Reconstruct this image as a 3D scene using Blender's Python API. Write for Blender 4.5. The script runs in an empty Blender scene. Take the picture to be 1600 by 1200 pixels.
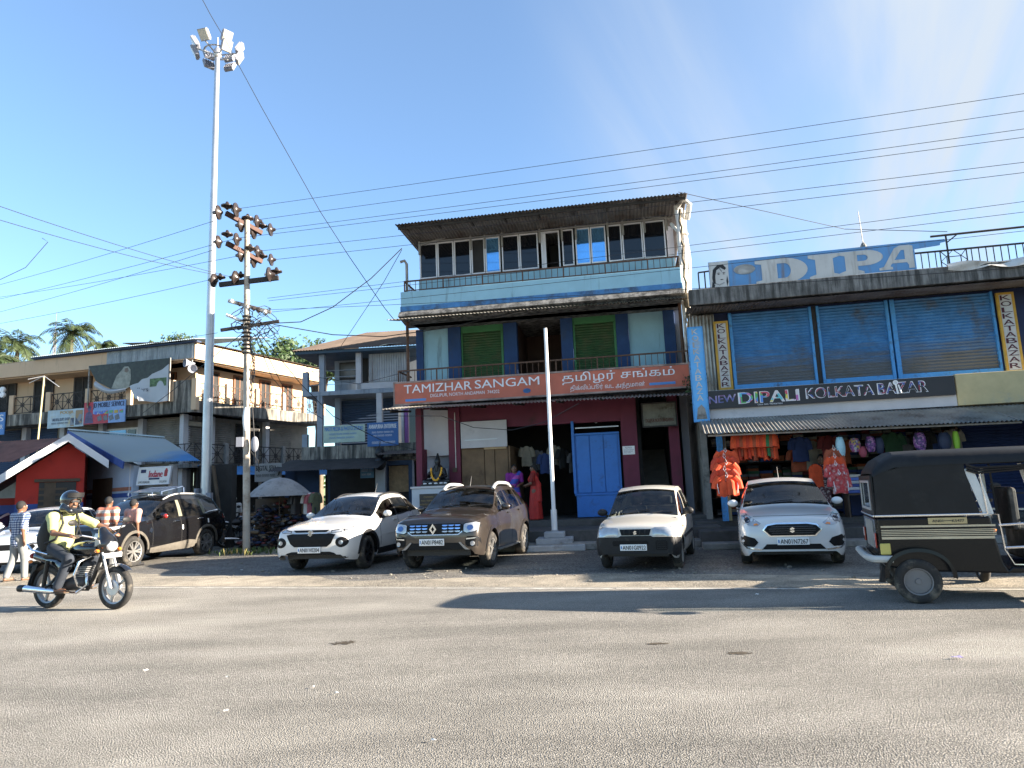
import bpy, bmesh, math, random
import numpy as np
from mathutils import Vector, Matrix
from mathutils.bvhtree import BVHTree
R = math.radians
sc = bpy.context.scene
COL = sc.collection
random.seed(7)

# ------------------------------------------------------------------ camera
FPX, PITCH, ROLL, CAMH = 1080.0, R(8.6), R(2.31), 1.5
_f = Vector((0, math.cos(PITCH), math.sin(PITCH)))
_r0 = Vector((1, 0, 0))
_u0 = Vector((0, -math.sin(PITCH), math.cos(PITCH)))
_r = _r0 * math.cos(ROLL) - _u0 * math.sin(ROLL)
_u = _u0 * math.cos(ROLL) + _r0 * math.sin(ROLL)
EYE = Vector((0, 0, CAMH))
cd = bpy.data.cameras.new('camera')
cam = bpy.data.objects.new('camera', cd)
COL.objects.link(cam)
cd.sensor_width = 36.0
cd.lens = 36.0 * FPX / 1600.0
cd.clip_start, cd.clip_end = 0.1, 5000
mw = Matrix.Identity(4)
for i in range(3):
    mw[i][0], mw[i][1], mw[i][2], mw[i][3] = _r[i], _u[i], -_f[i], EYE[i]
cam.matrix_world = mw
sc.camera = cam

# ------------------------------------------------------------------ light
SUN_EL = R(16.8)
SUN_SLOPE = -0.17                      # the sun stands to the right, a little behind the camera
_s = Vector((1, SUN_SLOPE, 0)).normalized()
SUN_DIR = Vector((_s.x * math.cos(SUN_EL), _s.y * math.cos(SUN_EL), math.sin(SUN_EL)))
sd = bpy.data.lights.new('sun', 'SUN')
sd.energy = 4.7
sd.angle = R(0.5)
sd.color = (1.0, 0.88, 0.73)
so = bpy.data.objects.new('sun', sd)
COL.objects.link(so)
so.rotation_euler = SUN_DIR.to_track_quat('Z', 'Y').to_euler()

w = bpy.data.worlds.new('World')
sc.world = w
w.use_nodes = True
nt = w.node_tree
nt.nodes.clear()
N = nt.nodes.new
out = N('ShaderNodeOutputWorld')
bg = N('ShaderNodeBackground')
bg.inputs['Strength'].default_value = 0.085
sky = N('ShaderNodeTexSky')
sky.sky_type = 'NISHITA'
sky.sun_disc = False
sky.sun_elevation = SUN_EL
sky.sun_rotation = math.atan2(SUN_DIR.x, SUN_DIR.y)
sky.altitude = 0
sky.air_density = 1.0
sky.dust_density = 0.0
sky.ozone_density = 1.8
# thin cirrus: streaks of high cloud in the dome's own directions
tc = N('ShaderNodeTexCoord')
sep = N('ShaderNodeSeparateXYZ')
nt.links.new(tc.outputs['Generated'], sep.inputs[0])
zz = N('ShaderNodeMath'); zz.operation = 'MAXIMUM'; zz.inputs[1].default_value = 0.06
nt.links.new(sep.outputs['Z'], zz.inputs[0])
dx = N('ShaderNodeMath'); dx.operation = 'DIVIDE'
dy = N('ShaderNodeMath'); dy.operation = 'DIVIDE'
nt.links.new(sep.outputs['X'], dx.inputs[0]); nt.links.new(zz.outputs[0], dx.inputs[1])
nt.links.new(sep.outputs['Y'], dy.inputs[0]); nt.links.new(zz.outputs[0], dy.inputs[1])
cmb = N('ShaderNodeCombineXYZ')
nt.links.new(dx.outputs[0], cmb.inputs[0]); nt.links.new(dy.outputs[0], cmb.inputs[1])
mp = N('ShaderNodeMapping')
mp.inputs['Rotation'].default_value = (0, 0, R(-24))
mp.inputs['Scale'].default_value = (0.30, 2.1, 1)
mp0 = N('ShaderNodeMapping'); mp0.inputs['Rotation'].default_value = (0, 0, R(-64))
nt.links.new(cmb.outputs[0], mp0.inputs[0])
mp.inputs['Rotation'].default_value = (0, 0, 0)
nt.links.new(mp0.outputs[0], mp.inputs[0])
n1 = N('ShaderNodeTexNoise'); n1.inputs['Scale'].default_value = 0.9; n1.inputs['Detail'].default_value = 9; n1.inputs['Roughness'].default_value = 0.52
n1.inputs['Distortion'].default_value = 0.35
nt.links.new(mp.outputs[0], n1.inputs['Vector'])
r1 = N('ShaderNodeMapRange'); r1.inputs[1].default_value = 0.34; r1.inputs[2].default_value = 0.68
r1.interpolation_type = 'SMOOTHSTEP'
nt.links.new(n1.outputs['Fac'], r1.inputs[0])
# the cloud field lies to the right of the view
side = N('ShaderNodeMapRange'); side.interpolation_type = 'SMOOTHSTEP'
side.inputs[1].default_value = -0.02; side.inputs[2].default_value = 0.42
nt.links.new(sep.outputs['X'], side.inputs[0])
n2 = N('ShaderNodeTexNoise'); n2.inputs['Scale'].default_value = 0.35; n2.inputs['Detail'].default_value = 3
nt.links.new(cmb.outputs[0], n2.inputs['Vector'])
mulA = N('ShaderNodeMath'); mulA.operation = 'MULTIPLY'
nt.links.new(r1.outputs[0], mulA.inputs[0]); nt.links.new(side.outputs[0], mulA.inputs[1])
veil = N('ShaderNodeMath'); veil.operation = 'MULTIPLY_ADD'; veil.inputs[1].default_value = 0.24
nt.links.new(side.outputs[0], veil.inputs[0]); nt.links.new(mulA.outputs[0], veil.inputs[2])
clampn = N('ShaderNodeMath'); clampn.operation = 'MULTIPLY_ADD'; clampn.use_clamp = True; clampn.inputs[1].default_value = 0.85; clampn.inputs[2].default_value = 0.13
nt.links.new(veil.outputs[0], clampn.inputs[0])
mixc = N('ShaderNodeMix'); mixc.data_type = 'RGBA'
mixc.inputs[7].default_value = (1.6, 1.82, 2.1, 1)
nt.links.new(clampn.outputs[0], mixc.inputs[0])
tint = N('ShaderNodeVectorMath'); tint.operation = 'MULTIPLY'; tint.inputs[1].default_value = (0.57, 0.71, 0.83)
nt.links.new(sky.outputs[0], tint.inputs[0])
nt.links.new(tint.outputs[0], mixc.inputs[6])
nt.links.new(mixc.outputs[2], bg.inputs['Color'])
nt.links.new(bg.outputs[0], out.inputs[0])

sc.view_settings.view_transform = 'Standard'
sc.view_settings.look = 'None'
sc.view_settings.gamma = 1.0
sc.view_settings.use_curve_mapping = False
sc.view_settings.exposure = 2.4
sc.cycles.max_bounces = 6
sc.cycles.transparent_max_bounces = 12
sc.cycles.use_denoising = True
sc.cycles.sample_clamp_indirect = 6

# ------------------------------------------------------------------ helpers
def ray(px, py):
    return (_f * FPX + _r * (px - 800.0) - _u * (py - 600.0)).normalized()

def G(px, py, z=0.0):
    """the point of the photograph's ray that lies at height z"""
    d = ray(px, py)
    return EYE + d * ((z - CAMH) / d.z)

def AT(px, py, Y):
    d = ray(px, py)
    return EYE + d * (Y / d.y)

class Frame:
    """a building's own axes: u along the front, v into the depth, z up"""
    def __init__(s, ox, oy, deg):
        s.O = Vector((ox, oy, 0)); s.a = R(deg)
        s.U = Vector((math.cos(s.a), math.sin(s.a), 0)); s.V = Vector((-math.sin(s.a), math.cos(s.a), 0))
    def at(s, px, py, v=0.0):
        d = ray(px, py)
        t = (v + (s.O - EYE).dot(s.V)) / d.dot(s.V)
        p = EYE + d * t - s.O
        return p.dot(s.U), p.z
    def w(s, u, v, z=0.0):
        return s.O + s.U * u + s.V * v + Vector((0, 0, z))

def thing(name, label, cat, loc=(0, 0, 0), rotz=0.0, group=None):
    o = bpy.data.objects.new(name, None)
    o.empty_display_size = 0.2
    COL.objects.link(o)
    o.location = loc; o.rotation_euler = (0, 0, rotz)
    return tag(o, label, cat, group)

def tag(o, label, cat, group=None, kind=None):
    if label: o['label'] = label
    if cat: o['category'] = cat
    if group: o['group'] = group
    if kind: o['kind'] = kind
    return o

def structure(o):
    o['kind'] = 'structure'
    return o

def dup(root, loc, rotz, label=None, group=None, scale=None):
    r = root.copy(); COL.objects.link(r); r.location = loc; r.rotation_euler = (0, 0, rotz)
    if scale: r.scale = scale
    if label: r['label'] = label
    if group: r['group'] = group
    for ch in list(root.children):
        c = ch.copy(); COL.objects.link(c); c.parent = r
        for g in list(ch.children):
            d = g.copy(); COL.objects.link(d); d.parent = c
    return r

_TXT = {}
def text_geo(body, bold=0.0, shear=0.0, spacing=1.0):
    key = (body, shear, spacing)
    if key not in _TXT:
        c = bpy.data.curves.new('txt', 'FONT')
        c.body = body; c.offset = bold; c.shear = shear; c.space_character = spacing
        c.resolution_u = 3
        o = bpy.data.objects.new('txt', c)
        me = bpy.data.meshes.new_from_object(o)
        vs = [tuple(v.co) for v in me.vertices]
        fs = [tuple(p.vertices) for p in me.polygons]
        bpy.data.meshes.remove(me); bpy.data.objects.remove(o); bpy.data.curves.remove(c)
        a = np.array(vs) if vs else np.zeros((1, 3))
        _TXT[key] = (a, fs)
    return _TXT[key]

class MB:
    def __init__(s):
        s.v = []; s.f = []; s.m = []
    def add(s, vs, fs, m=0, M=None):
        k = len(s.v)
        for p in vs:
            p = Vector(p)
            s.v.append(M @ p if M is not None else p)
        for f in fs:
            s.f.append(tuple(i + k for i in f)); s.m.append(m)
        return s
    def box(s, x0, x1, y0, y1, z0, z1, m=0, M=None):
        if x0 > x1: x0, x1 = x1, x0
        if y0 > y1: y0, y1 = y1, y0
        if z0 > z1: z0, z1 = z1, z0
        vs = [(x, y, z) for z in (z0, z1) for y in (y0, y1) for x in (x0, x1)]
        return s.add(vs, [(0, 2, 3, 1), (4, 5, 7, 6), (0, 1, 5, 4), (2, 6, 7, 3), (0, 4, 6, 2), (1, 3, 7, 5)], m, M)
    def bar(s, a, b, w, h=None, m=0, up=(0, 0, 1)):
        """a square bar from a to b"""
        a = Vector(a); b = Vector(b); h = h or w
        d = (b - a).normalized(); up = Vector(up)
        if abs(d.dot(up)) > 0.97: up = Vector((0, 1, 0)) if abs(d.y) < .9 else Vector((1, 0, 0))
        x = d.cross(up).normalized(); y = x.cross(d)
        vs = [p + x * (sx * w / 2) + y * (sy * h / 2) for p in (a, b) for sx, sy in ((-1, -1), (1, -1), (1, 1), (-1, 1))]
        return s.add(vs, [(0, 1, 2, 3), (7, 6, 5, 4), (0, 4, 5, 1), (1, 5, 6, 2), (2, 6, 7, 3), (3, 7, 4, 0)], m)
    def prism(s, pts, ax, a, b, m=0, M=None):
        """2-D polygon extruded along axis ax ('x','y','z') from a to b"""
        def P(p, t):
            return {'y': (p[0], t, p[1]), 'x': (t, p[0], p[1]), 'z': (p[0], p[1], t)}[ax]
        n = len(pts)
        vs = [P(p, a) for p in pts] + [P(p, b) for p in pts]
        fs = [tuple(range(n))[::-1], tuple(range(n, 2 * n))] + [(i, (i + 1) % n, n + (i + 1) % n, n + i) for i in range(n)]
        return s.add(vs, fs, m, M)
    def tube(s, pts, r, n=8, m=0, cap=True, M=None):
        pts = [Vector(p) for p in pts]
        rs = r if isinstance(r, (list, tuple)) else [r] * len(pts)
        k0 = len(s.v); vs = []; prev = None
        for i, p in enumerate(pts):
            d = (pts[min(i + 1, len(pts) - 1)] - pts[max(i - 1, 0)])
            d = d.normalized() if d.length > 1e-9 else Vector((0, 0, 1))
            if prev is None:
                x = d.orthogonal().normalized()
            else:
                x = (prev - d * prev.dot(d))
                x = x.normalized() if x.length > 1e-6 else d.orthogonal().normalized()
            prev = x; y = d.cross(x)
            for j in range(n):
                t = 2 * math.pi * j / n
                vs.append(p + (x * math.cos(t) + y * math.sin(t)) * rs[i])
        fs = []
        for i in range(len(pts) - 1):
            for j in range(n):
                a = i * n + j; b = i * n + (j + 1) % n
                fs.append((a, b, b + n, a + n))
        if cap:
            fs.append(tuple(range(n))[::-1]); fs.append(tuple(range((len(pts) - 1) * n, len(pts) * n)))
        return s.add(vs, fs, m, M)
    def lathe(s, prof, n=20, c=(0, 0, 0), ax='z', m=0, M=None, close=False, cap=True):
        """prof: list of (radius, height) turned round the axis ax through c"""
        vs = []; fs = []
        for r, h in prof:
            for j in range(n):
                t = 2 * math.pi * j / n
                a, b = r * math.cos(t), r * math.sin(t)
                p = {'z': (a, b, h), 'x': (h, a, b), 'y': (b, h, a)}[ax]
                vs.append((p[0] + c[0], p[1] + c[1], p[2] + c[2]))
        q = len(prof)
        for i in range(q if close else q - 1):
            for j in range(n):
                a = i * n + j; b = i * n + (j + 1) % n
                a2 = ((i + 1) % q) * n + j; b2 = ((i + 1) % q) * n + (j + 1) % n
                fs.append((a, b, b2, a2))
        if not close and cap:
            if prof[0][0] > 1e-4: fs.append(tuple(range(n))[::-1])
            if prof[-1][0] > 1e-4: fs.append(tuple(range((q - 1) * n, q * n)))
        return s.add(vs, fs, m, M)
    def grid(s, fn, nu, nv, m=0, M=None, closed_u=False):
        vs = [fn(i / nu, j / nv) for i in range(nu + (0 if closed_u else 1)) for j in range(nv + 1)]
        fs = []
        nn = nu if closed_u else nu + 1
        for i in range(nu):
            for j in range(nv):
                a = i * (nv + 1) + j; b = ((i + 1) % nn) * (nv + 1) + j
                fs.append((a, b, b + 1, a + 1))
        return s.add(vs, fs, m, M)
    def corr(s, a, b, c, pitch=0.09, amp=0.012, m=0, rows=1, thick=0.0):
        """corrugated sheet: ridges run from edge a-b towards c (a->c is the ridge direction)"""
        a = Vector(a); b = Vector(b); c = Vector(c)
        L = (b - a).length; n = max(2, int(L / pitch)) * 4
        nor = (b - a).cross(c - a).normalized()
        def fn(u, v):
            return a + (b - a) * u + (c - a) * v + nor * (amp * math.sin(u * n / 4 * 2 * math.pi))
        return s.grid(fn, n, rows, m)
    def ell(s, c, r, n=14, k=10, m=0, M=None):
        prof = [(math.sin(math.pi * i / k) + (0 if 0 < i < k else 0), -math.cos(math.pi * i / k)) for i in range(k + 1)]
        t = MB(); t.lathe(prof, n)
        vs = [(c[0] + p.x * r[0], c[1] + p.y * r[1], c[2] + p.z * r[2]) for p in t.v]
        return s.add(vs, t.f, m, M)
    def text(s, body, x0, x1, z0, z1, y, m=0, bold=0.0, shear=0.0, spacing=1.0, M=None, dz=0.0, flip=1):
        """lettering in the plane y=const that fills the box x0..x1, z0..z1; dz lifts the right end"""
        a, fs = text_geo(body, 0.0, shear, spacing)
        lo = a.min(0); hi = a.max(0)
        sx = (x1 - x0) / max(hi[0] - lo[0], 1e-6); sz = (z1 - z0) / max(hi[1] - lo[1], 1e-6)
        vs = [(x0 + (p[0] - lo[0]) * sx, y, z0 + (p[1] - lo[1]) * sz + dz * (p[0] - lo[0]) / max(hi[0] - lo[0], 1e-6)) for p in a]
        if bold > 0:
            sh = bold * sz * .9
            for k, q in enumerate((-1, 1)):
                s.add([(p[0] + q * sh, p[1] - .0007 * (k + 1), p[2]) for p in vs], fs, m, M)
        return s.add(vs, fs, m, M)
    def build(s, name, mats, parent=None, smooth=False, bevel=0.0, ang=38, loc=None):
        me = bpy.data.meshes.new(name)
        me.from_pydata([tuple(p) for p in s.v], [], s.f)
        if not isinstance(mats, (list, tuple)): mats = [mats]
        for q in mats: me.materials.append(q)
        if len(mats) > 1: me.polygons.foreach_set('material_index', s.m)
        if smooth:
            me.polygons.foreach_set('use_smooth', [True] * len(me.polygons))
            me.set_sharp_from_angle(angle=R(ang))
        me.validate(); me.update()
        o = bpy.data.objects.new(name, me)
        COL.objects.link(o)
        if parent is not None: o.parent = parent
        if loc is not None: o.location = loc
        if bevel:
            b = o.modifiers.new('bevel', 'BEVEL'); b.width = bevel; b.segments = 2; b.limit_method = 'ANGLE'; b.angle_limit = R(40)
        return o

# ---- a body grown from bones: smooth union of tapered bones, polygonised by surface nets
def sdf_mesh(prims, vox=0.012, k=0.02, subs=()):
    """prims: ('c', a, b, ra, rb) bones or ('e', centre, radii[, rot3x3]) ellipsoids"""
    lo = np.array([1e9] * 3); hi = -lo
    for p in prims:
        if p[0] == 'c':
            a = np.array(p[1], float); b = np.array(p[2], float); r = max(p[3], p[4])
            lo = np.minimum(lo, np.minimum(a, b) - r); hi = np.maximum(hi, np.maximum(a, b) + r)
        else:
            c = np.array(p[1], float); r = max(p[2]); lo = np.minimum(lo, c - r); hi = np.maximum(hi, c + r)
    lo = lo - 2.5 * vox - k; hi = hi + 2.5 * vox + k
    n = np.ceil((hi - lo) / vox).astype(int) + 1
    D = np.full(n, 1.0)
    ax = [lo[i] + vox * np.arange(n[i]) for i in range(3)]
    def field(p, sl):
        X = ax[0][sl[0]][:, None, None]; Y = ax[1][sl[1]][None, :, None]; Z = ax[2][sl[2]][None, None, :]
        if p[0] == 'c':
            a = np.array(p[1], float); b = np.array(p[2], float); d = b - a; q = max(d.dot(d), 1e-12)
            t = np.clip(((X - a[0]) * d[0] + (Y - a[1]) * d[1] + (Z - a[2]) * d[2]) / q, 0, 1)
            return np.sqrt((X - a[0] - t * d[0]) ** 2 + (Y - a[1] - t * d[1]) ** 2 + (Z - a[2] - t * d[2]) ** 2) - (p[3] + (p[4] - p[3]) * t)
        c = np.array(p[1], float); r = np.array(p[2], float)
        x, y, z = X - c[0], Y - c[1], Z - c[2]
        if len(p) > 3:
            m = np.array(p[3]).T
            x, y, z = m[0, 0] * x + m[0, 1] * y + m[0, 2] * z, m[1, 0] * x + m[1, 1] * y + m[1, 2] * z, m[2, 0] * x + m[2, 1] * y + m[2, 2] * z
        q1 = np.sqrt((x / r[0]) ** 2 + (y / r[1]) ** 2 + (z / r[2]) ** 2)
        q2 = np.sqrt((x / r[0] ** 2) ** 2 + (y / r[1] ** 2) ** 2 + (z / r[2] ** 2) ** 2) + 1e-9
        return q1 * (q1 - 1) / q2
    def box_of(p):
        if p[0] == 'c':
            r = max(p[3], p[4]); a = np.minimum(p[1], p[2]) - r; b = np.maximum(p[1], p[2]) + r
        else:
            r = max(p[2]); a = np.array(p[1]) - r; b = np.array(p[1]) + r
        pad = k * 2 + 2 * vox
        i0 = np.clip(np.floor((a - pad - lo) / vox).astype(int), 0, n - 1); i1 = np.clip(np.ceil((b + pad - lo) / vox).astype(int) + 1, 1, n)
        return tuple(slice(i0[i], i1[i]) for i in range(3))
    for p in prims:
        sl = box_of(p); f = field(p, sl); g = D[sl]
        h = np.clip(0.5 + 0.5 * (g - f) / k, 0, 1)
        D[sl] = g * (1 - h) + f * h - k * h * (1 - h)
    for p in subs:
        sl = box_of(p); D[sl] = np.maximum(D[sl], -field(p, sl))
    return surface_nets(D, lo, vox)

def surface_nets(D, lo, vox):
    S = D < 0
    n = D.shape
    acc = np.zeros((n[0] - 1, n[1] - 1, n[2] - 1, 3)); cnt = np.zeros((n[0] - 1, n[1] - 1, n[2] - 1))
    corners = [(i, j, k) for i in (0, 1) for j in (0, 1) for k in (0, 1)]
    def cs(A, c): return A[c[0]:n[0] - 1 + c[0], c[1]:n[1] - 1 + c[1], c[2]:n[2] - 1 + c[2]]
    for c in corners:
        for a in range(3):
            if c[a]: continue
            e = list(c); e[a] = 1
            d0 = cs(D, c); d1 = cs(D, e)
            x = (d0 < 0) != (d1 < 0)
            t = np.where(x, d0 / np.where(x, d0 - d1, 1), 0)
            for b in range(3):
                acc[..., b] += np.where(x, (t if b == a else c[b]), 0)
            cnt += x
    act = cnt > 0
    idx = np.full(act.shape, -1); idx[act] = np.arange(act.sum())
    ii = np.argwhere(act)
    V = lo + vox * (ii + acc[act] / cnt[act][:, None])
    F = []
    for a in range(3):
        b, c = (a + 1) % 3, (a + 2) % 3
        s0 = [slice(None)] * 3; s1 = [slice(None)] * 3
        s0[a] = slice(0, n[a] - 1); s1[a] = slice(1, n[a])
        A, B = S[tuple(s0)], S[tuple(s1)]
        for rev in (False, True):
            w_ = np.argwhere((A & ~B) if not rev else (~A & B))
            if not len(w_): continue
            ok = (w_[:, b] > 0) & (w_[:, c] > 0) & (w_[:, b] < n[b] - 1) & (w_[:, c] < n[c] - 1)
            w_ = w_[ok]
            def g(db, dc):
                q = w_.copy(); q[:, b] += db; q[:, c] += dc
                return idx[q[:, 0], q[:, 1], q[:, 2]]
            q = np.stack([g(-1, -1), g(0, -1), g(0, 0), g(-1, 0)], 1)
            if rev: q = q[:, ::-1]
            F.append(q)
    F = np.concatenate(F) if F else np.zeros((0, 4), int)
    return V, F

def sdf_obj(name, prims, m, parent=None, vox=0.012, k=0.02, subs=(), smooth_it=1):
    V, F = sdf_mesh(prims, vox, k, subs)
    b = MB(); b.v = [Vector(p) for p in V]; b.f = [tuple(int(i) for i in f) for f in F]; b.m = [0] * len(b.f)
    o = b.build(name, m, parent, smooth=True, ang=180)
    if smooth_it:
        q = o.modifiers.new('smooth', 'SMOOTH'); q.factor = 0.5; q.iterations = smooth_it
    return o

# ------------------------------------------------------------------ materials
def _mat(name):
    m = bpy.data.materials.new(name); m.use_nodes = True
    t = m.node_tree
    return m, t, t.nodes['Principled BSDF']

def mat(name, col, rough=0.7, metal=0.0, var=0.22, scale=2.5, bump=0.0, bscale=60.0, coat=0.0, dirt=None, dirt_amt=0.45,
        dirt_scale=1.2, streak=False, spec=0.5, det=5.0):
    m, t, p = _mat(name)
    L = t.links.new
    p.inputs['Roughness'].default_value = rough
    p.inputs['Metallic'].default_value = metal
    p.inputs['Specular IOR Level'].default_value = spec
    p.inputs['Coat Weight'].default_value = coat
    p.inputs['Coat Roughness'].default_value = 0.06
    co = t.nodes.new('ShaderNodeTexCoord')
    c4 = (col[0], col[1], col[2], 1)
    src = None
    if var > 0:
        n = t.nodes.new('ShaderNodeTexNoise'); n.inputs['Scale'].default_value = scale; n.inputs['Detail'].default_value = det
        n.inputs['Roughness'].default_value = 0.62
        L(co.outputs['Object'], n.inputs['Vector'])
        r = t.nodes.new('ShaderNodeMapRange'); r.inputs[1].default_value = 0.28; r.inputs[2].default_value = 0.72
        r.inputs[3].default_value = 1 - var; r.inputs[4].default_value = 1 + var
        L(n.outputs['Fac'], r.inputs[0])
        x = t.nodes.new('ShaderNodeVectorMath'); x.operation = 'SCALE'; x.inputs[0].default_value = col[:3]
        L(r.outputs[0], x.inputs['Scale']); src = x.outputs[0]
    if dirt is not None:
        mpn = t.nodes.new('ShaderNodeMapping')
        mpn.inputs['Scale'].default_value = (5, 5, 0.5) if streak else (1, 1, 1)
        L(co.outputs['Object'], mpn.inputs[0])
        n = t.nodes.new('ShaderNodeTexNoise'); n.inputs['Scale'].default_value = dirt_scale; n.inputs['Detail'].default_value = 7
        n.inputs['Roughness'].default_value = 0.68
        L(mpn.outputs[0], n.inputs['Vector'])
        r = t.nodes.new('ShaderNodeMapRange'); r.interpolation_type = 'SMOOTHSTEP'
        r.inputs[1].default_value = 0.62 - dirt_amt * 0.3; r.inputs[2].default_value = 0.80 - dirt_amt * 0.2
        r.inputs[4].default_value = 0.9
        L(n.outputs['Fac'], r.inputs[0])
        x = t.nodes.new('ShaderNodeMix'); x.data_type = 'RGBA'
        x.inputs[7].default_value = (dirt[0], dirt[1], dirt[2], 1)
        if src is not None: L(src, x.inputs[6])
        else: x.inputs[6].default_value = c4
        L(r.outputs[0], x.inputs[0]); src = x.outputs[2]
    if src is not None: L(src, p.inputs['Base Color'])
    else: p.inputs['Base Color'].default_value = c4
    if bump > 0:
        n = t.nodes.new('ShaderNodeTexNoise'); n.inputs['Scale'].default_value = bscale; n.inputs['Detail'].default_value = 4
        L(co.outputs['Object'], n.inputs['Vector'])
        b = t.nodes.new('ShaderNodeBump'); b.inputs['Strength'].default_value = bump; b.inputs['Distance'].default_value = 0.02
        L(n.outputs['Fac'], b.inputs['Height']); L(b.outputs[0], p.inputs['Normal'])
    return m

def paint(name, col, metal=0.0, rough=0.32, dust=0.35, dustcol=(0.36, 0.31, 0.24), coat=0.8):
    """car paint with a film of road dust, thicker low down and on flat tops"""
    m, t, p = _mat(name)
    L = t.links.new
    p.inputs['Metallic'].default_value = metal
    p.inputs['Coat Weight'].default_value = coat; p.inputs['Coat Roughness'].default_value = 0.05
    co = t.nodes.new('ShaderNodeTexCoord')
    n = t.nodes.new('ShaderNodeTexNoise'); n.inputs['Scale'].default_value = 3.5; n.inputs['Detail'].default_value = 8; n.inputs['Roughness'].default_value = 0.7
    L(co.outputs['Object'], n.inputs['Vector'])
    sp = t.nodes.new('ShaderNodeSeparateXYZ'); L(co.outputs['Object'], sp.inputs[0])
    lo = t.nodes.new('ShaderNodeMapRange'); lo.inputs[1].default_value = 0.75; lo.inputs[2].default_value = 0.2
    L(sp.outputs['Z'], lo.inputs[0])
    a = t.nodes.new('ShaderNodeMath'); a.operation = 'MULTIPLY_ADD'; a.inputs[1].default_value = 0.5; a.inputs[2].default_value = 0.28
    L(lo.outputs[0], a.inputs[0])
    b = t.nodes.new('ShaderNodeMath'); b.operation = 'MULTIPLY'; L(a.outputs[0], b.inputs[0]); L(n.outputs['Fac'], b.inputs[1])
    c = t.nodes.new('ShaderNodeMath'); c.operation = 'MULTIPLY'; c.use_clamp = True; c.inputs[1].default_value = dust * 2.2
    L(b.outputs[0], c.inputs[0])
    x = t.nodes.new('ShaderNodeMix'); x.data_type = 'RGBA'
    x.inputs[6].default_value = (*col, 1); x.inputs[7].default_value = (*dustcol, 1)
    L(c.outputs[0], x.inputs[0]); L(x.outputs[2], p.inputs['Base Color'])
    r = t.nodes.new('ShaderNodeMath'); r.operation = 'MULTIPLY_ADD'; r.inputs[1].default_value = 0.35; r.inputs[2].default_value = rough
    L(c.outputs[0], r.inputs[0]); L(r.outputs[0], p.inputs['Roughness'])
    return m

def glass(name, tint=(0.55, 0.6, 0.6), refl=1.0, rough=0.02):
    m = bpy.data.materials.new(name); m.use_nodes = True
    t = m.node_tree; t.nodes.clear(); L = t.links.new
    o = t.nodes.new('ShaderNodeOutputMaterial')
    tr = t.nodes.new('ShaderNodeBsdfTransparent'); tr.inputs[0].default_value = (*tint, 1)
    gl = t.nodes.new('ShaderNodeBsdfGlossy'); gl.inputs['Roughness'].default_value = rough
    gl.inputs['Color'].default_value = (refl, refl, refl, 1)
    fr = t.nodes.new('ShaderNodeFresnel'); fr.inputs['IOR'].default_value = 1.55
    mx = t.nodes.new('ShaderNodeMixShader')
    L(fr.outputs[0], mx.inputs[0]); L(tr.outputs[0], mx.inputs[1]); L(gl.outputs[0], mx.inputs[2])
    # a little dust on the pane
    df = t.nodes.new('ShaderNodeBsdfDiffuse'); df.inputs[0].default_value = (0.35, 0.32, 0.27, 1)
    co = t.nodes.new('ShaderNodeTexCoord'); n = t.nodes.new('ShaderNodeTexNoise'); n.inputs['Scale'].default_value = 5; n.inputs['Detail'].default_value = 7
    L(co.outputs['Object'], n.inputs['Vector'])
    r = t.nodes.new('ShaderNodeMapRange'); r.inputs[1].default_value = 0.4; r.inputs[2].default_value = 0.8; r.inputs[4].default_value = 0.05
    L(n.outputs['Fac'], r.inputs[0])
    m2 = t.nodes.new('ShaderNodeMixShader'); L(r.outputs[0], m2.inputs[0]); L(mx.outputs[0], m2.inputs[1]); L(df.outputs[0], m2.inputs[2])
    L(m2.outputs[0], o.inputs[0])
    return m

STAIN = (0.035, 0.033, 0.03)
K = {}
K['black'] = mat('black', (0.012, 0.012, 0.013), 0.5, var=0.3)
K['rubber'] = mat('rubber', (0.022, 0.021, 0.02), 0.85, var=0.35, scale=9, dirt=(0.17, 0.145, 0.11), dirt_amt=0.5, dirt_scale=5)
K['plastic'] = mat('black_plastic', (0.014, 0.014, 0.015), 0.55, spec=.3, var=0.25, dirt=(0.08, 0.07, 0.055), dirt_amt=0.15, dirt_scale=4)
K['chrome'] = mat('chrome', (0.75, 0.76, 0.78), 0.15, 1.0, var=0.08)
K['alloy'] = mat('alloy', (0.52, 0.51, 0.49), 0.35, 0.85, var=0.2, dirt=(0.22, 0.18, 0.13), dirt_amt=0.35, dirt_scale=6)
K['steel'] = mat('galvanised_steel', (0.50, 0.51, 0.52), 0.42, 0.75, var=0.16, scale=1.5)
K['steel_dull'] = mat('dull_steel', (0.30, 0.29, 0.27), 0.6, 0.4, var=0.3, scale=4, dirt=(0.13, 0.08, 0.05), dirt_amt=0.4)
K['rust'] = mat('rusty_iron', (0.10, 0.055, 0.035), 0.8, 0.1, var=0.4, scale=8)
K['darkiron'] = mat('dark_iron', (0.035, 0.03, 0.028), 0.7, 0.2, var=0.35, scale=8)
K['white'] = mat('white_paint', (0.74, 0.73, 0.70), 0.55, var=0.1, dirt=(0.28, 0.25, 0.2), dirt_amt=0.25, dirt_scale=2)
K['whiteclean'] = mat('clean_white', (0.80, 0.80, 0.79), 0.45, var=0.05)
K['plate'] = mat('plate_white', (0.82, 0.82, 0.80), 0.4, var=0.04)
K['concrete'] = mat('concrete', (0.25, 0.24, 0.22), 0.9, var=0.3, scale=2.5, bump=0.35, bscale=40, dirt=STAIN, dirt_amt=0.45, dirt_scale=1.8)
K['concrete_stained'] = mat('stained_concrete', (0.20, 0.195, 0.185), 0.9, var=0.35, scale=3, bump=0.4, bscale=30, dirt=(0.03, 0.03, 0.028), dirt_amt=0.85, dirt_scale=1.3, streak=True)
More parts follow.
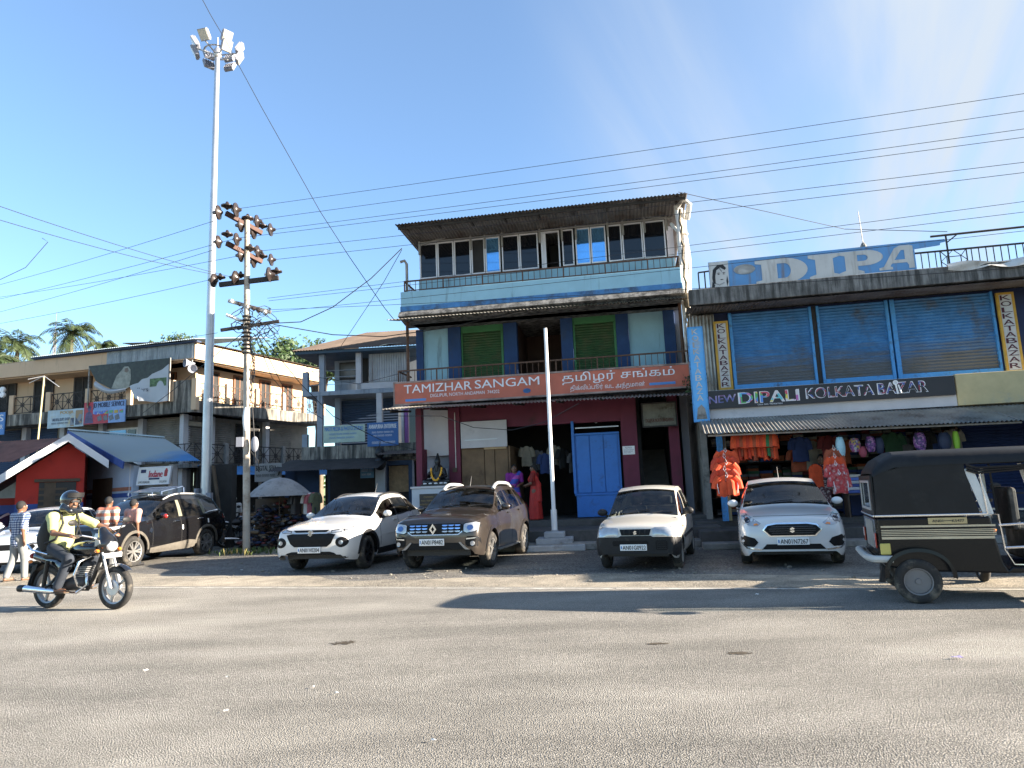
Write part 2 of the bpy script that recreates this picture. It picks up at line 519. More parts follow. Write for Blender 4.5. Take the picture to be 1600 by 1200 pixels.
K['tin'] = mat('tin_sheet', (0.33, 0.32, 0.29), 0.5, 0.55, var=0.28, scale=2, dirt=(0.14, 0.10, 0.07), dirt_amt=0.5, dirt_scale=1.5)
K['tin_dark'] = mat('weathered_tin', (0.15, 0.135, 0.125), 0.75, 0.2, var=0.4, scale=2, dirt=(0.09, 0.055, 0.035), dirt_amt=0.5, dirt_scale=1.5)
K['wire'] = mat('wire_insulation', (0.02, 0.02, 0.022), 0.6, var=0)
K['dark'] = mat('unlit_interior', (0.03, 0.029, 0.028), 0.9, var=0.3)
K['skin'] = mat('brown_skin', (0.17, 0.085, 0.05), 0.5, var=0.08, scale=6)
K['hair'] = mat('black_hair', (0.012, 0.011, 0.011), 0.85, var=0.2, scale=30)
K['wood'] = mat('weathered_wood', (0.08, 0.055, 0.035), 0.75, var=0.3, scale=4)
K['seatcloth'] = mat('seat_cloth', (0.06, 0.055, 0.055), 0.9, var=0.2)
K['glass'] = glass('car_glass')
K['glass_dark'] = glass('tinted_glass', (0.16, 0.17, 0.18))
K['lamp'] = mat('lamp_lens', (0.40, 0.42, 0.44), 0.12, 0.35, var=0.15, scale=12, coat=1.0)
K['lamp_red'] = mat('red_lens', (0.28, 0.02, 0.015), 0.2, var=0.1, coat=1.0)
K['lamp_amber'] = mat('amber_lens', (0.75, 0.22, 0.02), 0.2, var=0.05, coat=1.0)

def xf(mb, M):
    mb.v = [M @ p for p in mb.v]; return mb

# ------------------------------------------------------------------ ground and road
def ground_mat(name, base, stone, dust, fine, coarse, bump, dust_lo, dust_hi, rough=0.92, stretch=1.0, rotz=0.0):
    m, t, p = _mat(name); L = t.links.new
    p.inputs['Roughness'].default_value = rough; p.inputs['Specular IOR Level'].default_value = 0.25
    co = t.nodes.new('ShaderNodeTexCoord')
    def noise(sc_, det, vec, ro=0.6):
        n = t.nodes.new('ShaderNodeTexNoise'); n.inputs['Scale'].default_value = sc_; n.inputs['Detail'].default_value = det
        n.inputs['Roughness'].default_value = ro; L(vec, n.inputs['Vector']); return n.outputs['Fac']
    def rng(s_, a, b, c=0.0, d=1.0):
        r = t.nodes.new('ShaderNodeMapRange'); r.interpolation_type = 'SMOOTHSTEP'
        for i, x in enumerate((a, b, c, d)): r.inputs[i + 1].default_value = x
        L(s_, r.inputs[0]); return r.outputs[0]
    def mix(f, a, b):
        x = t.nodes.new('ShaderNodeMix'); x.data_type = 'RGBA'
        L(f, x.inputs[0])
        for i, q in ((6, a), (7, b)):
            if isinstance(q, tuple): x.inputs[i].default_value = (*q, 1)
            else: L(q, x.inputs[i])
        return x.outputs[2]
    O = co.outputs['Object']
    mp = t.nodes.new('ShaderNodeMapping'); mp.inputs['Rotation'].default_value = (0, 0, rotz); mp.inputs['Scale'].default_value = (1 / stretch, 1, 1)
    L(O, mp.inputs[0])
    v = t.nodes.new('ShaderNodeTexVoronoi'); v.inputs['Scale'].default_value = fine; L(O, v.inputs['Vector'])
    sp = t.nodes.new('ShaderNodeSeparateColor'); L(v.outputs['Color'], sp.inputs[0])
    grain = noise(fine * 2.2, 3, O)
    c = mix(rng(sp.outputs[0], 0.25, 1.0), base, stone)
    c = mix(rng(v.outputs['Distance'], 0.35, 0.75, 0, 0.75), c, tuple(x * 0.34 for x in base))
    pit = rng(noise(fine * 0.5, 4, O), 0.58, 0.72, 0, 0.55)
    c = mix(pit, c, tuple(x * 0.4 for x in base))
    big = noise(0.28, 7, mp.outputs[0], 0.6)
    c = mix(rng(big, dust_lo, dust_hi, 0, 0.85), c, dust)
    mid = noise(coarse, 6, mp.outputs[0], 0.65)
    x = t.nodes.new('ShaderNodeVectorMath'); x.operation = 'SCALE'; L(c, x.inputs[0]); L(rng(mid, 0.25, 0.75, 0.74, 1.2), x.inputs['Scale'])
    L(x.outputs[0], p.inputs['Base Color'])
    b = t.nodes.new('ShaderNodeBump'); b.inputs['Strength'].default_value = bump; b.inputs['Distance'].default_value = 0.012
    ad = t.nodes.new('ShaderNodeMath'); ad.operation = 'MULTIPLY_ADD'; ad.inputs[1].default_value = 0.6
    L(grain, ad.inputs[0])
    inv = t.nodes.new('ShaderNodeMath'); inv.operation = 'SUBTRACT'; inv.inputs[0].default_value = 1.0; L(v.outputs['Distance'], inv.inputs[1])
    L(inv.outputs[0], ad.inputs[2])
    L(ad.outputs[0], b.inputs['Height']); L(b.outputs[0], p.inputs['Normal'])
    return m

E1 = G(220, 918); E2 = G(1580, 921)
ROADDIR = Vector((E2.x - E1.x, E2.y - E1.y, 0)).normalized(); ROADN = Vector((-ROADDIR.y, ROADDIR.x, 0))   # ROADN points away from the camera
RA = math.atan2(ROADDIR.y, ROADDIR.x)
K['asphalt'] = ground_mat('asphalt', (0.23, 0.217, 0.192), (0.39, 0.367, 0.325), (0.37, 0.347, 0.303), 85, 1.1, 1.0, 0.40, 0.75, stretch=3.0, rotz=-RA)
K['lot'] = ground_mat('parking_gravel', (0.16, 0.152, 0.138), (0.27, 0.255, 0.23), (0.28, 0.255, 0.21), 34, 1.6, 0.8, 0.50, 0.75)
K['shoulder'] = ground_mat('sandy_shoulder', (0.27, 0.24, 0.19), (0.38, 0.34, 0.275), (0.42, 0.365, 0.28), 42, 2.4, 0.7, 0.40, 0.65)

mb = MB(); S = 600
mb.add([(-S, -S, 0), (S, -S, 0), (S, S, 0), (-S, S, 0)], [(0, 1, 2, 3)])
structure(mb.build('ground', K['lot']))
def along(s, off, z):
    p = E1 + ROADDIR * s + ROADN * off
    return (p.x, p.y, z)
mb = MB()
mb.add([along(-90, 0.12, 0.006), along(90, 0.12, 0.006), along(90, -22, 0.006), along(-90, -22, 0.006)], [(0, 3, 2, 1)])
structure(mb.build('road', K['asphalt']))
# sandy strip beside the road with a ragged back edge
mb = MB(); rnd = random.Random(3); n = 150
for i in range(n):
    for j, z in ((0, 0.0035), (1, 0.0035)):
        pass
pts = []
for i in range(n + 1):
    s = -30 + 60 * i / n
    wd = 1.25 + 0.35 * math.sin(i * 0.21) + rnd.uniform(-0.16, 0.16) + (0.5 if s < 3 else 0)
    pts.append((along(s, 0.10, 0.0035), along(s, wd, 0.0035)))
for i in range(n):
    mb.add([pts[i][0], pts[i + 1][0], pts[i + 1][1], pts[i][1]], [(0, 1, 2, 3)])
structure(mb.build('shoulder', K['shoulder']))
# worn edge line, broken where dust has covered it
mb = MB(); s = -26.0
while s < 40:
    l = rnd.uniform(0.25, 1.1)
    a, b = -0.02 + rnd.uniform(-.012, .012), -0.10 + rnd.uniform(-.012, .012)
    mb.add([along(s, a, 0.010), along(s + l, a, 0.010), along(s + l, b, 0.010), along(s, b, 0.010)], [(0, 3, 2, 1)])
    s += l + rnd.choice((0, 0.01, 0.02, 0.05))
K['line'] = mat('worn_line_paint', (0.52, 0.50, 0.44), 0.8, var=0.3, scale=6, dirt=(0.30, 0.275, 0.23), dirt_amt=0.8, dirt_scale=5)
structure(mb.build('road_marking', K['line']))

# oil and dung stains with ragged outlines
K['stain'] = mat('dark_stain', (0.06, 0.045, 0.028), 0.9, var=0.5, scale=25)
def blotch(px, py, rx, ry, label, seed):
    rr = random.Random(seed); c = G(px, py); mb = MB()
    for k in range(40):
        a = rr.uniform(0, 6.28); q = rr.random() ** 0.7
        x, y = c.x + math.cos(a) * rx * q, c.y + math.sin(a) * ry * q
        r0 = rr.uniform(0.008, 0.034) * (1.25 - q)
        m = 7; sx = rr.uniform(1, 2.2)
        vs = [(x + math.cos(6.283 * j / m) * r0 * sx * rr.uniform(.6, 1.2), y + math.sin(6.283 * j / m) * r0 * rr.uniform(.6, 1.2), 0.0085 + 0.00005 * k) for j in range(m)]
        mb.add(vs, [tuple(range(m))])
    o = mb.build('road_stain', K['stain']); tag(o, label, 'stain'); o['kind'] = 'structure'
blotch(536, 1006, 0.14, 0.12, 'dark stain on the road', 1)
blotch(1155, 1022, 0.13, 0.05, 'dark stain on the road', 2)
blotch(1028, 1007, 0.12, 0.035, 'dark stain on the road', 3)
# scraps lying on the road
K['paper'] = mat('paper_scrap', (0.72, 0.71, 0.68), 0.8, var=0.1)
def scrap(px, py, l, wd, label, m=None):
    c = G(px, py); rr = random.Random(int(px * 7 + py)); mb = MB(); a = rr.uniform(-.6, .6)
    M = Matrix.Translation((c.x, c.y, 0.012)) @ Matrix.Rotation(a, 4, 'Z')
    def fn(u, v):
        return ((u - .5) * l * (1 + .25 * math.sin(5 * v + px)), (v - .5) * wd * (1 + .3 * math.sin(4 * u)), 0.006 + 0.010 * math.sin(u * 5 + px) * math.sin(v * 4 + py) + .010)
    mb.grid(fn, 5, 4, M=M @ Matrix.Scale(.75, 4))
    tag(mb.build('paper_scrap', m or K['paper']), label, 'litter')
K['purple'] = mat('purple_wrapper', (0.35, 0.3, 0.55), 0.4, var=0.3)
scrap(1496, 1031, 0.12, 0.035, 'long lilac wrapper lying alone on the right of the road', K['purple'])
scrap(228, 1051, 0.05, 0.03, 'torn white paper scrap on the road, largest at the left')
scrap(355, 1062, 0.045, 0.02, 'flat white paper scrap on the road beside the torn one')
scrap(490, 1077, 0.02, 0.04, 'upright white paper scrap in the middle of the road')
scrap(526, 1087, 0.04, 0.02, 'small white scrap just right of the upright one')
scrap(353, 1115, 0.04, 0.015, 'thin white scrap nearest the camera on the left')
scrap(677, 1162, 0.045, 0.015, 'thin white scrap at the lower middle of the road')
scrap(1183, 931, 0.06, 0.03, 'tiny white scrap lying in the long shadow')
scrap(172, 892, 0.06, 0.03, 'white scrap at the road edge near the motorcycle')
scrap(378, 892, 0.06, 0.05, 'white scrap in the shade in front of the utility pole')

# raised pavements, steps and drain before the shops
MF = Frame(0.9, 19.2, -9.5)
DF = Frame(8.0, 17.0, -11.0)
K['slab'] = mat('pavement_slab', (0.10, 0.095, 0.088), 0.9, var=0.3, scale=1.5, bump=0.3, bscale=25, dirt=(0.05, 0.045, 0.04), dirt_amt=0.6, dirt_scale=1.4)
def pavement(fr, steps, name='pavement'):
    for (u0, u1, v0, v1, z0, z1, mm) in steps:
        e = bpy.data.objects.new(name, None)
        mb = MB(); mb.box(u0, u1, v0, v1, z0, z1)
        bpy.data.objects.remove(e)
        o = mb.build(name, mm, bevel=0.02); o.location = fr.O; o.rotation_euler = (0, 0, fr.a); structure(o)
pavement(MF, [(-5.2, 4.3, 0.2, 9.0, 0.0, 0.60, K['slab']), (-3.0, 4.3, -1.55, 0.2, 0.0, 0.42, K['slab']), (-3.0, 4.3, -2.3, -1.75, 0.0, 0.16, K['concrete'])])
pavement(DF, [(-3.6, 9.5, 0.0, 8.0, 0.0, 0.50, K['slab']), (-3.6, 9.5, -1.5, 0.0, 0.0, 0.36, K['slab']), (-3.6, 9.5, -2.2, -1.7, 0.0, 0.14, K['concrete'])])

# ------------------------------------------------------------------ the tall blue building
C = {}
C['ltblue'] = mat('light_blue_wash', (0.27, 0.47, 0.56), 0.85, var=0.10, scale=1.5, dirt=(0.10, 0.14, 0.16), dirt_amt=0.22, dirt_scale=0.9, streak=True)
C['dkblue'] = mat('dark_blue_wash', (0.016, 0.052, 0.15), 0.8, var=0.2, scale=3, dirt=(0.03, 0.05, 0.1), dirt_amt=0.4, dirt_scale=1.6)
C['midblue'] = mat('blue_band', (0.06, 0.19, 0.40), 0.85, var=0.3, scale=3, dirt=(0.05, 0.07, 0.10), dirt_amt=0.6, dirt_scale=2.5)
C['green'] = mat('green_shutter', (0.032, 0.085, 0.032), 0.55, var=0.2, scale=4, dirt=(0.07, 0.085, 0.04), dirt_amt=0.6, dirt_scale=1.6)
C['greenf'] = mat('green_frame', (0.045, 0.19, 0.07), 0.6, var=0.2)
C['maroon'] = mat('maroon_wash', (0.135, 0.022, 0.045), 0.75, var=0.15, scale=2, dirt=(0.06, 0.02, 0.025), dirt_amt=0.25)
C['blueM'] = mat('blue_door_paint', (0.022, 0.16, 0.52), 0.5, var=0.12, scale=3, dirt=(0.02, 0.08, 0.25), dirt_amt=0.3, dirt_scale=3)
C['ply'] = mat('plywood', (0.17, 0.105, 0.055), 0.75, var=0.25, scale=3, dirt=(0.08, 0.045, 0.025), dirt_amt=0.4, dirt_scale=2)
C['plywood_light'] = mat('pale_plywood', (0.40, 0.28, 0.15), 0.75, var=0.2, scale=5)
C['whitewash'] = mat('white_wash', (0.50, 0.49, 0.50), 0.85, var=0.08, dirt=(0.25, 0.25, 0.27), dirt_amt=0.2)
C['greywash'] = mat('grey_wash', (0.26, 0.27, 0.31), 0.85, var=0.1)
C['pvc'] = mat('pvc_pipe', (0.62, 0.60, 0.56), 0.5, var=0.12, scale=3, dirt=(0.2, 0.17, 0.13), dirt_amt=0.4, dirt_scale=2)
C['alu'] = mat('window_frame_white', (0.72, 0.72, 0.74), 0.4, var=0.08)
C['panedark'] = mat('dark_window_film', (0.008, 0.009, 0.012), 0.05, var=0, spec=0.6)
C['panesky'] = mat('reflective_blue_film', (0.20, 0.50, 0.85), 0.05, 0.8, var=0.12, scale=1.2)
C['soot'] = mat('dark_timber', (0.035, 0.028, 0.022), 0.85, var=0.35, scale=5)
C['steps'] = mat('stair_concrete', (0.10, 0.09, 0.08), 0.9, var=0.3)

MB_ = thing('three_storey_building', 'tall three storey light blue building with dark blue columns and maroon ground floor', 'building', MF.O, MF.a)
e = MF.at
def mainpart(name, m, mb, **k): return mb.build(name, m, MB_, **k)

def rail(parent, u0, u1, v, z0, z1, step, m, name='railing', ends=None, post=0.035, thin=0.016, mid=None):
    mb = MB()
    mb.box(u0, u1, v - .02, v + .02, z1 - .04, z1)
    mb.box(u0, u1, v - .012, v + .012, z0, z0 + .025)
    if mid: mb.box(u0, u1, v - .012, v + .012, mid, mid + .022)
    n = max(1, round((u1 - u0) / step))
    for i in range(n + 1):
        u = u0 + (u1 - u0) * i / n
        t = post if i % 7 == 0 else thin
        mb.box(u - t / 2, u + t / 2, v - t / 2 + .001, v + t / 2 - .001, z0 - (.06 if i % 7 == 0 else 0), z1 - .002)
    if ends is not None:
        for u in (u0, u1):
            mb.box(u - .02, u + .02, v + .02, ends, z1 - .039, z1 - .001); mb.box(u - .011, u + .011, v + .02, ends, z0 + .001, z0 + .024)
            k = max(1, round((ends - v) / step))
            for i in range(1, k):
                y = v + (ends - v) * i / k
                mb.box(u - .008, u + .008, y - .008, y + .008, z0, z1 - .003)
    return mb.build(name, m, parent)

def shutter(parent, u0, u1, v, z0, z1, m, pitch=0.085, name='roller_shutter', amp=.013):
    """rolled slats run sideways: the corrugation climbs the shutter"""
    mb = MB(); mb.corr((u0, v, z0), (u0, v, z1), (u1, v, z0), pitch, amp)
    mb.box(u0, u1, v + .03, v + .05, z0, z1)
    mb.box(u0, u1, v - .03, v - .018, z0, z0 + .10)
    return mb.build(name, m, parent)

UL, UR, DEPTH = -3.95, 3.95, 8.5
# masses: back wall of rooms, side walls
mb = MB()
mb.box(UL, UL + .2, 1.3, DEPTH, .6, 9.1); mb.box(UR - .2, UR, 1.3, DEPTH, .6, 9.1); mb.box(UL + .2, UR - .2, DEPTH - .2, DEPTH, .6, 9.0)
mainpart('side_wall', C['greywash'], mb)
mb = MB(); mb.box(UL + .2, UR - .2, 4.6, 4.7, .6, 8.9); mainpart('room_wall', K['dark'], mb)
mb = MB(); mb.box(UL, UR, .06, DEPTH - .2, 4.0, 4.25); mb.box(UL, UR, .06, DEPTH - .2, 6.5, 6.75); mainpart('floor_slab', K['concrete_stained'], mb)

# --- top floor
zpt, zpb = 7.4, 6.80
mb = MB(); mb.box(-4.16, 3.96, 0, .12, zpb, zpt); mb.box(-4.16, -4.04, .12, 1.3, zpb, zpt); mb.box(3.84, 3.96, .12, 1.3, zpb, zpt)
mainpart('parapet', C['ltblue'], mb, bevel=.012)
mb = MB(); mb.prism([(-.012, 6.80), (-.012, 6.95), (.13, 6.95), (.13, 6.80)], 'x', -4.17, 3.97)
mainpart('parapet_band', C['midblue'], mb)
mb = MB()
mb.prism([(0.0, 6.795), (.12, 6.795), (.9, 6.5), (.5, 6.5), (-.16, 6.62), (-.10, 6.70)], 'x', -4.2, 3.97)
mainpart('balcony_underside', K['concrete_stained'], mb)
rail(MB_, -4.05, 3.93, .06, 7.43, 7.75, .17, K['rust'], ends=1.2)
mb = MB(); mb.box(UL + .02, UR - .05, 1.12, 1.28, 6.75, 8.1); mainpart('sill_wall', C['ltblue'], mb)
pans = [(655, 682, 'd'), (683, 708, 'd'), (709, 735, 'd'), (736, 757, 'o'), (758, 781, 's'), (784, 811, 'd'), (812, 841, 'd'), (846, 875, 'door'), (879, 897, 'd'), (900, 923, 's'), (924, 948, 's'),
        (951, 973, 'd'), (974, 1006, 'd'), (1007, 1042, 'd')]
for a, b, kd in pans:
    u0 = e(a, 400, 1.1)[0]; u1 = e(b, 400, 1.1)[0]
    z0, z1 = 8.12, 9.26
    if kd == 'door': z0 = 7.42
    v = 1.14
    mb = MB(); t = .036
    mb.box(u0, u0 + t, v, v + .09, z0, z1); mb.box(u1 - t, u1, v, v + .09, z0, z1)
    mb.box(u0 + t, u1 - t, v + .001, v + .089, z1 - t, z1); mb.box(u0 + t, u1 - t, v + .001, v + .089, z0, z0 + t)
    if kd == 'door':
        d = mainpart('door', C['alu'], mb)
        # the leaf stands ajar inwards
        lf = MB(); lf.box(u0 + t, u0 + .14, v + .06, v + .10, z0 + t, z1 - t); lf.build('door_leaf', C['alu'], d)
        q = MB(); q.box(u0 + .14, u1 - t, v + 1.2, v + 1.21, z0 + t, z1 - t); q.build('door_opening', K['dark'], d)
        continue
    wn = mainpart('window', C['alu'], mb)
    q = MB(); q.box(u0 + t, u1 - t, v + .04, v + .05, z0 + t, z1 - t)
    q.build('pane', C['panesky'] if kd == 's' else (K['dark'] if kd == 'o' else C['panedark']), wn)
# transom trellis and posts under the eaves
mb = MB()
for px in (655, 735, 757, 784, 843, 878, 900, 950, 974, 1008, 1043):
    u = e(px, 370, 1.1)[0]; mb.box(u - .03, u + .03, 1.07, 1.13, 8.9, 9.72)
mb.box(UL + .1, UR, 1.08, 1.12, 9.265, 9.31); mb.box(UL + 1.2, UR - .9, 1.08, 1.12, 9.48, 9.52)
mb.bar((UL + .15, 1.05, 9.2), (UL + 1.6, 1.05, 9.5), .05); mb.bar((UR - .1, 1.05, 9.25), (UR - 1.7, 1.05, 9.52), .05)
mainpart('transom_frame', mat('old_white_timber', (0.26, 0.25, 0.23), .7, var=.25, scale=5), mb)
mb = MB(); mb.box(UL + .1, UR, 1.16, 1.2, 9.27, 9.9); mainpart('transom_lattice', C['soot'], mb)
# roof: corrugated sheets that fall to the back, on rafters that show from below
ue0, ue1 = e(618, 357, -.3)[0], e(1074, 303, -.3)[0]
mb = MB(); mb.corr((ue0, -.35, 9.38), (ue1, -.35, 9.40), (ue0, 8.9, 9.1), .10, .018)
rf = mainpart('roof', K['tin_dark'], mb)
mb = MB(); mb.corr((ue0 + .002, -.34, 9.36), (ue1, -.34, 9.38), (ue0 + .002, 2.0, 9.75), .10, .018); mb.build('roof_soffit', K['tin_dark'], MB_)
mb = MB()
for i in range(9):
    u = ue0 + .25 + (ue1 - ue0 - .5) * i / 8
    mb.bar((u, -.25, 9.31), (u, 1.9, 9.66), .06, .09)
mb.bar((ue0 + .05, -.2, 9.30), (ue1 - .05, -.2, 9.31), .05, .07); mb.bar((ue0 + .05, .6, 9.42), (ue1 - .05, .6, 9.43), .05, .07)
mainpart('rafter', C['soot'], mb)
# PVC pipes tied to the right flank
mb = MB()
for i, (du, dv, r) in enumerate(((.06, .25, .05), (.20, .5, .07), (.30, .75, .07), (.12, .9, .045))):
    pts = [(UR + du + .03 * math.sin(j * .9 + i), dv + .02 * math.cos(j), 6.0 + 3.3 * j / 12) for j in range(13)]
    mb.tube(pts, r, 8)
mb.tube([(UR + .05, .2, 9.2), (UR + .25, .1, 9.42), (UR + .42, .25, 9.30), (UR + .36, .6, 9.0)], .075, 8)
mb.tube([(UR - .1, .6, 8.9), (UR + .05, .3, 8.55), (UR + .32, .5, 8.5)], .05, 8)
mb.tube([(UR + .06, .12, 7.5), (UR + .06, .12, 9.1)], .045, 8)
mainpart('drain_pipe', C['pvc'], mb, smooth=True)
mb = MB(); pts = [(UR + .12 + .03 * math.sin(j * 2.1), .10 + .02 * math.cos(j * 1.3), 5.7 + .18 * j) for j in range(20)]
mb.tube(pts, .03, 6); mb.ell((UR + .1, .05, 6.55), (.14, .1, .12)); mb.ell((UR + .12, .02, 6.35), (.1, .08, .14))
mainpart('cable_bundle', mat('old_cable', (.12, .09, .05), .8, var=.5, scale=14), mb)
# antenna pipe at the left of the balcony
mb = MB(); mb.tube([(-4.05, .3, 7.1), (-4.05, .3, 8.35), (-4.1, .25, 8.45), (-4.22, .2, 8.40)], .045, 8)
mainpart('corner_pipe', K['steel_dull'], mb, smooth=True)

# --- canopy over the middle floor
mb = MB(); mb.corr((-4.38, -.62, 6.42), (3.98, -.62, 6.38), (-4.38, .3, 6.62), .10, .02)
mainpart('canopy_sheet', K['tin'], mb)
# --- middle floor
W = 1.3
def slab_px(name, a, b, z0, z1, v0, v1, m, **k):
    u0 = e(a, 540, v0)[0]; u1 = e(b, 540, v0)[0]
    mb = MB(); mb.box(u0, u1, v0, v1, z0, z1); return mainpart(name, m, mb, **k)
for a, b in ((650, 661), (700, 720), (787, 808), (877, 896), (964, 984), (1039, 1057)):
    slab_px('column', a, b, 4.26, 6.5, W - .12, W + .15, C['dkblue'], bevel=.01)
for a, b in ((661, 700), (984, 1039)): slab_px('wall_panel', a, b, 4.25, 6.5, W - .04, W + .1, C['ltblue'])
for a, b in ((720, 787), (896, 964)):
    u0 = e(a, 540, W)[0]; u1 = e(b, 540, W)[0]
    slab_px('window_apron', a, b, 4.25, 4.72, W - .06, W + .1, C['ltblue'])
    s = shutter(MB_, u0 + .07, u1 - .07, W, 4.72, 6.35, C['green'], .075)
    mb = MB(); mb.box(u0, u0 + .07, W - .05, W + .05, 4.72, 6.5); mb.box(u1 - .07, u1, W - .05, W + .05, 4.72, 6.5); mb.box(u0 + .07, u1 - .07, W - .06, W + .08, 6.3, 6.5)
    mb.build('shutter_frame', C['greenf'], s)
u0 = e(808, 540, W)[0]; u1 = e(877, 540, W)[0]
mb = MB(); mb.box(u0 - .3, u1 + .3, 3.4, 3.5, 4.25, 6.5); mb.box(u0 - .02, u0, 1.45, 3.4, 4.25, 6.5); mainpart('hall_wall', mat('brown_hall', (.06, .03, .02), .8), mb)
rail(MB_, -4.28, 4.0, .05, 4.62, 5.05, .165, K['rust'], ends=1.25, mid=None)
for p_, z_ in ((-4.0, .1), (3.9, .5)):
    mb = MB(); mb.tube([(p_, z_, 4.4), (p_, z_, 6.5)], .047, 8); mainpart('veranda_post', K['rust'], mb, smooth=True)
mb = MB(); mb.tube([(3.98, .3, 4.4), (3.98, .3, 6.5)], .04, 8); mainpart('drain_pipe', C['pvc'], mb, smooth=True)

# --- canopy over the ground floor
mb = MB(); mb.corr((-4.45, -.95, 3.80), (4.1, -.95, 3.70), (-4.45, .35, 4.02), .10, .02)
mainpart('canopy_sheet', K['tin'], mb)
mb = MB()
for i in range(8):
    u = -4.2 + 8.1 * i / 7; mb.bar((u, -.9, 3.74), (u, .9, 3.93), .04, .06)
mainpart('canopy_bracket', C['soot'], mb)
# --- ground floor
GV = .85
def gp(name, a, b, z0, z1, m, v0=GV, v1=GV + .2, py=700, **k):
    u0 = e(a, py, v0)[0]; u1 = e(b, py, v0)[0]
    mb = MB(); mb.box(u0, u1, v0, v1, z0, z1); return mainpart(name, m, mb, **k)
gp('lintel', 651, 998, 3.3, 4.0, C['maroon'], v0=GV + .03, v1=GV + .25)
gp('column', 650, 659, .6, 3.95, C['maroon'], v0=GV - .55, v1=GV - .3)
gp('column', 657, 664, .6, 2.75, C['maroon'], v0=GV - .2, v1=GV + .0)
gp('column', 701, 719, .6, 3.95, C['maroon'], v0=GV - .05, v1=GV + .3)
gp('wall_panel', 655, 701, 2.55, 3.95, C['whitewash'], v0=GV + .0, v1=GV + .1)
gp('niche_wall', 661, 701, .6, 2.54, C['greywash'], v0=GV + .25, v1=GV + .4)
gp('niche_tile', 664, 699, .6, 2.18, C['whitewash'], v0=GV + .22, v1=GV + .249)
gp('column', 972, 997, .6, 3.95, C['maroon'], v0=GV - .05, v1=GV + .3)
gp('column', 1047, 1063, .6, 3.95, C['maroon'], v0=GV - .05, v1=GV + .3)
gp('plywood_panel', 721, 756, .6, 2.75, C['ply'], v0=GV, v1=GV + .05)
gp('plywood_panel', 757, 772, .6, 2.7, C['ply'], v0=GV - .04, v1=GV + .05)
gp('plywood_panel', 773, 793, .6, 2.7, C['ply'], v0=GV - .02, v1=GV + .05)
gp('plywood_strip', 756, 791, 2.66, 2.82, C['plywood_light'], v0=GV - .09, v1=GV - .045)
# side return of the stall and the shop inside
u0 = e(794, 700, GV)[0]; u1 = e(893, 700, GV)[0]
mb = MB(); mb.box(u0, u0 + .05, GV, 3.2, .6, 2.75); mainpart('plywood_side', C['ply'], mb)
# blue metal door
ua = e(897, 740, GV)[0]; ub = e(971, 740, GV)[0]
mb = MB(); mb.box(ua + .04, ub, GV - .02, GV + .03, .62, 1.24); mb.box(ua + .04, ub, GV + .031, GV + .05, 1.2, 2.98)
dw = mainpart('metal_door', C['blueM'], mb, bevel=.008)
mb = MB()
for i in range(3):
    a = ua + .1 + (ub - ua - .15) * i / 3; b = ua + .1 + (ub - ua - .15) * (i + 1) / 3 - .02
    mb.box(a, b, GV - .012, GV + .03, 1.30, 2.92)
mb.box(ua, ub + .02, GV - .05, GV + .03, 1.22, 1.275); mb.box(ua - .02, ua + .06, GV - .045, GV + .04, 1.276, 3.35)
mb.box(ua + .06, ub, GV - .03, GV + .03, 2.93, 2.99)
mb.build('door_leaf', C['blueM'], dw, bevel=.006)
mb = MB(); mb.box(ua + .1, ub, GV - .02, GV + .0, 3.13, 3.16); mb.build('door_rod', K['steel'], dw)
# stair behind the open bay
us0 = e(1003, 700, GV)[0]; us1 = e(1047, 700, GV)[0]
mb = MB()
for i in range(11):
    mb.box(us0, us1 - .01, GV + .5 + .27 * i, GV + 4.0, .6 + .18 * i, .6 + .18 * (i + 1) - .002)
mainpart('staircase', C['steps'], mb)
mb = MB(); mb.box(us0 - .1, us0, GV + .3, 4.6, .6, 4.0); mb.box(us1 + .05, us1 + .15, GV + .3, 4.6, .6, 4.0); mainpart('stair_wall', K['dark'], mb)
mb = MB(); mb.tube([(e(711, 640, GV)[0], GV - .07, 2.15), (e(711, 640, GV)[0], GV - .07, 3.8)], .015, 6); mainpart('conduit_pipe', C['pvc'], mb)
mb = MB(); mb.box(e(711, 706, GV)[0] - .06, e(711, 706, GV)[0] + .06, GV - .10, GV - .052, 2.05, 2.17); mainpart('switch_box', K['wood'], mb)

# things on the building
def letters(parent, m, y, items, name='lettering'):
    for it in items:
        mb = MB(); mb.text(*it[:5], y, **(it[5] if len(it) > 5 else {})); o = mb.build(name, m, parent)
    return o

t = thing('shop_sign', 'long red fascia signboard with white English and Tamil lettering across the tall blue building', 'signboard', MF.w(0, 0), MF.a)
C['signred'] = mat('faded_red_sign', (0.46, 0.12, 0.07), 0.6, var=0.16, scale=1.5, dirt=(0.22, 0.10, 0.07), dirt_amt=0.35, dirt_scale=1.3)
C['signedge'] = mat('sign_rim', (0.30, 0.22, 0.19), 0.8, var=.4, scale=3, dirt=(.06, .05, .045), dirt_amt=.6)
C['letter'] = mat('white_letter', (0.70, 0.70, 0.72), 0.6, var=0.1)
C['letterblue'] = mat('blue_letter', (0.08, 0.22, 0.50), 0.6, var=0.1)
mb = MB(); mb.box(-4.36, 3.96, -.06, .0, 4.05, 4.64); mb.build('board', C['signred'], t)
mb = MB(); mb.box(-4.40, 4.0, -.075, .0, 4.642, 4.69); mb.box(-4.40, 4.0, -.075, .0, 4.0, 4.048); mb.box(-4.40, -4.362, -.072, .0, 4.048, 4.642); mb.box(3.962, 4.0, -.072, .0, 4.048, 4.642); mb.build('rim', C['signedge'], t)
su = lambda px: e(px, 605, -.07)[0]
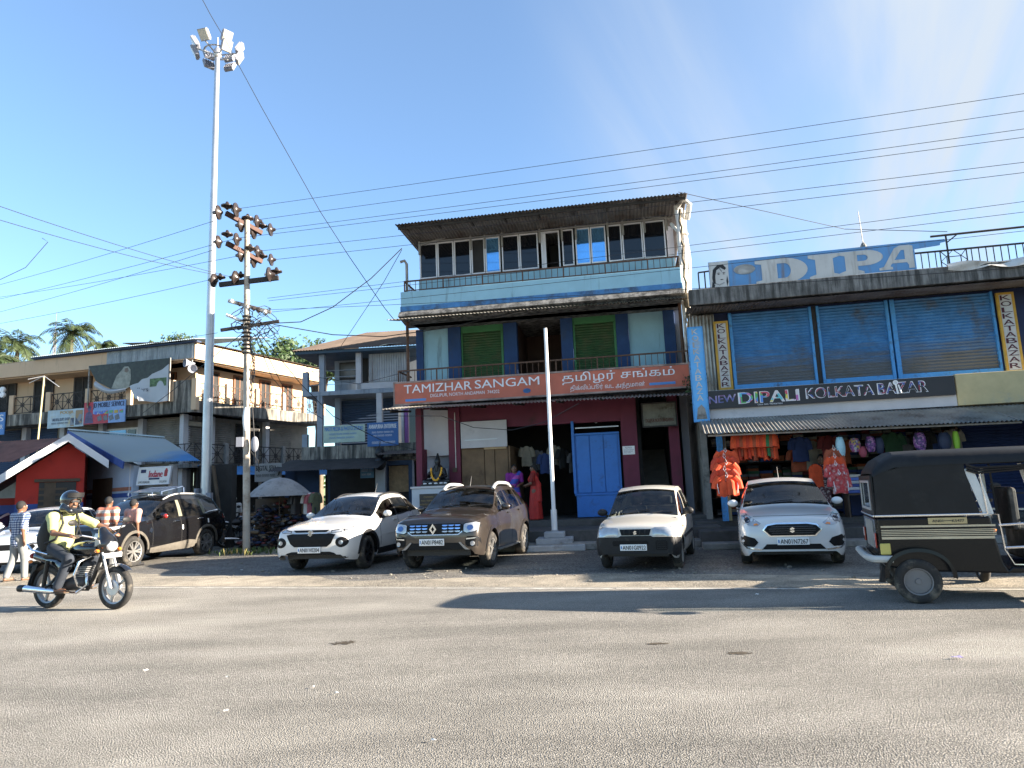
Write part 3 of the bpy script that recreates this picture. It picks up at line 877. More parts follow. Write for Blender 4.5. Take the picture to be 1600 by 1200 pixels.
letters(t, C['letter'], -.068, [('TAMIZHAR', su(631), su(737), 4.34, 4.58, dict(bold=.004)), ('SANGAM', su(742), su(843), 4.35, 4.59, dict(bold=.004)),
    ('DIGLIPUR, NORTH ANDAMAN  744202', su(672), su(780), 4.17, 4.28, dict(bold=.0)),
    ('தமிழர் சங்கம்', su(879), su(1056), 4.29, 4.63, dict(bold=.006)), ('திக்லிப்பூர் வட அந்தமான்', su(891), su(1008), 4.08, 4.27, dict(bold=.0))])
mb = MB(); mb.box(su(633), su(665), -.067, -.06, 4.10, 4.17); mb.box(su(1015), su(1056), -.067, -.06, 4.13, 4.2)
mb.lathe([(.0, -.068), (.085, -.068)], 16, (0, 0, 0), 'y', M=Matrix.Translation((su(823), 0, 4.2)) @ Matrix.Diagonal((1.3, 1, .8, 1)))
mb.build('blue_patch', C['letterblue'], t)

# painted board over the stair
t = thing('stair_board', 'weathered painted board hanging above the dark staircase', 'board', MF.w(0, 0), MF.a)
C['fadeboard'] = mat('faded_board', (.17, .17, .14), .8, var=.3, scale=4, dirt=(.07, .06, .04), dirt_amt=.5, dirt_scale=5)
a, b = e(1003, 640, .5)[0], e(1056, 640, .5)[0]
mb = MB(); mb.box(a, b, .5, .54, 3.05, 3.7); mb.build('board', C['fadeboard'], t)
mb = MB(); mb.box(a - .02, b + .02, .48, .5, 3.03, 3.07); mb.box(a - .02, b + .02, .48, .5, 3.68, 3.72); mb.box(a - .02, a + .02, .48, .5, 3.07, 3.68); mb.box(b - .02, b + .02, .48, .5, 3.07, 3.68); mb.build('frame', K['darkiron'], t)
letters(t, mat('board_text', (.10, .03, .02), .8, var=0), .494, [('DIGLIPUR NORTH ANDAMAN', a + .08, b - .08, 3.17, 3.27, dict(bold=.01))])

# white board propped over the plywood stall
o = MB(); a, b = e(720, 670, GV - .1)[0], e(792, 670, GV - .1)[0]
t = thing('notice_board', 'blank white sheet board fixed above the brown plywood stall', 'board', MF.w(0, 0), MF.a)
mb = MB(); mb.box(a, b, GV - .14, GV - .10, 2.72, 3.50); mb.build('sheet', C['whitewash'], t, bevel=.008)
mb = MB(); mb.box(a + .12, b - .3, GV - .16, GV - .141, 2.94, 2.965); mb.build('batten', K['steel'], t)
o = MB(); a, b = e(973, 705, GV - .06)[0], e(992, 705, GV - .06)[0]
t = thing('paper_notice', 'small white printed notice stuck on the maroon pillar by the blue door', 'notice', MF.w(0, 0), MF.a)
mb = MB(); mb.box(a, b, GV - .062, GV - .053, 2.32, 2.56); mb.build('paper', K['whiteclean'], t)
letters(t, mat('ink', (.1, .1, .14), .8, var=0), GV - .064, [('NOTICE', a + .08, b - .08, 2.49, 2.53), ('mmmm mm mmmm m', a + .03, b - .03, 2.44, 2.46), ('mm mmm mmmmm', a + .03, b - .06, 2.40, 2.42), ('mmmm mmm', a + .03, b - .12, 2.36, 2.38)])
# hanging bulb
t = thing('light_bulb', 'white bulb hanging from its wire over the blue metal door', 'bulb', MF.w(e(931, 655, 1.1)[0], 1.1), MF.a)
mb = MB(); mb.lathe([(.0, 3.28), (.05, 3.30), (.075, 3.37), (.06, 3.46), (.03, 3.5), (.03, 3.56), (0, 3.565)], 12); mb.build('globe', K['whiteclean'], t, smooth=True)
mb = MB(); mb.tube([(0, 0, 3.55), (0, 0, 4.0)], .008, 5); mb.build('flex', K['wire'], t)

# statue on its pedestal
pu0, pu1 = e(643, 760, -.25)[0], e(698, 760, -.25)[0]; pw = pu1 - pu0
t = thing('pedestal', 'pale blue white pedestal with a dark engraved plaque below the seated statue', 'pedestal', MF.w((pu0 + pu1) / 2, .25), MF.a)
mb = MB(); mb.box(-pw / 2, pw / 2, -.5, .5, 0.3, 1.60); mb.build('plinth', mat('pedestal_wash', (.42, .46, .50), .8, var=.06), t, bevel=.015)
mb = MB(); mb.box(-pw / 2 - .03, pw / 2 + .03, -.53, .53, 1.601, 1.66); mb.build('cap', C['whitewash'], t, bevel=.01)
pl = MB(); pl.box(-pw * .27, pw * .24, -.53, -.502, .72, 1.45); plq = pl.build('plaque', mat('black_granite', (.015, .014, .013), .35, var=.2), t)
mb = MB()
for i, (tx, w_) in enumerate((('ONE TRUTH', .2), ('mmm mmmm', .30), ('mm mmmm mmm', .36), ('mmmm mm', .36), ('mm mmm mmmm', .36), ('mmmmm mmm', .30))):
    pass
for i in range(6):
    z = 1.36 - .1 * i; hw = (.14, .22, .26, .24, .26, .20)[i]
    mb.text(('mmm', 'mm mmmm', 'mmmm mm mmm', 'mm mmmm mm', 'mmmmm mm mm', 'mmm mmmm')[i], -hw - .01, hw - .02, z - .02, z + .02, -.534)
mb.build('inscription', mat('gold_engraving', (.25, .18, .07), .6, var=0), plq)
st = thing('statue', 'black seated statue with flower garland on the pedestal', 'statue', MF.w((pu0 + pu1) / 2 + .08, .35, 1.66), MF.a)
K['statue'] = mat('black_stone', (.012, .012, .013), .35, var=.2)
sdf_obj('figure', [('c', (0, .05, .16), (0, .08, .48), .17, .15), ('c', (0, .08, .52), (0, .06, .58), .07, .06), ('e', (0, .04, .70), (.085, .10, .12)),
    ('c', (0, .05, .80), (0, .07, .93), .06, .025), ('c', (0, -.05, .58), (0, -.09, .44), .055, .02),
    ('c', (.17, .06, .46), (.25, .0, .28), .06, .05), ('c', (.25, 0, .28), (.14, -.16, .24), .045, .035), ('c', (-.17, .06, .46), (-.26, 0, .28), .06, .05), ('c', (-.26, 0, .28), (-.20, -.16, .34), .045, .035), ('e', (-.2, -.18, .37), (.035, .03, .05)), ('e', (.12, -.18, .24), (.05, .04, .03)),
    ('c', (.10, .05, .12), (.33, -.12, .12), .10, .08), ('c', (-.10, .05, .12), (-.33, -.12, .12), .10, .08), ('c', (.33, -.12, .12), (-.05, -.20, .08), .07, .05), ('c', (-.33, -.12, .12), (.05, -.22, .08), .07, .05)], K['statue'], st, vox=.018, k=.03)
mb = MB(); mb.box(-.42, .42, -.3, .3, 0, .06); mb.build('base', K['statue'], st, bevel=.015)
mb = MB()
for i in range(22):
    a = math.pi * (i / 21) ; x = .155 * math.cos(a); z = .50 - .34 * math.sin(a); mb.ell((x, -.10 - .10 * math.sin(a), z), (.03, .025, .03), 7, 5)
mb.build('garland', mat('marigold', (.75, .38, .03), .7, var=.4, scale=25), st)
mb = MB()
for x in (-.3, -.14, .02, .18, .3): mb.ell((x, -.27, .075), (.055, .03, .022), 8, 6)
mb.build('flower_offering', K['whiteclean'], st)

# ------------------------------------------------------------------ the blue shuttered shop on the right
D = {}
def worn_low(m, z1, z0, col, axis='Z', sc=(.6, 1, 5)):
    """paint rubbed off the lower slats, ragged at its upper limit"""
    t = m.node_tree; p = t.nodes['Principled BSDF']; L = t.links.new; src = p.inputs['Base Color'].links[0].from_socket
    co = t.nodes.new('ShaderNodeTexCoord'); s = t.nodes.new('ShaderNodeSeparateXYZ'); L(co.outputs['Object'], s.inputs[0])
    mp = t.nodes.new('ShaderNodeMapping'); mp.inputs['Scale'].default_value = sc; L(co.outputs['Object'], mp.inputs[0])
    n = t.nodes.new('ShaderNodeTexNoise'); n.inputs['Scale'].default_value = 2.2; n.inputs['Detail'].default_value = 8; L(mp.outputs[0], n.inputs['Vector'])
    a = t.nodes.new('ShaderNodeMath'); a.operation = 'MULTIPLY_ADD'; a.inputs[1].default_value = 1.1; L(n.outputs['Fac'], a.inputs[0]); L(s.outputs[axis], a.inputs[2])
    r = t.nodes.new('ShaderNodeMapRange'); r.inputs[1].default_value = z1 + .60; r.inputs[2].default_value = z0 + .60; r.inputs[4].default_value = .85; L(a.outputs[0], r.inputs[0])
    x = t.nodes.new('ShaderNodeMix'); x.data_type = 'RGBA'; x.inputs[7].default_value = (*col, 1); L(r.outputs[0], x.inputs[0]); L(src, x.inputs[6]); L(x.outputs[2], p.inputs['Base Color'])
D['shutblue'] = mat('blue_roller_paint', (0.052, 0.19, 0.40), 0.55, var=0.25, scale=2.5, dirt=(0.09, 0.085, 0.075), dirt_amt=0.4, dirt_scale=0.9)
worn_low(D['shutblue'], 4.85, 4.25, (.13, .115, .085))
D['frameblue'] = mat('blue_frame_paint', (0.06, 0.28, 0.60), 0.55, var=0.2, scale=4, dirt=(0.05, 0.06, 0.07), dirt_amt=0.45, dirt_scale=4)
D['cream'] = mat('cream_panel', (0.50, 0.41, 0.22), 0.8, var=0.12, dirt=(0.3, 0.3, 0.25), dirt_amt=0.3)
D['signblue'] = mat('blue_flex_sign', (0.10, 0.27, 0.52), 0.5, var=0.14, scale=1.2, dirt=(0.16, 0.15, 0.16), dirt_amt=0.3, dirt_scale=.8, streak=True)
D['signwhite'] = mat('grey_white_flex', (0.52, 0.52, 0.50), 0.6, var=0.1, dirt=(0.3, 0.28, 0.25), dirt_amt=0.4, streak=True, dirt_scale=.9)
D['signblack'] = mat('black_flex_sign', (0.012, 0.012, 0.016), 0.45, var=0.2)
D['yellow'] = mat('ochre_sign_rim', (0.50, 0.29, 0.04), 0.7, var=0.2, scale=4, dirt=(0.25, 0.15, 0.05), dirt_amt=.4)
D['maroonink'] = mat('maroon_ink', (0.07, 0.015, 0.03), 0.7, var=0.15)
D['navy'] = mat('navy_wall', (0.012, 0.025, 0.085), 0.7, var=0.2)
DB = thing('shop_building', 'two storey shop with three blue roller shutters upstairs and a tin canopy', 'building', DF.O, DF.a)
g = DF.at
def dp(name, m, mb, **k): return mb.build(name, m, DB, **k)
DL, DR = -3.35, 9.5
mb = MB(); mb.box(DL + .1, DR, 1.2, 7.8, 3.1, 3.3); mb.box(DL + .1, DR, -.22, 7.8, 6.05, 6.2); dp('floor_slab', K['concrete'], mb)
mb = MB(); mb.box(DL + .1, DR, 7.6, 7.8, .5, 6.0); mb.box(DL + .1, DL + .25, .9, 7.6, .5, 6.0); mb.box(DR - .2, DR, .9, 7.6, .5, 6.0); dp('outer_wall', K['concrete'], mb)
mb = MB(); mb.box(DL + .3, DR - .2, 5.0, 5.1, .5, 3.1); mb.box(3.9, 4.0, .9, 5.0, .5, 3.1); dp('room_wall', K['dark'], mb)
# eaves band with stained face, with a wavy tin edge under it
mb = MB(); mb.box(DL, DR, -.3, -.15, 5.98, 6.40); dp('fascia', K['concrete_stained'], mb, bevel=.02)
mb = MB(); mb.corr((DL - .05, -.42, 5.90), (DR, -.42, 5.86), (DL - .05, .8, 6.02), .09, .014); dp('canopy_sheet', K['tin_dark'], mb)
# upper wall: shutters, frames, corrugated side bay
V = .8
def dpx(name, a, b, z0, z1, m, v0=V, v1=V + .15, py=530, **k):
    mb = MB(); mb.box(g(a, py, v0)[0], g(b, py, v0)[0], v0, v1, z0, z1); return dp(name, m, mb, **k)
a, b = g(1080, 540, V)[0], g(1119, 540, V)[0]
mb = MB(); mb.corr((a, V, 3.4), (b, V, 3.4), (a, V, 5.95), .085, .015); mb.box(a, b, V + .03, V + .08, 3.4, 5.95); dp('corrugated_wall', K['tin'], mb)
for a, b in ((1146, 1268), (1284, 1389), (1404, 1557)):
    u0, u1 = g(a, 540, V)[0], g(b, 540, V)[0]
    s = shutter(DB, u0, u1, V, 3.86, 5.92, D['shutblue'], .078)
    mb = MB(); mb.box(u0, u1, V - .05, V - .02, 3.84, 3.98); mb.build('bottom_rail', D['frameblue'], s, bevel=.008)
for a, b in ((1141, 1146), (1268, 1272), (1280, 1284), (1389, 1394), (1397, 1404), (1557, 1561)):
    dpx('shutter_guide', a, b, 3.84, 5.93, D['frameblue'], v0=V - .06, v1=V + .06)
dpx('post', 1272, 1280, 3.7, 5.95, K['darkiron'], v0=V + .0, v1=V + .1)
mb = MB(); mb.box(g(1119, 540, V)[0], DR, V + .12, V + .2, 3.3, 6.0); dp('upper_wall', D['navy'], mb)
# lower fascia: black sign strip backing, white strip, cream panel
mb = MB(); mb.box(DL + .25, g(1495, 610, 0)[0], .06, .9, 3.04, 3.78); dp('fascia_box', C['whitewash'], mb)
mb = MB(); mb.box(g(1495, 610, 0)[0] + .01, DR, .02, .9, 3.04, 3.80); dp('cream_panel', D['cream'], mb, bevel=.01)
# sloping tin canopy with its rail
mb = MB(); mb.corr((DL + .0, -1.6, 2.58), (DR - 1.0, -1.6, 2.46), (DL + .05, .08, 3.06), .088, .018); dp('canopy_sheet', K['tin'], mb)
mb = MB(); mb.tube([(DL + .1, -1.45, 2.54), (3.3, -1.45, 2.48)], .028, 6)
for i in range(9):
    u = DL + .3 + 1.25 * i; mb.bar((u, -1.5, 2.53), (u, .3, 3.02), .04, .05)
dp('canopy_frame', K['steel_dull'], mb)
# shop posts
for px, m in ((1127, D['frameblue']), (1133, D['cream'])):
    u = g(px, 720, -.2)[0]
    mb = MB(); mb.box(u - .07, u + .07, -.2 + (.16 if px > 1130 else 0), -.05 + (.16 if px > 1130 else 0), .5, 2.75); dp('shop_post', m, mb)
mb = MB(); mb.box(g(1325, 760, .6)[0], g(1600, 760, .6)[0], .5, 1.3, .5, 1.02); dp('counter', D['navy'], mb, bevel=.02)
u0, u1 = g(1500, 680, .7)[0], DR - .3
shutter(DB, u0, u1, .7, .5, 3.0, D['navy'], .08)
# roof railing with square fret panels
u0, u1 = g(1428, 400, .4)[0], DR - .3
mb = MB(); v = .4; z0, z1 = 6.42, 7.02
mb.box(u0, u1, v - .02, v + .02, z1 - .04, z1); mb.box(u0, u1, v - .015, v + .015, z0, z0 + .03)
n = int((u1 - u0) / .165)
for i in range(n + 1):
    u = u0 + .165 * i
    if (i % 14) in (4, 5, 6, 7): continue
    mb.box(u - .009, u + .009, v - .009, v + .009, z0, z1 - .002)
for j in range(int(n / 14) + 1):
    c = u0 + .165 * (14 * j + 5.5); h = .30; zc = (z0 + z1) / 2
    if c > u1 - .3: continue
    for s in (-1, 1):
        mb.box(c + s * h - .011, c + s * h + .011, v - .011, v + .011, z0, z1 - .003)
        mb.box(c - .16, c + .16, v - .008, v + .008, zc + s * .11 - .009, zc + s * .11 + .009); mb.box(c + s * .16 - .009, c + s * .16 + .009, v - .0085, v + .0085, zc - .11, zc + .11)
        for q in (-1, 1): mb.bar((c + s * .16, v, zc + q * .11), (c + s * h, v, zc + q * .28), .016); 
    mb.bar((c - h, v + .001, zc), (c, v + .001, z1 - .02), .014); mb.bar((c + h, v + .001, zc), (c, v + .001, z1 - .02), .014)
    mb.bar((c - h, v + .001, zc), (c, v + .001, z0 + .02), .014); mb.bar((c + h, v + .001, zc), (c, v + .001, z0 + .02), .014)
dp('roof_railing', K['darkiron'], mb)
mb = MB(); ua = g(1478, 372, .4)[0]
mb.tube([(ua, .4, 6.4), (ua, .4, 7.42)], .022, 6); mb.bar((ua, .4, 7.2), (ua + .3, .4, 7.42), .03); mb.tube([(ua - .35, .4, 7.40), (u1, .42, 7.46)], .028, 6)
dp('railing_pipe', K['darkiron'], mb)
mb = MB(); u = g(1092, 440, .2)[0]
for k in range(3): mb.tube([(u + .16 * k, .2, 6.38), (u + .16 * k, .2, 6.98)], .018, 6)
mb.tube([(u, .2, 6.98), (u + .45, .2, 7.0)], .022, 6); dp('corner_railing', K['darkiron'], mb)

# big roof sign
t = thing('roof_sign', 'big torn blue roof sign with fat white letters and a drawn woman with head jewellery', 'signboard', DF.O, DF.a)
s0, s1 = g(1108, 430, .1)[0], g(1430, 400, .1)[0]; s2 = g(1476, 376, .1)[0]
mb = MB(); mb.prism([(s0, 6.40), (s1, 6.42), (s1 + .0, 7.03), (s2 - .12, 7.07), (s2 - .10, 7.13), (s2 + .02, 7.15), (s2, 7.21), (s1, 7.22), (s0, 7.20)], 'y', .1, .14)
mb.build('board', D['signblue'], t)
sx = lambda px: g(px, 420, .09)[0]
mb = MB()
mb.lathe([(0, 0), (1, 0)], 24, (0, .09, 0), 'y', M=Matrix.Translation((sx(1163), 0, 6.92)) @ Matrix.Diagonal((.27, 1, .135, 1)))
def fat(x0, x1, z0, z1, kind):
    w_ = x1 - x0; y = .09
    def bx(a, b, c, d): mb.prism([(x0 + a * w_, z0 + c * (z1 - z0)), (x0 + b * w_, z0 + c * (z1 - z0)), (x0 + b * w_, z0 + d * (z1 - z0)), (x0 + a * w_, z0 + d * (z1 - z0))], 'y', y - .001 * len(mb.f) * .01, y + .008)
    H = z1 - z0
    if kind == 'D':
        out = [(.0, 0), (.55, 0)] + [(.55 + .45 * math.sin(math.pi * i / 14), .5 - .5 * math.cos(math.pi * i / 14)) for i in range(1, 14)] + [(.55, 1), (0, 1), (0, .86), (.12, .82), (.12, .18), (0, .14)]
        inn = [(.42, .2), (.55, .2)] + [(.55 + .13 * math.sin(math.pi * i / 10), .5 - .3 * math.cos(math.pi * i / 10)) for i in range(1, 10)] + [(.55, .8), (.42, .8)]
    elif kind == 'I':
        out = [(0, 0), (1, 0), (1, .12), (.78, .2), (.78, .8), (1, .88), (1, 1), (0, 1), (0, .88), (.22, .8), (.22, .2), (0, .12)]; inn = None
    elif kind == 'P':
        out = [(0, 0), (.55, 0), (.55, .12), (.42, .2), (.42, .36), (.6, .36)] + [(.6 + .4 * math.sin(math.pi * i / 12), .68 - .32 * math.cos(math.pi * i / 12)) for i in range(1, 12)] + [(.6, 1), (0, 1), (0, .88), (.14, .82), (.14, .2), (0, .12)]
        inn = [(.42, .56), (.56, .56)] + [(.56 + .1 * math.sin(math.pi * i / 8), .69 - .13 * math.cos(math.pi * i / 8)) for i in range(1, 8)] + [(.56, .82), (.42, .82)]
    else:
        out = [(0, 0), (.34, 0), (.34, .1), (.28, .14), (.33, .26), (.70, .26), (.74, .14), (.74, 0), (.88, 0), (.88, .95), (.8, 1), (.55, 1), (.42, .9), (.12, .14), (0, .1)]; inn = [(.40, .40), (.66, .40), (.66, .8), (.58, .8)]
    k0 = len(mb.v)
    me = bmesh.new()
    def loop(ps): 
        vs = [me.verts.new((x0 + p[0] * w_, y, z0 + p[1] * H)) for p in ps]
        return [me.edges.new((vs[i], vs[(i + 1) % len(vs)])) for i in range(len(vs))]
    ed = loop(out) + (loop(inn) if inn else [])
    bmesh.ops.triangle_fill(me, edges=ed, use_beauty=True)
    me.verts.index_update()
    mb.add([v.co for v in me.verts], [tuple(v.index for v in f.verts) for f in me.faces]); me.free()
fat(sx(1180), sx(1262), 6.46, 7.12, 'D'); fat(sx(1264), sx(1314), 6.47, 7.12, 'I'); fat(sx(1312), sx(1382), 6.5, 7.12, 'P'); fat(sx(1374), sx(1438), 6.55, 7.15, 'A')
for i, v_ in enumerate(mb.v):
    if v_.x > s1 - .004: v_.x = s1 - .004
mb.build('lettering', D['signwhite'], t)
mb = MB(); mb.prism([(s0 + .01, 6.42), (s0 + .48, 6.42), (s0 + .50, 7.19), (s0 + .01, 7.19)], 'y', .085, .099); fpn = mb.build('portrait_panel', D['signwhite'], t)
blk = mat('black_print', (.015, .015, .016), .6, var=.2)
mb = MB(); cx = s0 + .27
def flat(pts, y=.082): mb.prism(pts, 'y', y, y + .002)
flat([(cx - .18, 6.60), (cx - .20, 6.75), (cx - .17, 6.98), (cx - .05, 7.10), (cx + .10, 7.10), (cx + .17, 7.0), (cx + .13, 6.95), (cx + .02, 7.03), (cx - .08, 6.96), (cx - .12, 6.8), (cx - .12, 6.6)])
for (x, z, w_, h) in ((-.03, 6.88, .05, .012), (.10, 6.88, .05, .012), (-.03, 6.845, .035, .014), (.10, 6.845, .035, .014), (.04, 6.70, .05, .016)):
    flat([(cx + x - w_, z), (cx + x, z - h), (cx + x + w_, z), (cx + x, z + h)], .0805)
for k in range(9): flat([(cx - .15 + .028 * k, 6.56 + .012 * abs(k - 4)), (cx - .135 + .028 * k, 6.54 + .012 * abs(k - 4)), (cx - .128 + .028 * k, 6.58 + .012 * abs(k - 4))], .0798)
flat([(cx - .24, 6.43), (cx - .18, 6.43), (cx - .14, 6.56), (cx - .20, 6.66)], .079); flat([(cx + .16, 6.5), (cx + .2, 6.62), (cx + .18, 6.8), (cx + .15, 6.66)], .079)
for k in range(7): flat([(cx - .02 + .01 * k, 7.02 - .016 * k), (cx + .0 + .01 * k, 7.03 - .016 * k), (cx - .005 + .01 * k, 7.0 - .016 * k)], .078)
mb.build('drawn_face', blk, fpn)
mb = MB(); mb.box(sx(1336), sx(1392), .086, .098, 6.44, 6.51); st_ = mb.build('number_strip', K['whiteclean'], t)
letters(st_, blk, .084, [('GST NO: 35ABCPD2777A1ZJ', sx(1338), sx(1390), 6.455, 6.495)])
# antenna on its lamp holder
t = thing('roof_antenna', 'thin whip antenna on the roof behind the big blue sign', 'antenna', DF.w(g(1348, 375, .5)[0], .5), DF.a)
mb = MB(); mb.tube([(0, 0, 6.2), (0, 0, 7.3), (-.03, 0, 8.3)], [.02, .012, .008], 6); mb.build('whip', K['steel_dull'], t)
mb = MB(); mb.lathe([(.0, 7.26), (.07, 7.28), (.08, 7.36), (.03, 7.45), (0, 7.46)], 10); mb.build('insulator', K['concrete'], t)
# torn cloth draped on the eaves
t = g(1480, 425, -.32)[0]
mb = MB()
def fn(u, v):
    return (t + u * 2.6, -.33 - .06 * math.sin(9 * u + 3 * v) - .04 * v, 6.44 - v * (.10 + .12 * abs(math.sin(7.3 * u + .5))) + .03 * math.sin(11 * u))
mb.grid(fn, 44, 5); o = mb.build('torn_sheet', D['signwhite'], None, smooth=True); o.location = DF.O; o.rotation_euler = (0, 0, DF.a)
tag(o, 'crumpled white plastic sheet draped over the roof edge beside the railing', 'sheet')

# signs on the front
def sign_at(name, label, u0, u1, z0, z1, v, fill, rim, rw=.05):
    t = thing(name, label, 'signboard', DF.O, DF.a)
    mb = MB(); mb.box(u0 + rw, u1 - rw, v, v + .05, z0 + rw, z1 - rw); mb.build('board', fill, t)
    mb = MB()
    mb.box(u0, u1, v - .012, v + .05, z0, z0 + rw); mb.box(u0, u1, v - .012, v + .05, z1 - rw, z1); mb.box(u0, u0 + rw, v - .012, v + .05, z0 + rw, z1 - rw); mb.box(u1 - rw, u1, v - .012, v + .05, z0 + rw, z1 - rw)
    mb.build('rim', rim, t); return t
def column_text(t, word, u0, u1, z0, z1, v, m, bold=.02):
    n = len(word); h = (z1 - z0) / n; mb = MB()
    for i, ch in enumerate(word):
        zt = z1 - i * h
        mb.text(ch, u0, u1, zt - h * .88, zt - h * .06, v, bold=bold)
    return mb.build('lettering', m, t)
def span(a, b, v, py=540): return g(a, py, v)[0], g(b, py, v)[0]
u0, u1 = span(1118, 1141, V - .1, 550)
t = sign_at('vertical_sign', 'narrow upright white sign with yellow rim left of the first blue shutter', u0, u1, 3.86, 5.72, V - .12, D['signwhite'], D['yellow'], .06)
column_text(t, 'KOLKATABAZAR', u0 + .09, u1 - .09, 3.93, 5.66, V - .125, D['maroonink'])
u0, u1 = span(1564, 1592, V - .1, 520)
t = sign_at('vertical_sign', 'narrow upright white sign with yellow rim right of the widest blue shutter', u0, u1, 3.84, 5.86, V - .12, D['signwhite'], D['yellow'], .055)
column_text(t, 'KOLKATABAZAR', u0 + .08, u1 - .08, 3.92, 5.80, V - .125, D['maroonink'])
u0, u1 = span(1078, 1103, -.1, 580)
D['palesign'] = mat('sky_blue_sign', (0.10, 0.36, 0.68), 0.55, var=0.18, scale=2, dirt=(.3, .33, .36), dirt_amt=.3, dirt_scale=1.5)
t = sign_at('vertical_sign', 'tall faded sky blue upright sign in the gap beside the tall building', u0, u1, 2.98, 5.45, -.12, D['palesign'], D['frameblue'], .03)
column_text(t, 'KOLKATABAZA', u0 + .12, u1 - .12, 3.5, 5.40, -.125, D['signwhite'])
mb = MB(); c = (u0 + u1) / 2
mb.prism([(c - .12, 3.05), (c + .14, 3.05), (c + .10, 3.32), (c + .02, 3.42), (c - .08, 3.34)], 'y', -.125, -.121); mb.build('faded_patch', K['concrete'], t)

t = thing('shop_sign', 'black shop signboard with multicoloured outlined lettering above the tin canopy', 'signboard', DF.O, DF.a)
u0, u1 = span(1103, 1494, -.02, 620)
mb = MB(); mb.box(u0, u1, -.04, .055, 3.30, 3.76); mb.build('board', D['signblack'], t)
def multi(name, scale, stops, bright=1.0):
    m, tt, p = _mat(name); L = tt.links.new
    co = tt.nodes.new('ShaderNodeTexCoord'); n = tt.nodes.new('ShaderNodeTexVoronoi'); n.inputs['Scale'].default_value = scale
    L(co.outputs['Object'], n.inputs['Vector'])
    s = tt.nodes.new('ShaderNodeSeparateColor'); L(n.outputs['Color'], s.inputs[0])
    r = tt.nodes.new('ShaderNodeValToRGB'); r.color_ramp.interpolation = 'CONSTANT'
    el = r.color_ramp.elements
    while len(el) < len(stops): el.new(0.5)
    for i, c_ in enumerate(stops): el[i].position = i / len(stops); el[i].color = (*c_, 1)
    L(s.outputs[0], r.inputs[0]); L(r.outputs[0], p.inputs['Base Color']); p.inputs['Roughness'].default_value = .5
    return m
D['multi'] = multi('rainbow_print', 7, [(.55, .08, .12), (.7, .55, .08), (.1, .4, .12), (.1, .25, .6), (.65, .6, .6), (.5, .15, .4), (.12, .5, .55)])
D['multi2'] = multi('muted_print', 12, [(.30, .05, .07), (.02, .02, .03), (.06, .10, .3), (.02, .02, .02), (.4, .38, .42), (.2, .04, .12)])
D['purpleink'] = multi('purple_print', 14, [(.25, .2, .4), (.1, .12, .3), (.35, .3, .45), (.2, .1, .2)])
X = lambda px: g(px, 622, -.05)[0]
letters(t, D['purpleink'], -.045, [('NEW', X(1108), X(1150), 3.43, 3.62, dict(bold=.02, dz=.03))])
letters(t, C['letter'], -.044, [('DIPALI', X(1154), X(1249), 3.385, 3.675, dict(bold=.03))], 'letter_outline')
letters(t, D['multi'], -.048, [('DIPALI', X(1156), X(1247.5), 3.398, 3.662, dict(bold=.012))])
letters(t, C['letter'], -.044, [('KOLKATA', X(1260), X(1367), 3.41, 3.68, dict(bold=.018)), ('BAZAR', X(1373), X(1452), 3.41, 3.69, dict(bold=.018))], 'letter_outline')
letters(t, D['multi2'], -.048, [('KOLKATA', X(1261), X(1366), 3.423, 3.667, dict(bold=-.004)), ('BAZAR', X(1374), X(1451), 3.423, 3.677, dict(bold=-.004))])
letters(t, C['letter'], -.045, [('CELL NO. 9434267654', X(1183), X(1222), 3.325, 3.36)], 'small_lettering')
mb = MB(); mb.lathe([(.06, -.05), (.06, -.06), (.035, -.06), (.035, -.05)], 14, (X(1402), 0, 3.68), 'y'); mb.tube([(X(1402), -.06, 3.63), (X(1404), -.06, 3.4)], .02, 6); mb.tube([(X(1406), -.06, 3.62), (X(1409), -.06, 3.42)], .018, 6)
o = mb.build('cable_loop', K['whiteclean']); o.location = DF.O; o.rotation_euler = (0, 0, DF.a); tag(o, 'small loop of white cable hung over the black shop sign', 'cable')

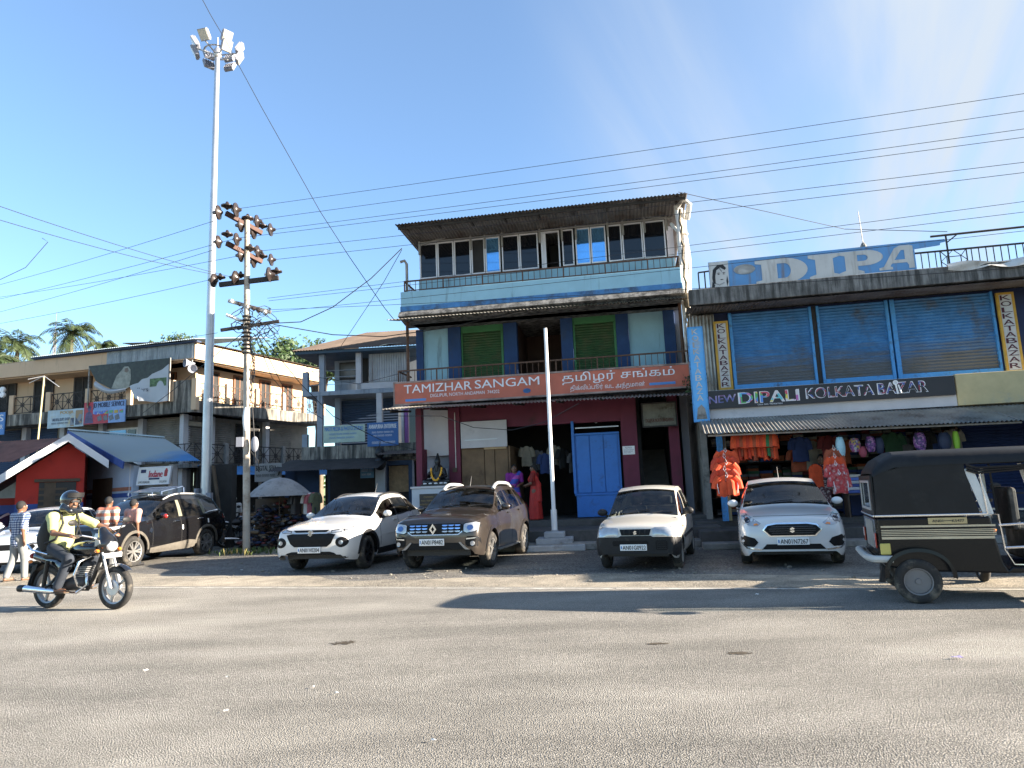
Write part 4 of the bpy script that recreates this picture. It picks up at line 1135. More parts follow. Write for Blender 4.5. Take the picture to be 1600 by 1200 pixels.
# ---------------------------------------------------------- goods hung in the shop
D['orange'] = mat('orange_cloth', (0.62, 0.075, 0.02), 0.85, var=0.25, scale=6)
D['orange2'] = mat('orange_cloth_deep', (0.48, 0.05, 0.02), 0.85, var=0.3, scale=6)
D['rust'] = mat('rust_cloth', (0.30, 0.07, 0.03), 0.85, var=0.35, scale=6)
D['greencloth'] = mat('green_cloth', (0.03, 0.16, 0.06), 0.85, var=0.2)
D['whitetrim'] = mat('white_trim', (0.70, 0.68, 0.66), 0.8, var=0.1)
D['redcloth'] = mat('printed_red_cloth', (0.45, 0.05, 0.05), .85, var=.4, scale=14, dirt=(.6, .55, .5), dirt_amt=.5, dirt_scale=9)
def shirt(name, label, cat, W, H, m, loc, rot, group=None, shorts=False, seed=0, trim=None):
    rr = random.Random(seed); ph = rr.uniform(0, 6)
    mb = MB()
    def fn(u, v):
        a = 2 * math.pi * u; z = -H * v
        wd = W / 2 * (0.25 + .75 * min(1, v * 6) ** .5) * (1 + .10 * v)
        d = .035 + .03 * v
        rip = 1 + .25 * v * math.sin(5 * a + ph)
        return (wd * math.cos(a), d * rip * math.sin(a) + .02 * v * math.sin(3 * v + ph), z + .015 * math.sin(4 * a + ph) * v)
    mb.grid(fn, 22, 10, closed_u=True)
    if not shorts:
        for s in (-1, 1):
            mb.tube([(s * W * .36, 0, -.05), (s * W * .55, .01, -.16), (s * W * .60, .015, -.30 - .04 * rr.random())], [.075, .085, .09], 9)
    o = mb.build(name, m, None, smooth=True); o.location = loc; o.rotation_euler = rot
    tag(o, label, cat, group)
    if trim:
        tb = MB(); tb.tube([(-.03, -.045, -.01), (.0, -.05, -.06), (.03, -.045, -.01)], .009, 5); tb.tube([(-.02, -.03, 0), (0, 0, .07), (.02, -.03, 0)], .006, 5)
        for s in (-1, 1): tb.tube([(s * W * .47, -.03, -.10), (s * W * .50, -.075, -.25), (s * W * .45, -.09, -H * .9)], .010, 5)
        tb.build('white_piping', D['whitetrim'], o)
    return o
def hang(px, py, v): u, z = g(px, py, v); p = DF.w(u, v, z); return p
# near bunch on the left: shirts one below another
for i, (px, py, s) in enumerate(((1133, 703, .9), (1131, 712, 1.0), (1134, 722, 1.05), (1132, 732, 1.08), (1135, 742, 1.1))):
    p = hang(px, py, -1.45 - .10 * i)
    shirt('orange_shirt', 'orange shirt with white piping in the bunch hung at the left of the canopy', 'shirt', .40 * s, .46, D['orange'] if i % 2 == 0 else D['orange2'], p, (0, 0, DF.a + .1 * (i % 3 - 1)), 'orange shirts in the hanging bunch', seed=i, trim=True)
for i, (px, py) in enumerate(((1130, 752), (1141, 749))):
    p = hang(px, py, -1.98)
    shirt('orange_shorts', ('left' if i == 0 else 'right') + ' one of two plain orange shorts under the hanging shirt bunch', 'shorts', .17, .34, D['orange'], p, (0, 0, DF.a), None, shorts=True, seed=20 + i)
mb = MB(); a = hang(1132, 680, -1.45); b = hang(1134, 752, -1.95)
mb.tube([a, b], .008, 5); tag(mb.build('hanger_cord', K['wire']), 'cord that carries the bunch of orange shirts', 'cord')
# rail of clothes seen edge on
ra, rb = hang(1146, 679, -.9), hang(1212, 677, -.9)
mb = MB(); mb.tube([ra, rb], .014, 6); tag(mb.build('clothes_rail', K['steel_dull']), 'straight steel rail carrying the row of orange garments under the canopy', 'clothes rail')
ms = [D['orange'], D['orange2'], D['rust'], D['orange'], D['orange2'], D['orange'], D['rust'], D['orange'], D['orange2'], D['orange'], D['greencloth'], D['rust'], D['orange']]
for i, m in enumerate(ms):
    q = ra.lerp(rb, (i + .5) / len(ms)); 
    lab = 'dark green garment near the right end of the clothes rail' if m is D['greencloth'] else 'orange brown garment hung edge on in the row on the rail'
    o = shirt('hanging_garment', lab, 'garment', .42, .56 + .05 * math.sin(i * 2.3), m, q + Vector((0, 0, -.02)), (0, 0, DF.a + math.pi / 2 - .25), None if m is D['greencloth'] else 'garments on the rail', seed=40 + i)
# second bunch, printed, by the saleswoman
for i, (px, py, m, s) in enumerate(((1302, 700, D['rust'], .7), (1303, 712, D['orange'], .8), (1305, 724, D['redcloth'], .85), (1310, 738, D['redcloth'], .85))):
    shirt('printed_shirt', ('topmost rust coloured', 'upper plain orange', 'lower red patterned', 'lowest red patterned')[i] + ' shirt in the bunch at the right of the shop', 'shirt', .36 * s, .46, m, hang(px, py, -1.3 - .1 * i), (0, 0, DF.a + .15 * (i % 2)), None, seed=60 + i, trim=True)
shirt('orange_cloth', 'plain orange cloth hanging left of the saleswoman', 'cloth', .30, .55, D['orange'], hang(1273, 725, -.4), (0, 0, DF.a), shorts=True, seed=70)
shirt('orange_dress', 'large dull orange dress hanging deep inside the shop', 'dress', .62, .62, D['rust'], hang(1255, 698, .6), (0, 0, DF.a), seed=71)
# bags
def bag(label, px, py, v, w_, h, m, seed, nm='hanging_bag'):
    rr = random.Random(seed); p = hang(px, py, v); mb = MB()
    def fn(u, q):
        a = 2 * math.pi * u; k = math.sin(math.pi * min(1, .12 + q * .8)) ** .5
        return (w_ / 2 * k * math.cos(a) * (1 + .08 * math.sin(3 * a + seed)), .09 * k * math.sin(a), -h * q)
    mb.grid(fn, 16, 9, closed_u=True)
    o = mb.build(nm, m, None, smooth=True); o.location = p; o.rotation_euler = (0, 0, DF.a + rr.uniform(-.2, .2)); tag(o, label, 'bag')
    tb = MB(); tb.tube([(-w_ * .3, 0, -.04), (0, 0, .10), (w_ * .3, 0, -.04)], .008, 5); tb.build('handle', K['wire'], o)
D['bagblue'] = mat('pale_blue_bag', (.35, .55, .62), .5, var=.2, dirt=(.05, .25, .32), dirt_amt=.5, dirt_scale=6)
D['bagprint'] = multi('bag_print', 22, [(.3, .12, .4), (.6, .45, .1), (.5, .5, .55), (.12, .1, .25), (.5, .15, .3)])
D['bagpink'] = mat('pink_bag', (.38, .08, .12), .7, var=.3)
D['bagpurple'] = multi('purple_bag_print', 26, [(.22, .06, .26), (.1, .05, .18), (.4, .2, .38), (.05, .04, .1)])
D['bagdark'] = mat('navy_bag', (.02, .03, .07), .6, var=.3)
D['baggreen'] = mat('lime_bag', (.30, .55, .05), .6, var=.25)
bag('pale blue and teal drawstring bag hanging beside the red bunch', 1311, 683, -1.3, .20, .50, D['bagblue'], 1)
bag('square bag with gold and violet print hanging under the canopy', 1334, 685, -.7, .26, .32, D['bagprint'], 2)
bag('small pink bag hanging low beside the gold and violet bag', 1347, 698, -.7, .17, .24, D['bagpink'], 3)
bag('mauve backpack hanging right of the pink bag', 1359, 682, -.8, .22, .36, D['bagpurple'], 4)
bag('navy bag with a pale squiggle hanging beside the mauve backpack', 1373, 684, -.8, .20, .36, D['bagdark'], 5)
bag('pink violet patterned backpack hanging above the rickshaw roof', 1436, 676, -.9, .28, .42, D['bagpurple'], 6)
bag('dark rounded bag hanging left of the lime green bag', 1474, 676, -.9, .28, .40, D['bagdark'], 7)
bag('lime green bag hanging at the right end above the rickshaw', 1492, 674, -.9, .14, .44, D['baggreen'], 8)
# folded stacks on a shelf
t = thing('shelf', 'dark shelf board carrying the folded blue packets', 'shelf', DF.O, DF.a)
a, b = g(1322, 770, -.1)[0], g(1352, 770, -.1)[0]
mb = MB(); mb.box(a, b + .3, -.25, .25, 1.02, 1.06); mb.build('shelf_board', K['wood'], t)
mb = MB(); mb.box(a, a + .04, -.2, .2, .5, 1.02); mb.box(b + .26, b + .3, -.2, .2, .5, 1.02); mb.build('bracket', K['wood'], t)
cols = [('blue', (.04, .09, .35)), ('white', (.55, .55, .58)), ('deep blue', (.03, .06, .25)), ('pale grey', (.42, .45, .5)), ('bright blue', (.08, .16, .5)), ('cream', (.5, .46, .4))]
for i, (nm, c_) in enumerate(cols):
    mb = MB(); mb.box(a + .03 * (i % 2), b + .02 * (i % 3), -.2, .15, 1.065 + .075 * i, 1.135 + .075 * i)
    o = mb.build('folded_packet', mat('packet_' + nm.replace(' ', '_'), c_, .5, var=.2), None, bevel=.015); o.location = DF.O; o.rotation_euler = (0, 0, DF.a)
    tag(o, nm + ' folded cloth packet in the stack behind the rickshaw', 'packet')
gd = [mat('shelf_cloth_' + c_[0], tuple(q * .55 for q in c_[1]), .85, var=.3) for c_ in (('red', (.22, .03, .03)), ('blue', (.04, .08, .25)), ('grey', (.2, .2, .21)), ('orange', (.4, .1, .03)), ('cream', (.4, .36, .28)), ('black', (.02, .02, .02)), ('green', (.04, .13, .06)))]  # cloth colours scaled down so they carry the dimness of the shop interior
rs = random.Random(2); mb = MB(); 
for r_ in range(5):
    u = -2.9
    while u < 3.7:
        w_ = rs.uniform(.22, .4); z = .55 + .47 * r_
        for k in range(rs.randint(2, 5)): mb.box(u, u + w_ - .03, 1.9 + rs.uniform(-.06, .06), 2.4, z + .075 * k, z + .075 * k + .068, rs.randrange(7))
        u += w_
    mb.box(-3, 3.8, 1.95, 2.5, z - .035, z - .005, 5)
o = mb.build('cloth_stock', gd); o.location = DF.O; o.rotation_euler = (0, 0, DF.a); tag(o, 'folded cloth stock crowding the shelves deep in the shop', 'cloth', kind='stuff')
for i in range(9):
    shirt('display_dress', 'dim dress hung in the row at the middle of the shop under the canopy', 'dress', .36, .62 + .1 * (i % 3), gd[(i * 3 + 1) % 7], DF.w(-.9 + .34 * i + .8 * (i > 3), .3 + .2 * (i % 2), 2.5 - .1 * (i % 2)), (0, 0, DF.a + .3 * math.sin(i)), 'dresses hung across the shop', seed=110 + i)
for i in range(6):
    u, z = MF.at(822 + 14 * i, 690, 1.6); shirt('display_garment', 'pale garment hung in the dark doorway of the tall building', 'garment', .30, .6, gd[(4, 2, 1, 4, 5, 2)[i]], MF.w(u, 1.6 + .25 * (i % 2), 2.75 - .12 * (i % 3)), (0, 0, MF.a + .2 * i), 'garments hung in the dark doorway', seed=130 + i)

# ------------------------------------------------------------------ cream corner building on the left
L_ = {}
L_['peach'] = mat('peach_wash', (0.60, 0.43, 0.28), 0.85, var=0.07, scale=1, dirt=(0.3, 0.22, 0.15), dirt_amt=0.15, streak=True, dirt_scale=.8)
L_['shut'] = mat('old_grey_shutter', (0.22, 0.205, 0.18), 0.7, var=0.2, scale=2, dirt=(.1, .08, .06), dirt_amt=.4)
L_['bluesh'] = mat('navy_shutter', (0.03, 0.055, 0.11), 0.7, var=0.2)
L_['doorbrown'] = mat('brown_door', (0.16, 0.062, 0.022), 0.6, var=0.25, scale=5)
L_['roofblue'] = mat('blue_roof_sheet', (0.03, 0.19, 0.42), 0.55, var=0.15, scale=1.5, dirt=(0.10, 0.12, 0.14), dirt_amt=.5, dirt_scale=.8)
worn_low(L_['roofblue'], 1.5, .3, (.40, .39, .32), 'X', (1, .5, 1))
L_['roofpale'] = mat('pale_roof_edge', (0.40, 0.50, 0.56), 0.6, var=.2)
L_['stain'] = mat('mould_streaked_wall', (0.36, 0.33, 0.28), .9, var=.25, scale=3, dirt=(.025, .024, .022), dirt_amt=1.0, dirt_scale=.9, streak=True, bump=.3, bscale=20)
cc = AT(298, 784, 31.0)
CL = Frame(cc.x, cc.y, -14.5); CR = Frame(cc.x, cc.y, 66.0)
CRM = Matrix.Rotation(CR.a - CL.a, 4, 'Z')
CB = thing('corner_building', 'peach coloured corner building with lattice railings and mould stained balcony slabs', 'building', CL.O, CL.a)
def cp(name, m, mb, right=False, **k):
    if right: xf(mb, CRM)
    return mb.build(name, m, CB, **k)
LW, RW = 15.5, 9.0           # wing lengths
def wing(R_):
    """both wings in their own frame: u runs along the front (left wing from -LW to 0, right wing 0 to RW)"""
    a, b = (0.0, RW) if R_ else (-LW, 0.0)
    sgn = 1
    mb = MB(); mb.box(a, b, .0, .16, 7.95, 8.68); cp('parapet', L_['peach'], mb, R_, bevel=.01)
    mb = MB(); mb.box(a + (.17 if R_ else 0), b - (0 if R_ else .17), .16, 6.5, 7.9, 7.98); cp('ceiling_slab', L_['peach'], mb, R_)
    mb = MB(); mb.box(a, b, 0.0, .14, 5.50, 6.06); cp('balcony_slab', L_['stain'], mb, R_, bevel=.02)
    mb = MB(); mb.box(a, b, .141, 5, 5.5, 5.62); cp('balcony_floor', K['concrete_stained'], mb, R_)
    mb = MB(); mb.box(a, b, .0, 5, 3.0, 3.18); cp('gallery_floor', K['concrete_stained'], mb, R_)
    mb = MB(); mb.box(a + (1.3 if R_ else 0), b - (0 if R_ else 1.0), 1.3, 1.45, 5.63, 7.9); cp('upper_wall', L_['peach'], mb, R_)
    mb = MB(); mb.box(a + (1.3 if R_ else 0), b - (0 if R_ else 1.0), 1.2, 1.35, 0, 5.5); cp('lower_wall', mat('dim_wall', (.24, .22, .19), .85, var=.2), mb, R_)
wing(False); wing(True)
# lattice railings
def lattice(u0, u1, v, z0, z1, R_, m):
    mb = MB(); h = z1 - z0
    mb.box(u0, u1, v - .02, v + .02, z1 - .04, z1); mb.box(u0, u1, v - .02, v + .02, z0, z0 + .03)
    n = max(1, round((u1 - u0) / h)); w_ = (u1 - u0) / n
    for i in range(n):
        c = u0 + (i + .5) * w_; zc = (z0 + z1) / 2; t = .022
        mb.bar((c - w_ / 2, v, z0), (c + w_ / 2, v, z1), t); mb.bar((c - w_ / 2, v + .003, z1), (c + w_ / 2, v + .003, z0), t)
        mb.box(c - w_ / 2 - .012, c - w_ / 2 + .012, v - .014, v + .014, z0, z1 - .001); mb.bar((c - w_ / 2, v + .006, zc), (c + w_ / 2, v + .006, zc), t); mb.bar((c, v + .009, z0), (c, v + .009, z1), t)
        mb.lathe([(.12, v - .012), (.12, v + .012), (.09, v + .012), (.09, v - .012)], 10, (c, 0, zc), 'y', close=True)
    cp('railing', m, mb, R_)
rp = [-LW, -13.2, CL.at(18, 620)[0], CL.at(75, 620)[0], CL.at(137, 610)[0], CL.at(201, 610)[0]]
for i in range(len(rp) - 1):
    lattice(rp[i] + .14, rp[i + 1] - .14, .07, 6.10, 6.92, False, K['darkiron'])
for u in rp[1:]:
    mb = MB(); mb.box(u - .14, u + .14, -.01, .15, 6.06, 7.02); cp('railing_post', L_['peach'], mb, False, bevel=.01)
mb = MB(); mb.box(-1.1, -.16, .0, .12, 6.061, 7.0); cp('stained_panel', L_['stain'], mb)
mb = MB(); mb.box(-1.3, -1.1, -.01, .14, 6.061, 7.05); cp('railing_post', L_['peach'], mb, bevel=.01)
rr_ = [.1, 2.0, 3.9, 5.8, 7.4, RW]
for i in range(5):
    lattice(rr_[i] + .1, rr_[i + 1] - .1, .07, 6.10, 6.90, True, L_['peach'] if False else K['darkiron'])
    lattice(rr_[i] + .1, rr_[i + 1] - .1, .07, 3.22, 4.10, True, K['darkiron'])
    for z0, z1 in ((6.06, 7.02), (3.18, 4.18)):
        mb = MB(); mb.box(rr_[i + 1] - .1, rr_[i + 1] + .1, -.01, .15, z0, z1); cp('railing_post', L_['peach'] if z0 > 5 else K['concrete'], mb, True, bevel=.01)
lattice(-1.6, -.1, .07, 3.22, 4.1, False, K['darkiron'])
mb = MB(); mb.box(-.12, .14, -.03, .2, 5.6, 7.05); cp('corner_post', L_['peach'], mb, bevel=.01)
# openings in the upper wall
def opening(u0, u1, v, z0, z1, R_, m=L_['doorbrown'], leaf=True):
    mb = MB(); mb.box(u0, u1, v - .05, v + .02, z0, z1); d = cp('window' if z0 > 5.8 else 'door', K['dark'], mb, R_)
    fr = MB(); t = .09
    fr.box(u0 - t, u0, v - .08, v, z0, z1 + t); fr.box(u1, u1 + t, v - .08, v, z0, z1 + t); fr.box(u0, u1, v - .08, v, z1, z1 + t); fr.box((u0 + u1) / 2 - .03, (u0 + u1) / 2 + .03, v - .075, v - .052, z0, z1)
    if R_: xf(fr, CRM)
    fr.build('frame', m, d)
    if leaf:
        lf = MB(); lf.bar((u1, v - .1, (z0 + z1) / 2), (u1 + .28, v - .5, (z0 + z1) / 2), .04, (z1 - z0))
        if R_: xf(lf, CRM)
        lf.build('shutter_leaf', m, d)
dkdoor = mat('dark_door', (.05, .04, .035), .7, var=.3)
for a, b in ((4, 26), (58, 84), (120, 143)): opening(CL.at(a, 590, 1.3)[0], CL.at(b, 590, 1.3)[0], 1.3, 5.66, 7.85, False, dkdoor, False)
opening(CL.at(266, 590, 1.3)[0], CL.at(274, 590, 1.3)[0], 1.3, 5.66, 7.6, False, L_['doorbrown'], False)
for a in (1.9, 3.6, 5.4, 7.1): opening(a, a + .6, 1.3, 5.9 if a < 2 else 5.66, 7.7, True, leaf=False)
# first-floor shutters and piers
for px0, px1, m in ((0, 33, L_['bluesh']), (47, 90, L_['bluesh']), (103, 152, L_['shut']), (224, 286, L_['shut'])):
    u0, u1 = CL.at(px0, 670, 1.18)[0], CL.at(px1, 670, 1.18)[0]
    shutter(CB, u0, u1, 1.17, 3.2, 5.45, m, .1)
for px in (38, 97, 157, 219, 290):
    u = CL.at(px, 670, .9)[0]; mb = MB(); mb.box(u - .14, u + .14, .9, 1.16, 0, 5.5); cp('pier', C['whitewash'], mb)
u0, u1 = CL.at(165, 670, 1.15)[0], CL.at(216, 670, 1.15)[0]
mb = MB(); mb.box(u0, u1, 1.13, 1.19, 3.4, 5.15); wn = cp('window', C['alu'], mb)
q = MB(); q.box(u0 + .1, (u0 + u1) / 2 + .3, 1.10, 1.128, 3.5, 5.05); q.build('pane', C['panesky'] if False else mat('sky_pane', (.1, .19, .3), .05, .6, var=.2), wn)
q = MB(); q.box((u0 + u1) / 2 + .4, u1 - .1, 1.10, 1.128, 3.5, 5.05); q.build('pane', C['panedark'], wn)
for a, b, m in ((.6, 1.7, L_['shut']), (2.1, 3.3, L_['shut']), (3.6, 5.2, K['dark']), (6.0, 7.6, L_['shut'])):
    mb = MB(); mb.corr((a, 1.15, 3.2), (a, 1.15, 5.3), (b, 1.15, 3.2), .1, .014); cp('roller_shutter', m, mb, True)
for u in (.35, 1.9, 5.5): 
    mb = MB(); mb.box(u - .13, u + .13, .85, 1.1, 0, 5.5); cp('pier', C['whitewash'], mb, True)
mb = MB(); mb.box(-.1, .12, .9, 1.1, 0, 5.5); cp('pier', C['whitewash'], mb)
mb = MB(); mb.box(.5, 1.8, .98, 1.1, 5.0, 5.2); cp('blind_box', mat('cream_box', (.5, .45, .35), .8), mb, True)
# pale sheet in the parapet and the blue tin roof behind
mb = MB(); u0 = CL.at(168, 555)[0]
mb.corr((u0, -.03, 8.0), (-.02, -.03, 8.0), (u0, -.03, 8.70), .12, .012); cp('parapet_sheet', mat('mouldy_sheet', (.30, .34, .36), .7, var=.2, dirt=(.12, .15, .16), dirt_amt=.6, streak=True, dirt_scale=.7), mb)
mb = MB(); ua = CL.at(55, 552)[0]
mb.corr((ua, -.25, 8.78), (.3, -.35, 8.80), (ua, 5.5, 10.0), .12, .02); cp('roof', L_['roofpale'], mb)
mb = MB(); mb.box(ua, .25, -.2, .1, 8.69, 8.76); mb.box(ua, 0, .15, .3, 8.3, 8.69); cp('roof_beam', mat('navy_beam', (.02, .04, .09), .7), mb)
mb = MB(); mb.corr((.0, -.2, 8.74), (RW, -.2, 8.70), (0, 5, 9.3), .12, .02); cp('roof', K['tin_dark'], mb, True)
# blue lean-to along the right wing and the dim shops below
mb = MB(); mb.corr((.3, -1.7, 2.62), (RW + 1.5, -1.7, 2.62), (.3, .05, 3.1), .1, .018); cp('lean_to_roof', mat('blue_tin', (.04, .20, .46), .55, var=.2, dirt=(.1, .12, .15), dirt_amt=.3), mb, True)
for u in (1.0, 2.6, 4.2, 5.8, 7.4):
    mb = MB(); mb.box(u, u + .12, -1.5, -1.38, 0, 2.65); cp('lean_to_post', K['concrete'] if u < 3 else K['darkiron'], mb, True)
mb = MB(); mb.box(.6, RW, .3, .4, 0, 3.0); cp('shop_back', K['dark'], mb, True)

# signs hung on the balcony
t = thing('billboard', 'torn billboard with dark foliage photograph and pale loose lower sheet on the balcony', 'billboard', CL.O, CL.a)
b0, b1 = CL.at(138, 600, -.2)[0], CL.at(264, 600, -.2)[0]
L_['leafprint'] = mat('foliage_print', (0.016, 0.022, 0.016), 0.5, var=0.9, scale=5, dirt=(.06, .07, .055), dirt_amt=.25, dirt_scale=6)
L_['paleprint'] = mat('pale_print', (0.40, 0.42, 0.44), 0.5, var=0.1, scale=1)
z0 = 6.06; z1 = 8.05
def bw(u, v):
    return (b0 + (b1 - b0) * u, -.22, z0 + (z1 - z0) * v)
mb = MB()
edge = [(0, .98), (.05, .80), (.10, .62), (.16, .55), (.24, .46), (.30, .40), (.38, .40), (.48, .38), (.52, .42), (.58, .46), (.64, .48), (.68, .56), (.75, .58), (.80, .66), (.86, .70), (.92, .74), (1, .86)]
top = [bw(0, 1), bw(1, 1)]
for i in range(len(edge) - 1):
    p, q = edge[i], edge[i + 1]
    mb.add([bw(*p), bw(*q), bw(q[0], 1.0), bw(p[0], 1.0)], [(0, 1, 2, 3)])
mb.build('printed_sheet', L_['leafprint'], t)
mb = MB()
def cloth(pts, n=10):
    pass
lower = [(.53, .42, .10), (.58, .46, .03), (.64, .48, .0), (.68, .56, .0), (.75, .58, .0), (.80, .66, .0), (.86, .70, 0), (.92, .74, 0), (1, .86, 0)]
def lo_fn(u, v):
    x = .53 + .47 * u
    i = max(k for k in range(len(lower)) if lower[k][0] <= x + 1e-6); j = min(i + 1, len(lower) - 1)
    f = 0 if i == j else (x - lower[i][0]) / (lower[j][0] - lower[i][0])
    ztop = lower[i][1] + (lower[j][1] - lower[i][1]) * f
    zb = .05 * math.sin(6 * u) * (1 - u) if u > .12 else .10
    xx = x + .10 * v * (1 - u)
    p = bw(xx, ztop * (1 - v) + zb * v)
    return (p[0], p[1] - .03 - .10 * v * (1 - u) * (1 + math.sin(9 * u)), p[2])
mb.grid(lo_fn, 26, 14)
def curl(u, v):
    x = .10 + .40 * u
    zt = .62 - .24 * math.sin(math.pi * .5 * min(1, u * 1.6))
    p = bw(x, zt - v * (.06 + .10 * (1 - u)))
    return (p[0], p[1] - .02 - .10 * math.sin(math.pi * v), p[2])
mb.grid(curl, 16, 6)
lowsheet = mb.build('loose_sheet', L_['paleprint'], t, smooth=True)
mb = MB()
def fl(pts, m=0, y=-.25): mb.add([(bw(p[0], p[1])[0], y, bw(p[0], p[1])[2]) for p in pts], [tuple(range(len(pts)))], m)
fl([(.30, .40), (.36, .70), (.42, .82), (.45, .90), (.50, .90), (.53, .82), (.54, .60), (.52, .40), (.48, .37)], 0, -.226)
fl([(.455, .78), (.465, .86), (.495, .87), (.51, .80), (.49, .75)], 1, -.23)
mb.build('printed_figure', [mat('sepia_gown', (.26, .27, .23), .6, var=.4, scale=4), mat('sepia_face', (.17, .13, .10), .6)], t)
mb = MB()
fl([(.78, .36), (.98, .36), (.98, .55), (.78, .55)], 0, -.262); mb.build('printed_photo', mat('green_print', (.07, .13, .05), .6, var=.8, scale=9), lowsheet)
letters(lowsheet, mat('grey_ink', (.06, .06, .07), .7, var=0), -.30, [('ellers', b0 + (b1 - b0) * .60, b0 + (b1 - b0) * .77, 6.58, 6.78), ('DIGLIPUR', b0 + (b1 - b0) * .63, b0 + (b1 - b0) * .72, 6.47, 6.52)])
for u in (0, 1):
    mb = MB(); p = bw(u, 0); mb.box(p[0] - .03, p[0] + .03, -.2, -.15, z0, z1 + .02); mb.build('frame_post', K['steel_dull'], t)

def flat_sign(name, label, fr, pxs, v, z0, z1, board, texts, tilt=0, rim=None):
    """a thin printed sign: texts = [(material, [(string, fx0, fx1, fz0, fz1, opts)])]"""
    u0, u1 = fr.at(pxs[0], pxs[2], v)[0], fr.at(pxs[1], pxs[2], v)[0]
    t = thing(name, label, 'sign', fr.w(u0, v, z0), fr.a)
    if tilt: t.rotation_euler = (tilt, 0, fr.a)
    w_, h = u1 - u0, z1 - z0
    mb = MB(); mb.box(0, w_, 0, .05, 0, h); mb.build('board', board, t)
    for m, its in texts:
        letters(t, m, -.006, [(s, a * w_, b * w_, c * h, d * h, o) for s, a, b, c, d, o in its])
    if rim:
        mb = MB(); k = .03; mb.box(-k, w_ + k, -.01, .06, -k, 0); mb.box(-k, w_ + k, -.01, .06, h, h + k); mb.box(-k, 0, -.01, .06, 0, h); mb.box(w_, w_ + k, -.01, .06, 0, h); mb.build('rim', rim, t)
    return t, w_, h
ink = mat('navy_ink', (.015, .02, .07), .6, var=0)
t, w_, h = flat_sign('shop_banner', 'blue and red banner reading JD MOBILE SERVICE on the peach balcony', CL, (132, 196, 632), -.12, 5.28, 6.32, mat('mobile_banner', (.22, .36, .62), .6, var=.2, scale=2), 
    [(ink, [('JD MOBILE SERVICE', .22, .98, .66, .95, dict(bold=.03))])])
mb = MB()
for i in range(6): mb.box(w_ * (.26 + .12 * i), w_ * (.35 + .12 * i), -.012, -.002, h * .42, h * .56)
mb.build('brand_strip', multi('strip_print', 5, [(.5, .5, .55), (.5, .35, .05), (.1, .15, .5), (.5, .08, .08), (.1, .35, .15)]), t)
mb = MB()
for i in range(4): mb.prism([(w_ * (.36 + .14 * i), h * .10), (w_ * (.46 + .14 * i), h * .16), (w_ * (.42 + .14 * i), h * .38), (w_ * (.33 + .14 * i), h * .30)], 'y', -.012, -.002)
mb.build('printed_phone', mat('phone_print', (.09, .09, .12), .3, var=.5, scale=8), t)
mb = MB(); mb.ell((w_ * .13, -.004, h * .72), (w_ * .05, .004, h * .13)); mb.prism([(w_ * .02, h * .04), (w_ * .24, h * .04), (w_ * .2, h * .5), (w_ * .13, h * .6), (w_ * .05, h * .5)], 'y', -.010, -.002); mb.build('printed_person', mat('person_print', (.10, .07, .15), .6, var=.5, scale=6), t)
mb = MB(); mb.box(0, w_ * .6, -.0045, -.001, 0, h * .45); mb.box(0, w_ * .22, -.0045, -.001, h * .451, h); mb.build('red_field', mat('red_field', (.45, .05, .07), .6, var=.2), t)
t, w_, h = flat_sign('shop_banner', 'pale blue and cream banner under the lattice railing left of the red one', CL, (75, 131, 644), -.12, 5.22, 6.08, mat('pale_blue_banner', (.42, .52, .56), .6, var=.2, scale=2, dirt=(.5, .4, .2), dirt_amt=.4), 
    [(mat('gold_ink', (.45, .25, .04), .6, var=0), [('POOJA', .35, .72, .70, .92, dict(bold=.03))]), (ink, [('TAILOR & SUITS SHOP', .12, .62, .38, .54, dict(bold=.02)), ('mmm mmmm mm', .12, .58, .20, .30, {})])])
mb = MB(); mb.box(w_ * .64, w_ * .74, -.01, -.002, h * .05, h * .5); mb.box(w_ * .78, w_ * .97, -.01, -.002, h * .1, h * .9); mb.build('printed_picture', multi('dark_picture', 4, [(.05, .06, .1), (.2, .22, .25), (.3, .2, .1)]), t)
t, w_, h = flat_sign('shop_banner', 'blue and white banner cut by the left edge of the photo', CL, (-30, 7, 660), -.12, 5.1, 6.2, C['letterblue'], [(C['letter'], [('S', .75, .95, .6, .9, dict(bold=.03)), ('COLOUR', .1, .95, .25, .45, dict(bold=.02))])])
# loudspeakers and two round lamps
t = thing('horn_speaker', 'pair of grey horn loudspeakers on the corner post of the peach building', 'loudspeaker', CL.w(-.1, -.05, 7.6), CL.a)
mb = MB()
for dx, dz, a in ((-.05, .12, -.5), (.15, -.18, .9)):
    M = Matrix.Translation((dx, -.2, dz)) @ Matrix.Rotation(a, 4, 'Z'); mb.lathe([(.04, .3), (.06, .15), (.12, 0), (.2, -.15), (.19, -.15), (.1, .02), (0, .1)], 14, (0, 0, 0), 'y', M=M)
mb.build('horn', C['greywash'], t, smooth=True)
mb = MB(); mb.bar((0, 0, -.3), (0, 0, .3), .04); mb.build('bracket', K['steel_dull'], t)
for i, (px, py) in enumerate(((5, 609), (5, 617))):
    u, z = CL.at(px, py, -.15); mb = MB(); mb.lathe([(0, -.1), (.14, -.08), (.15, 0), (.1, .08), (0, .1)], 16, (0, 0, 0), 'y'); o = mb.build('round_lamp', K['whiteclean'], None, smooth=True); o.location = CL.w(u, -.15, z); o.rotation_euler = (0, 0, CL.a); tag(o, ('upper' if i == 0 else 'lower') + ' of two round white lamps at the left edge of the peach balcony', 'lamp')
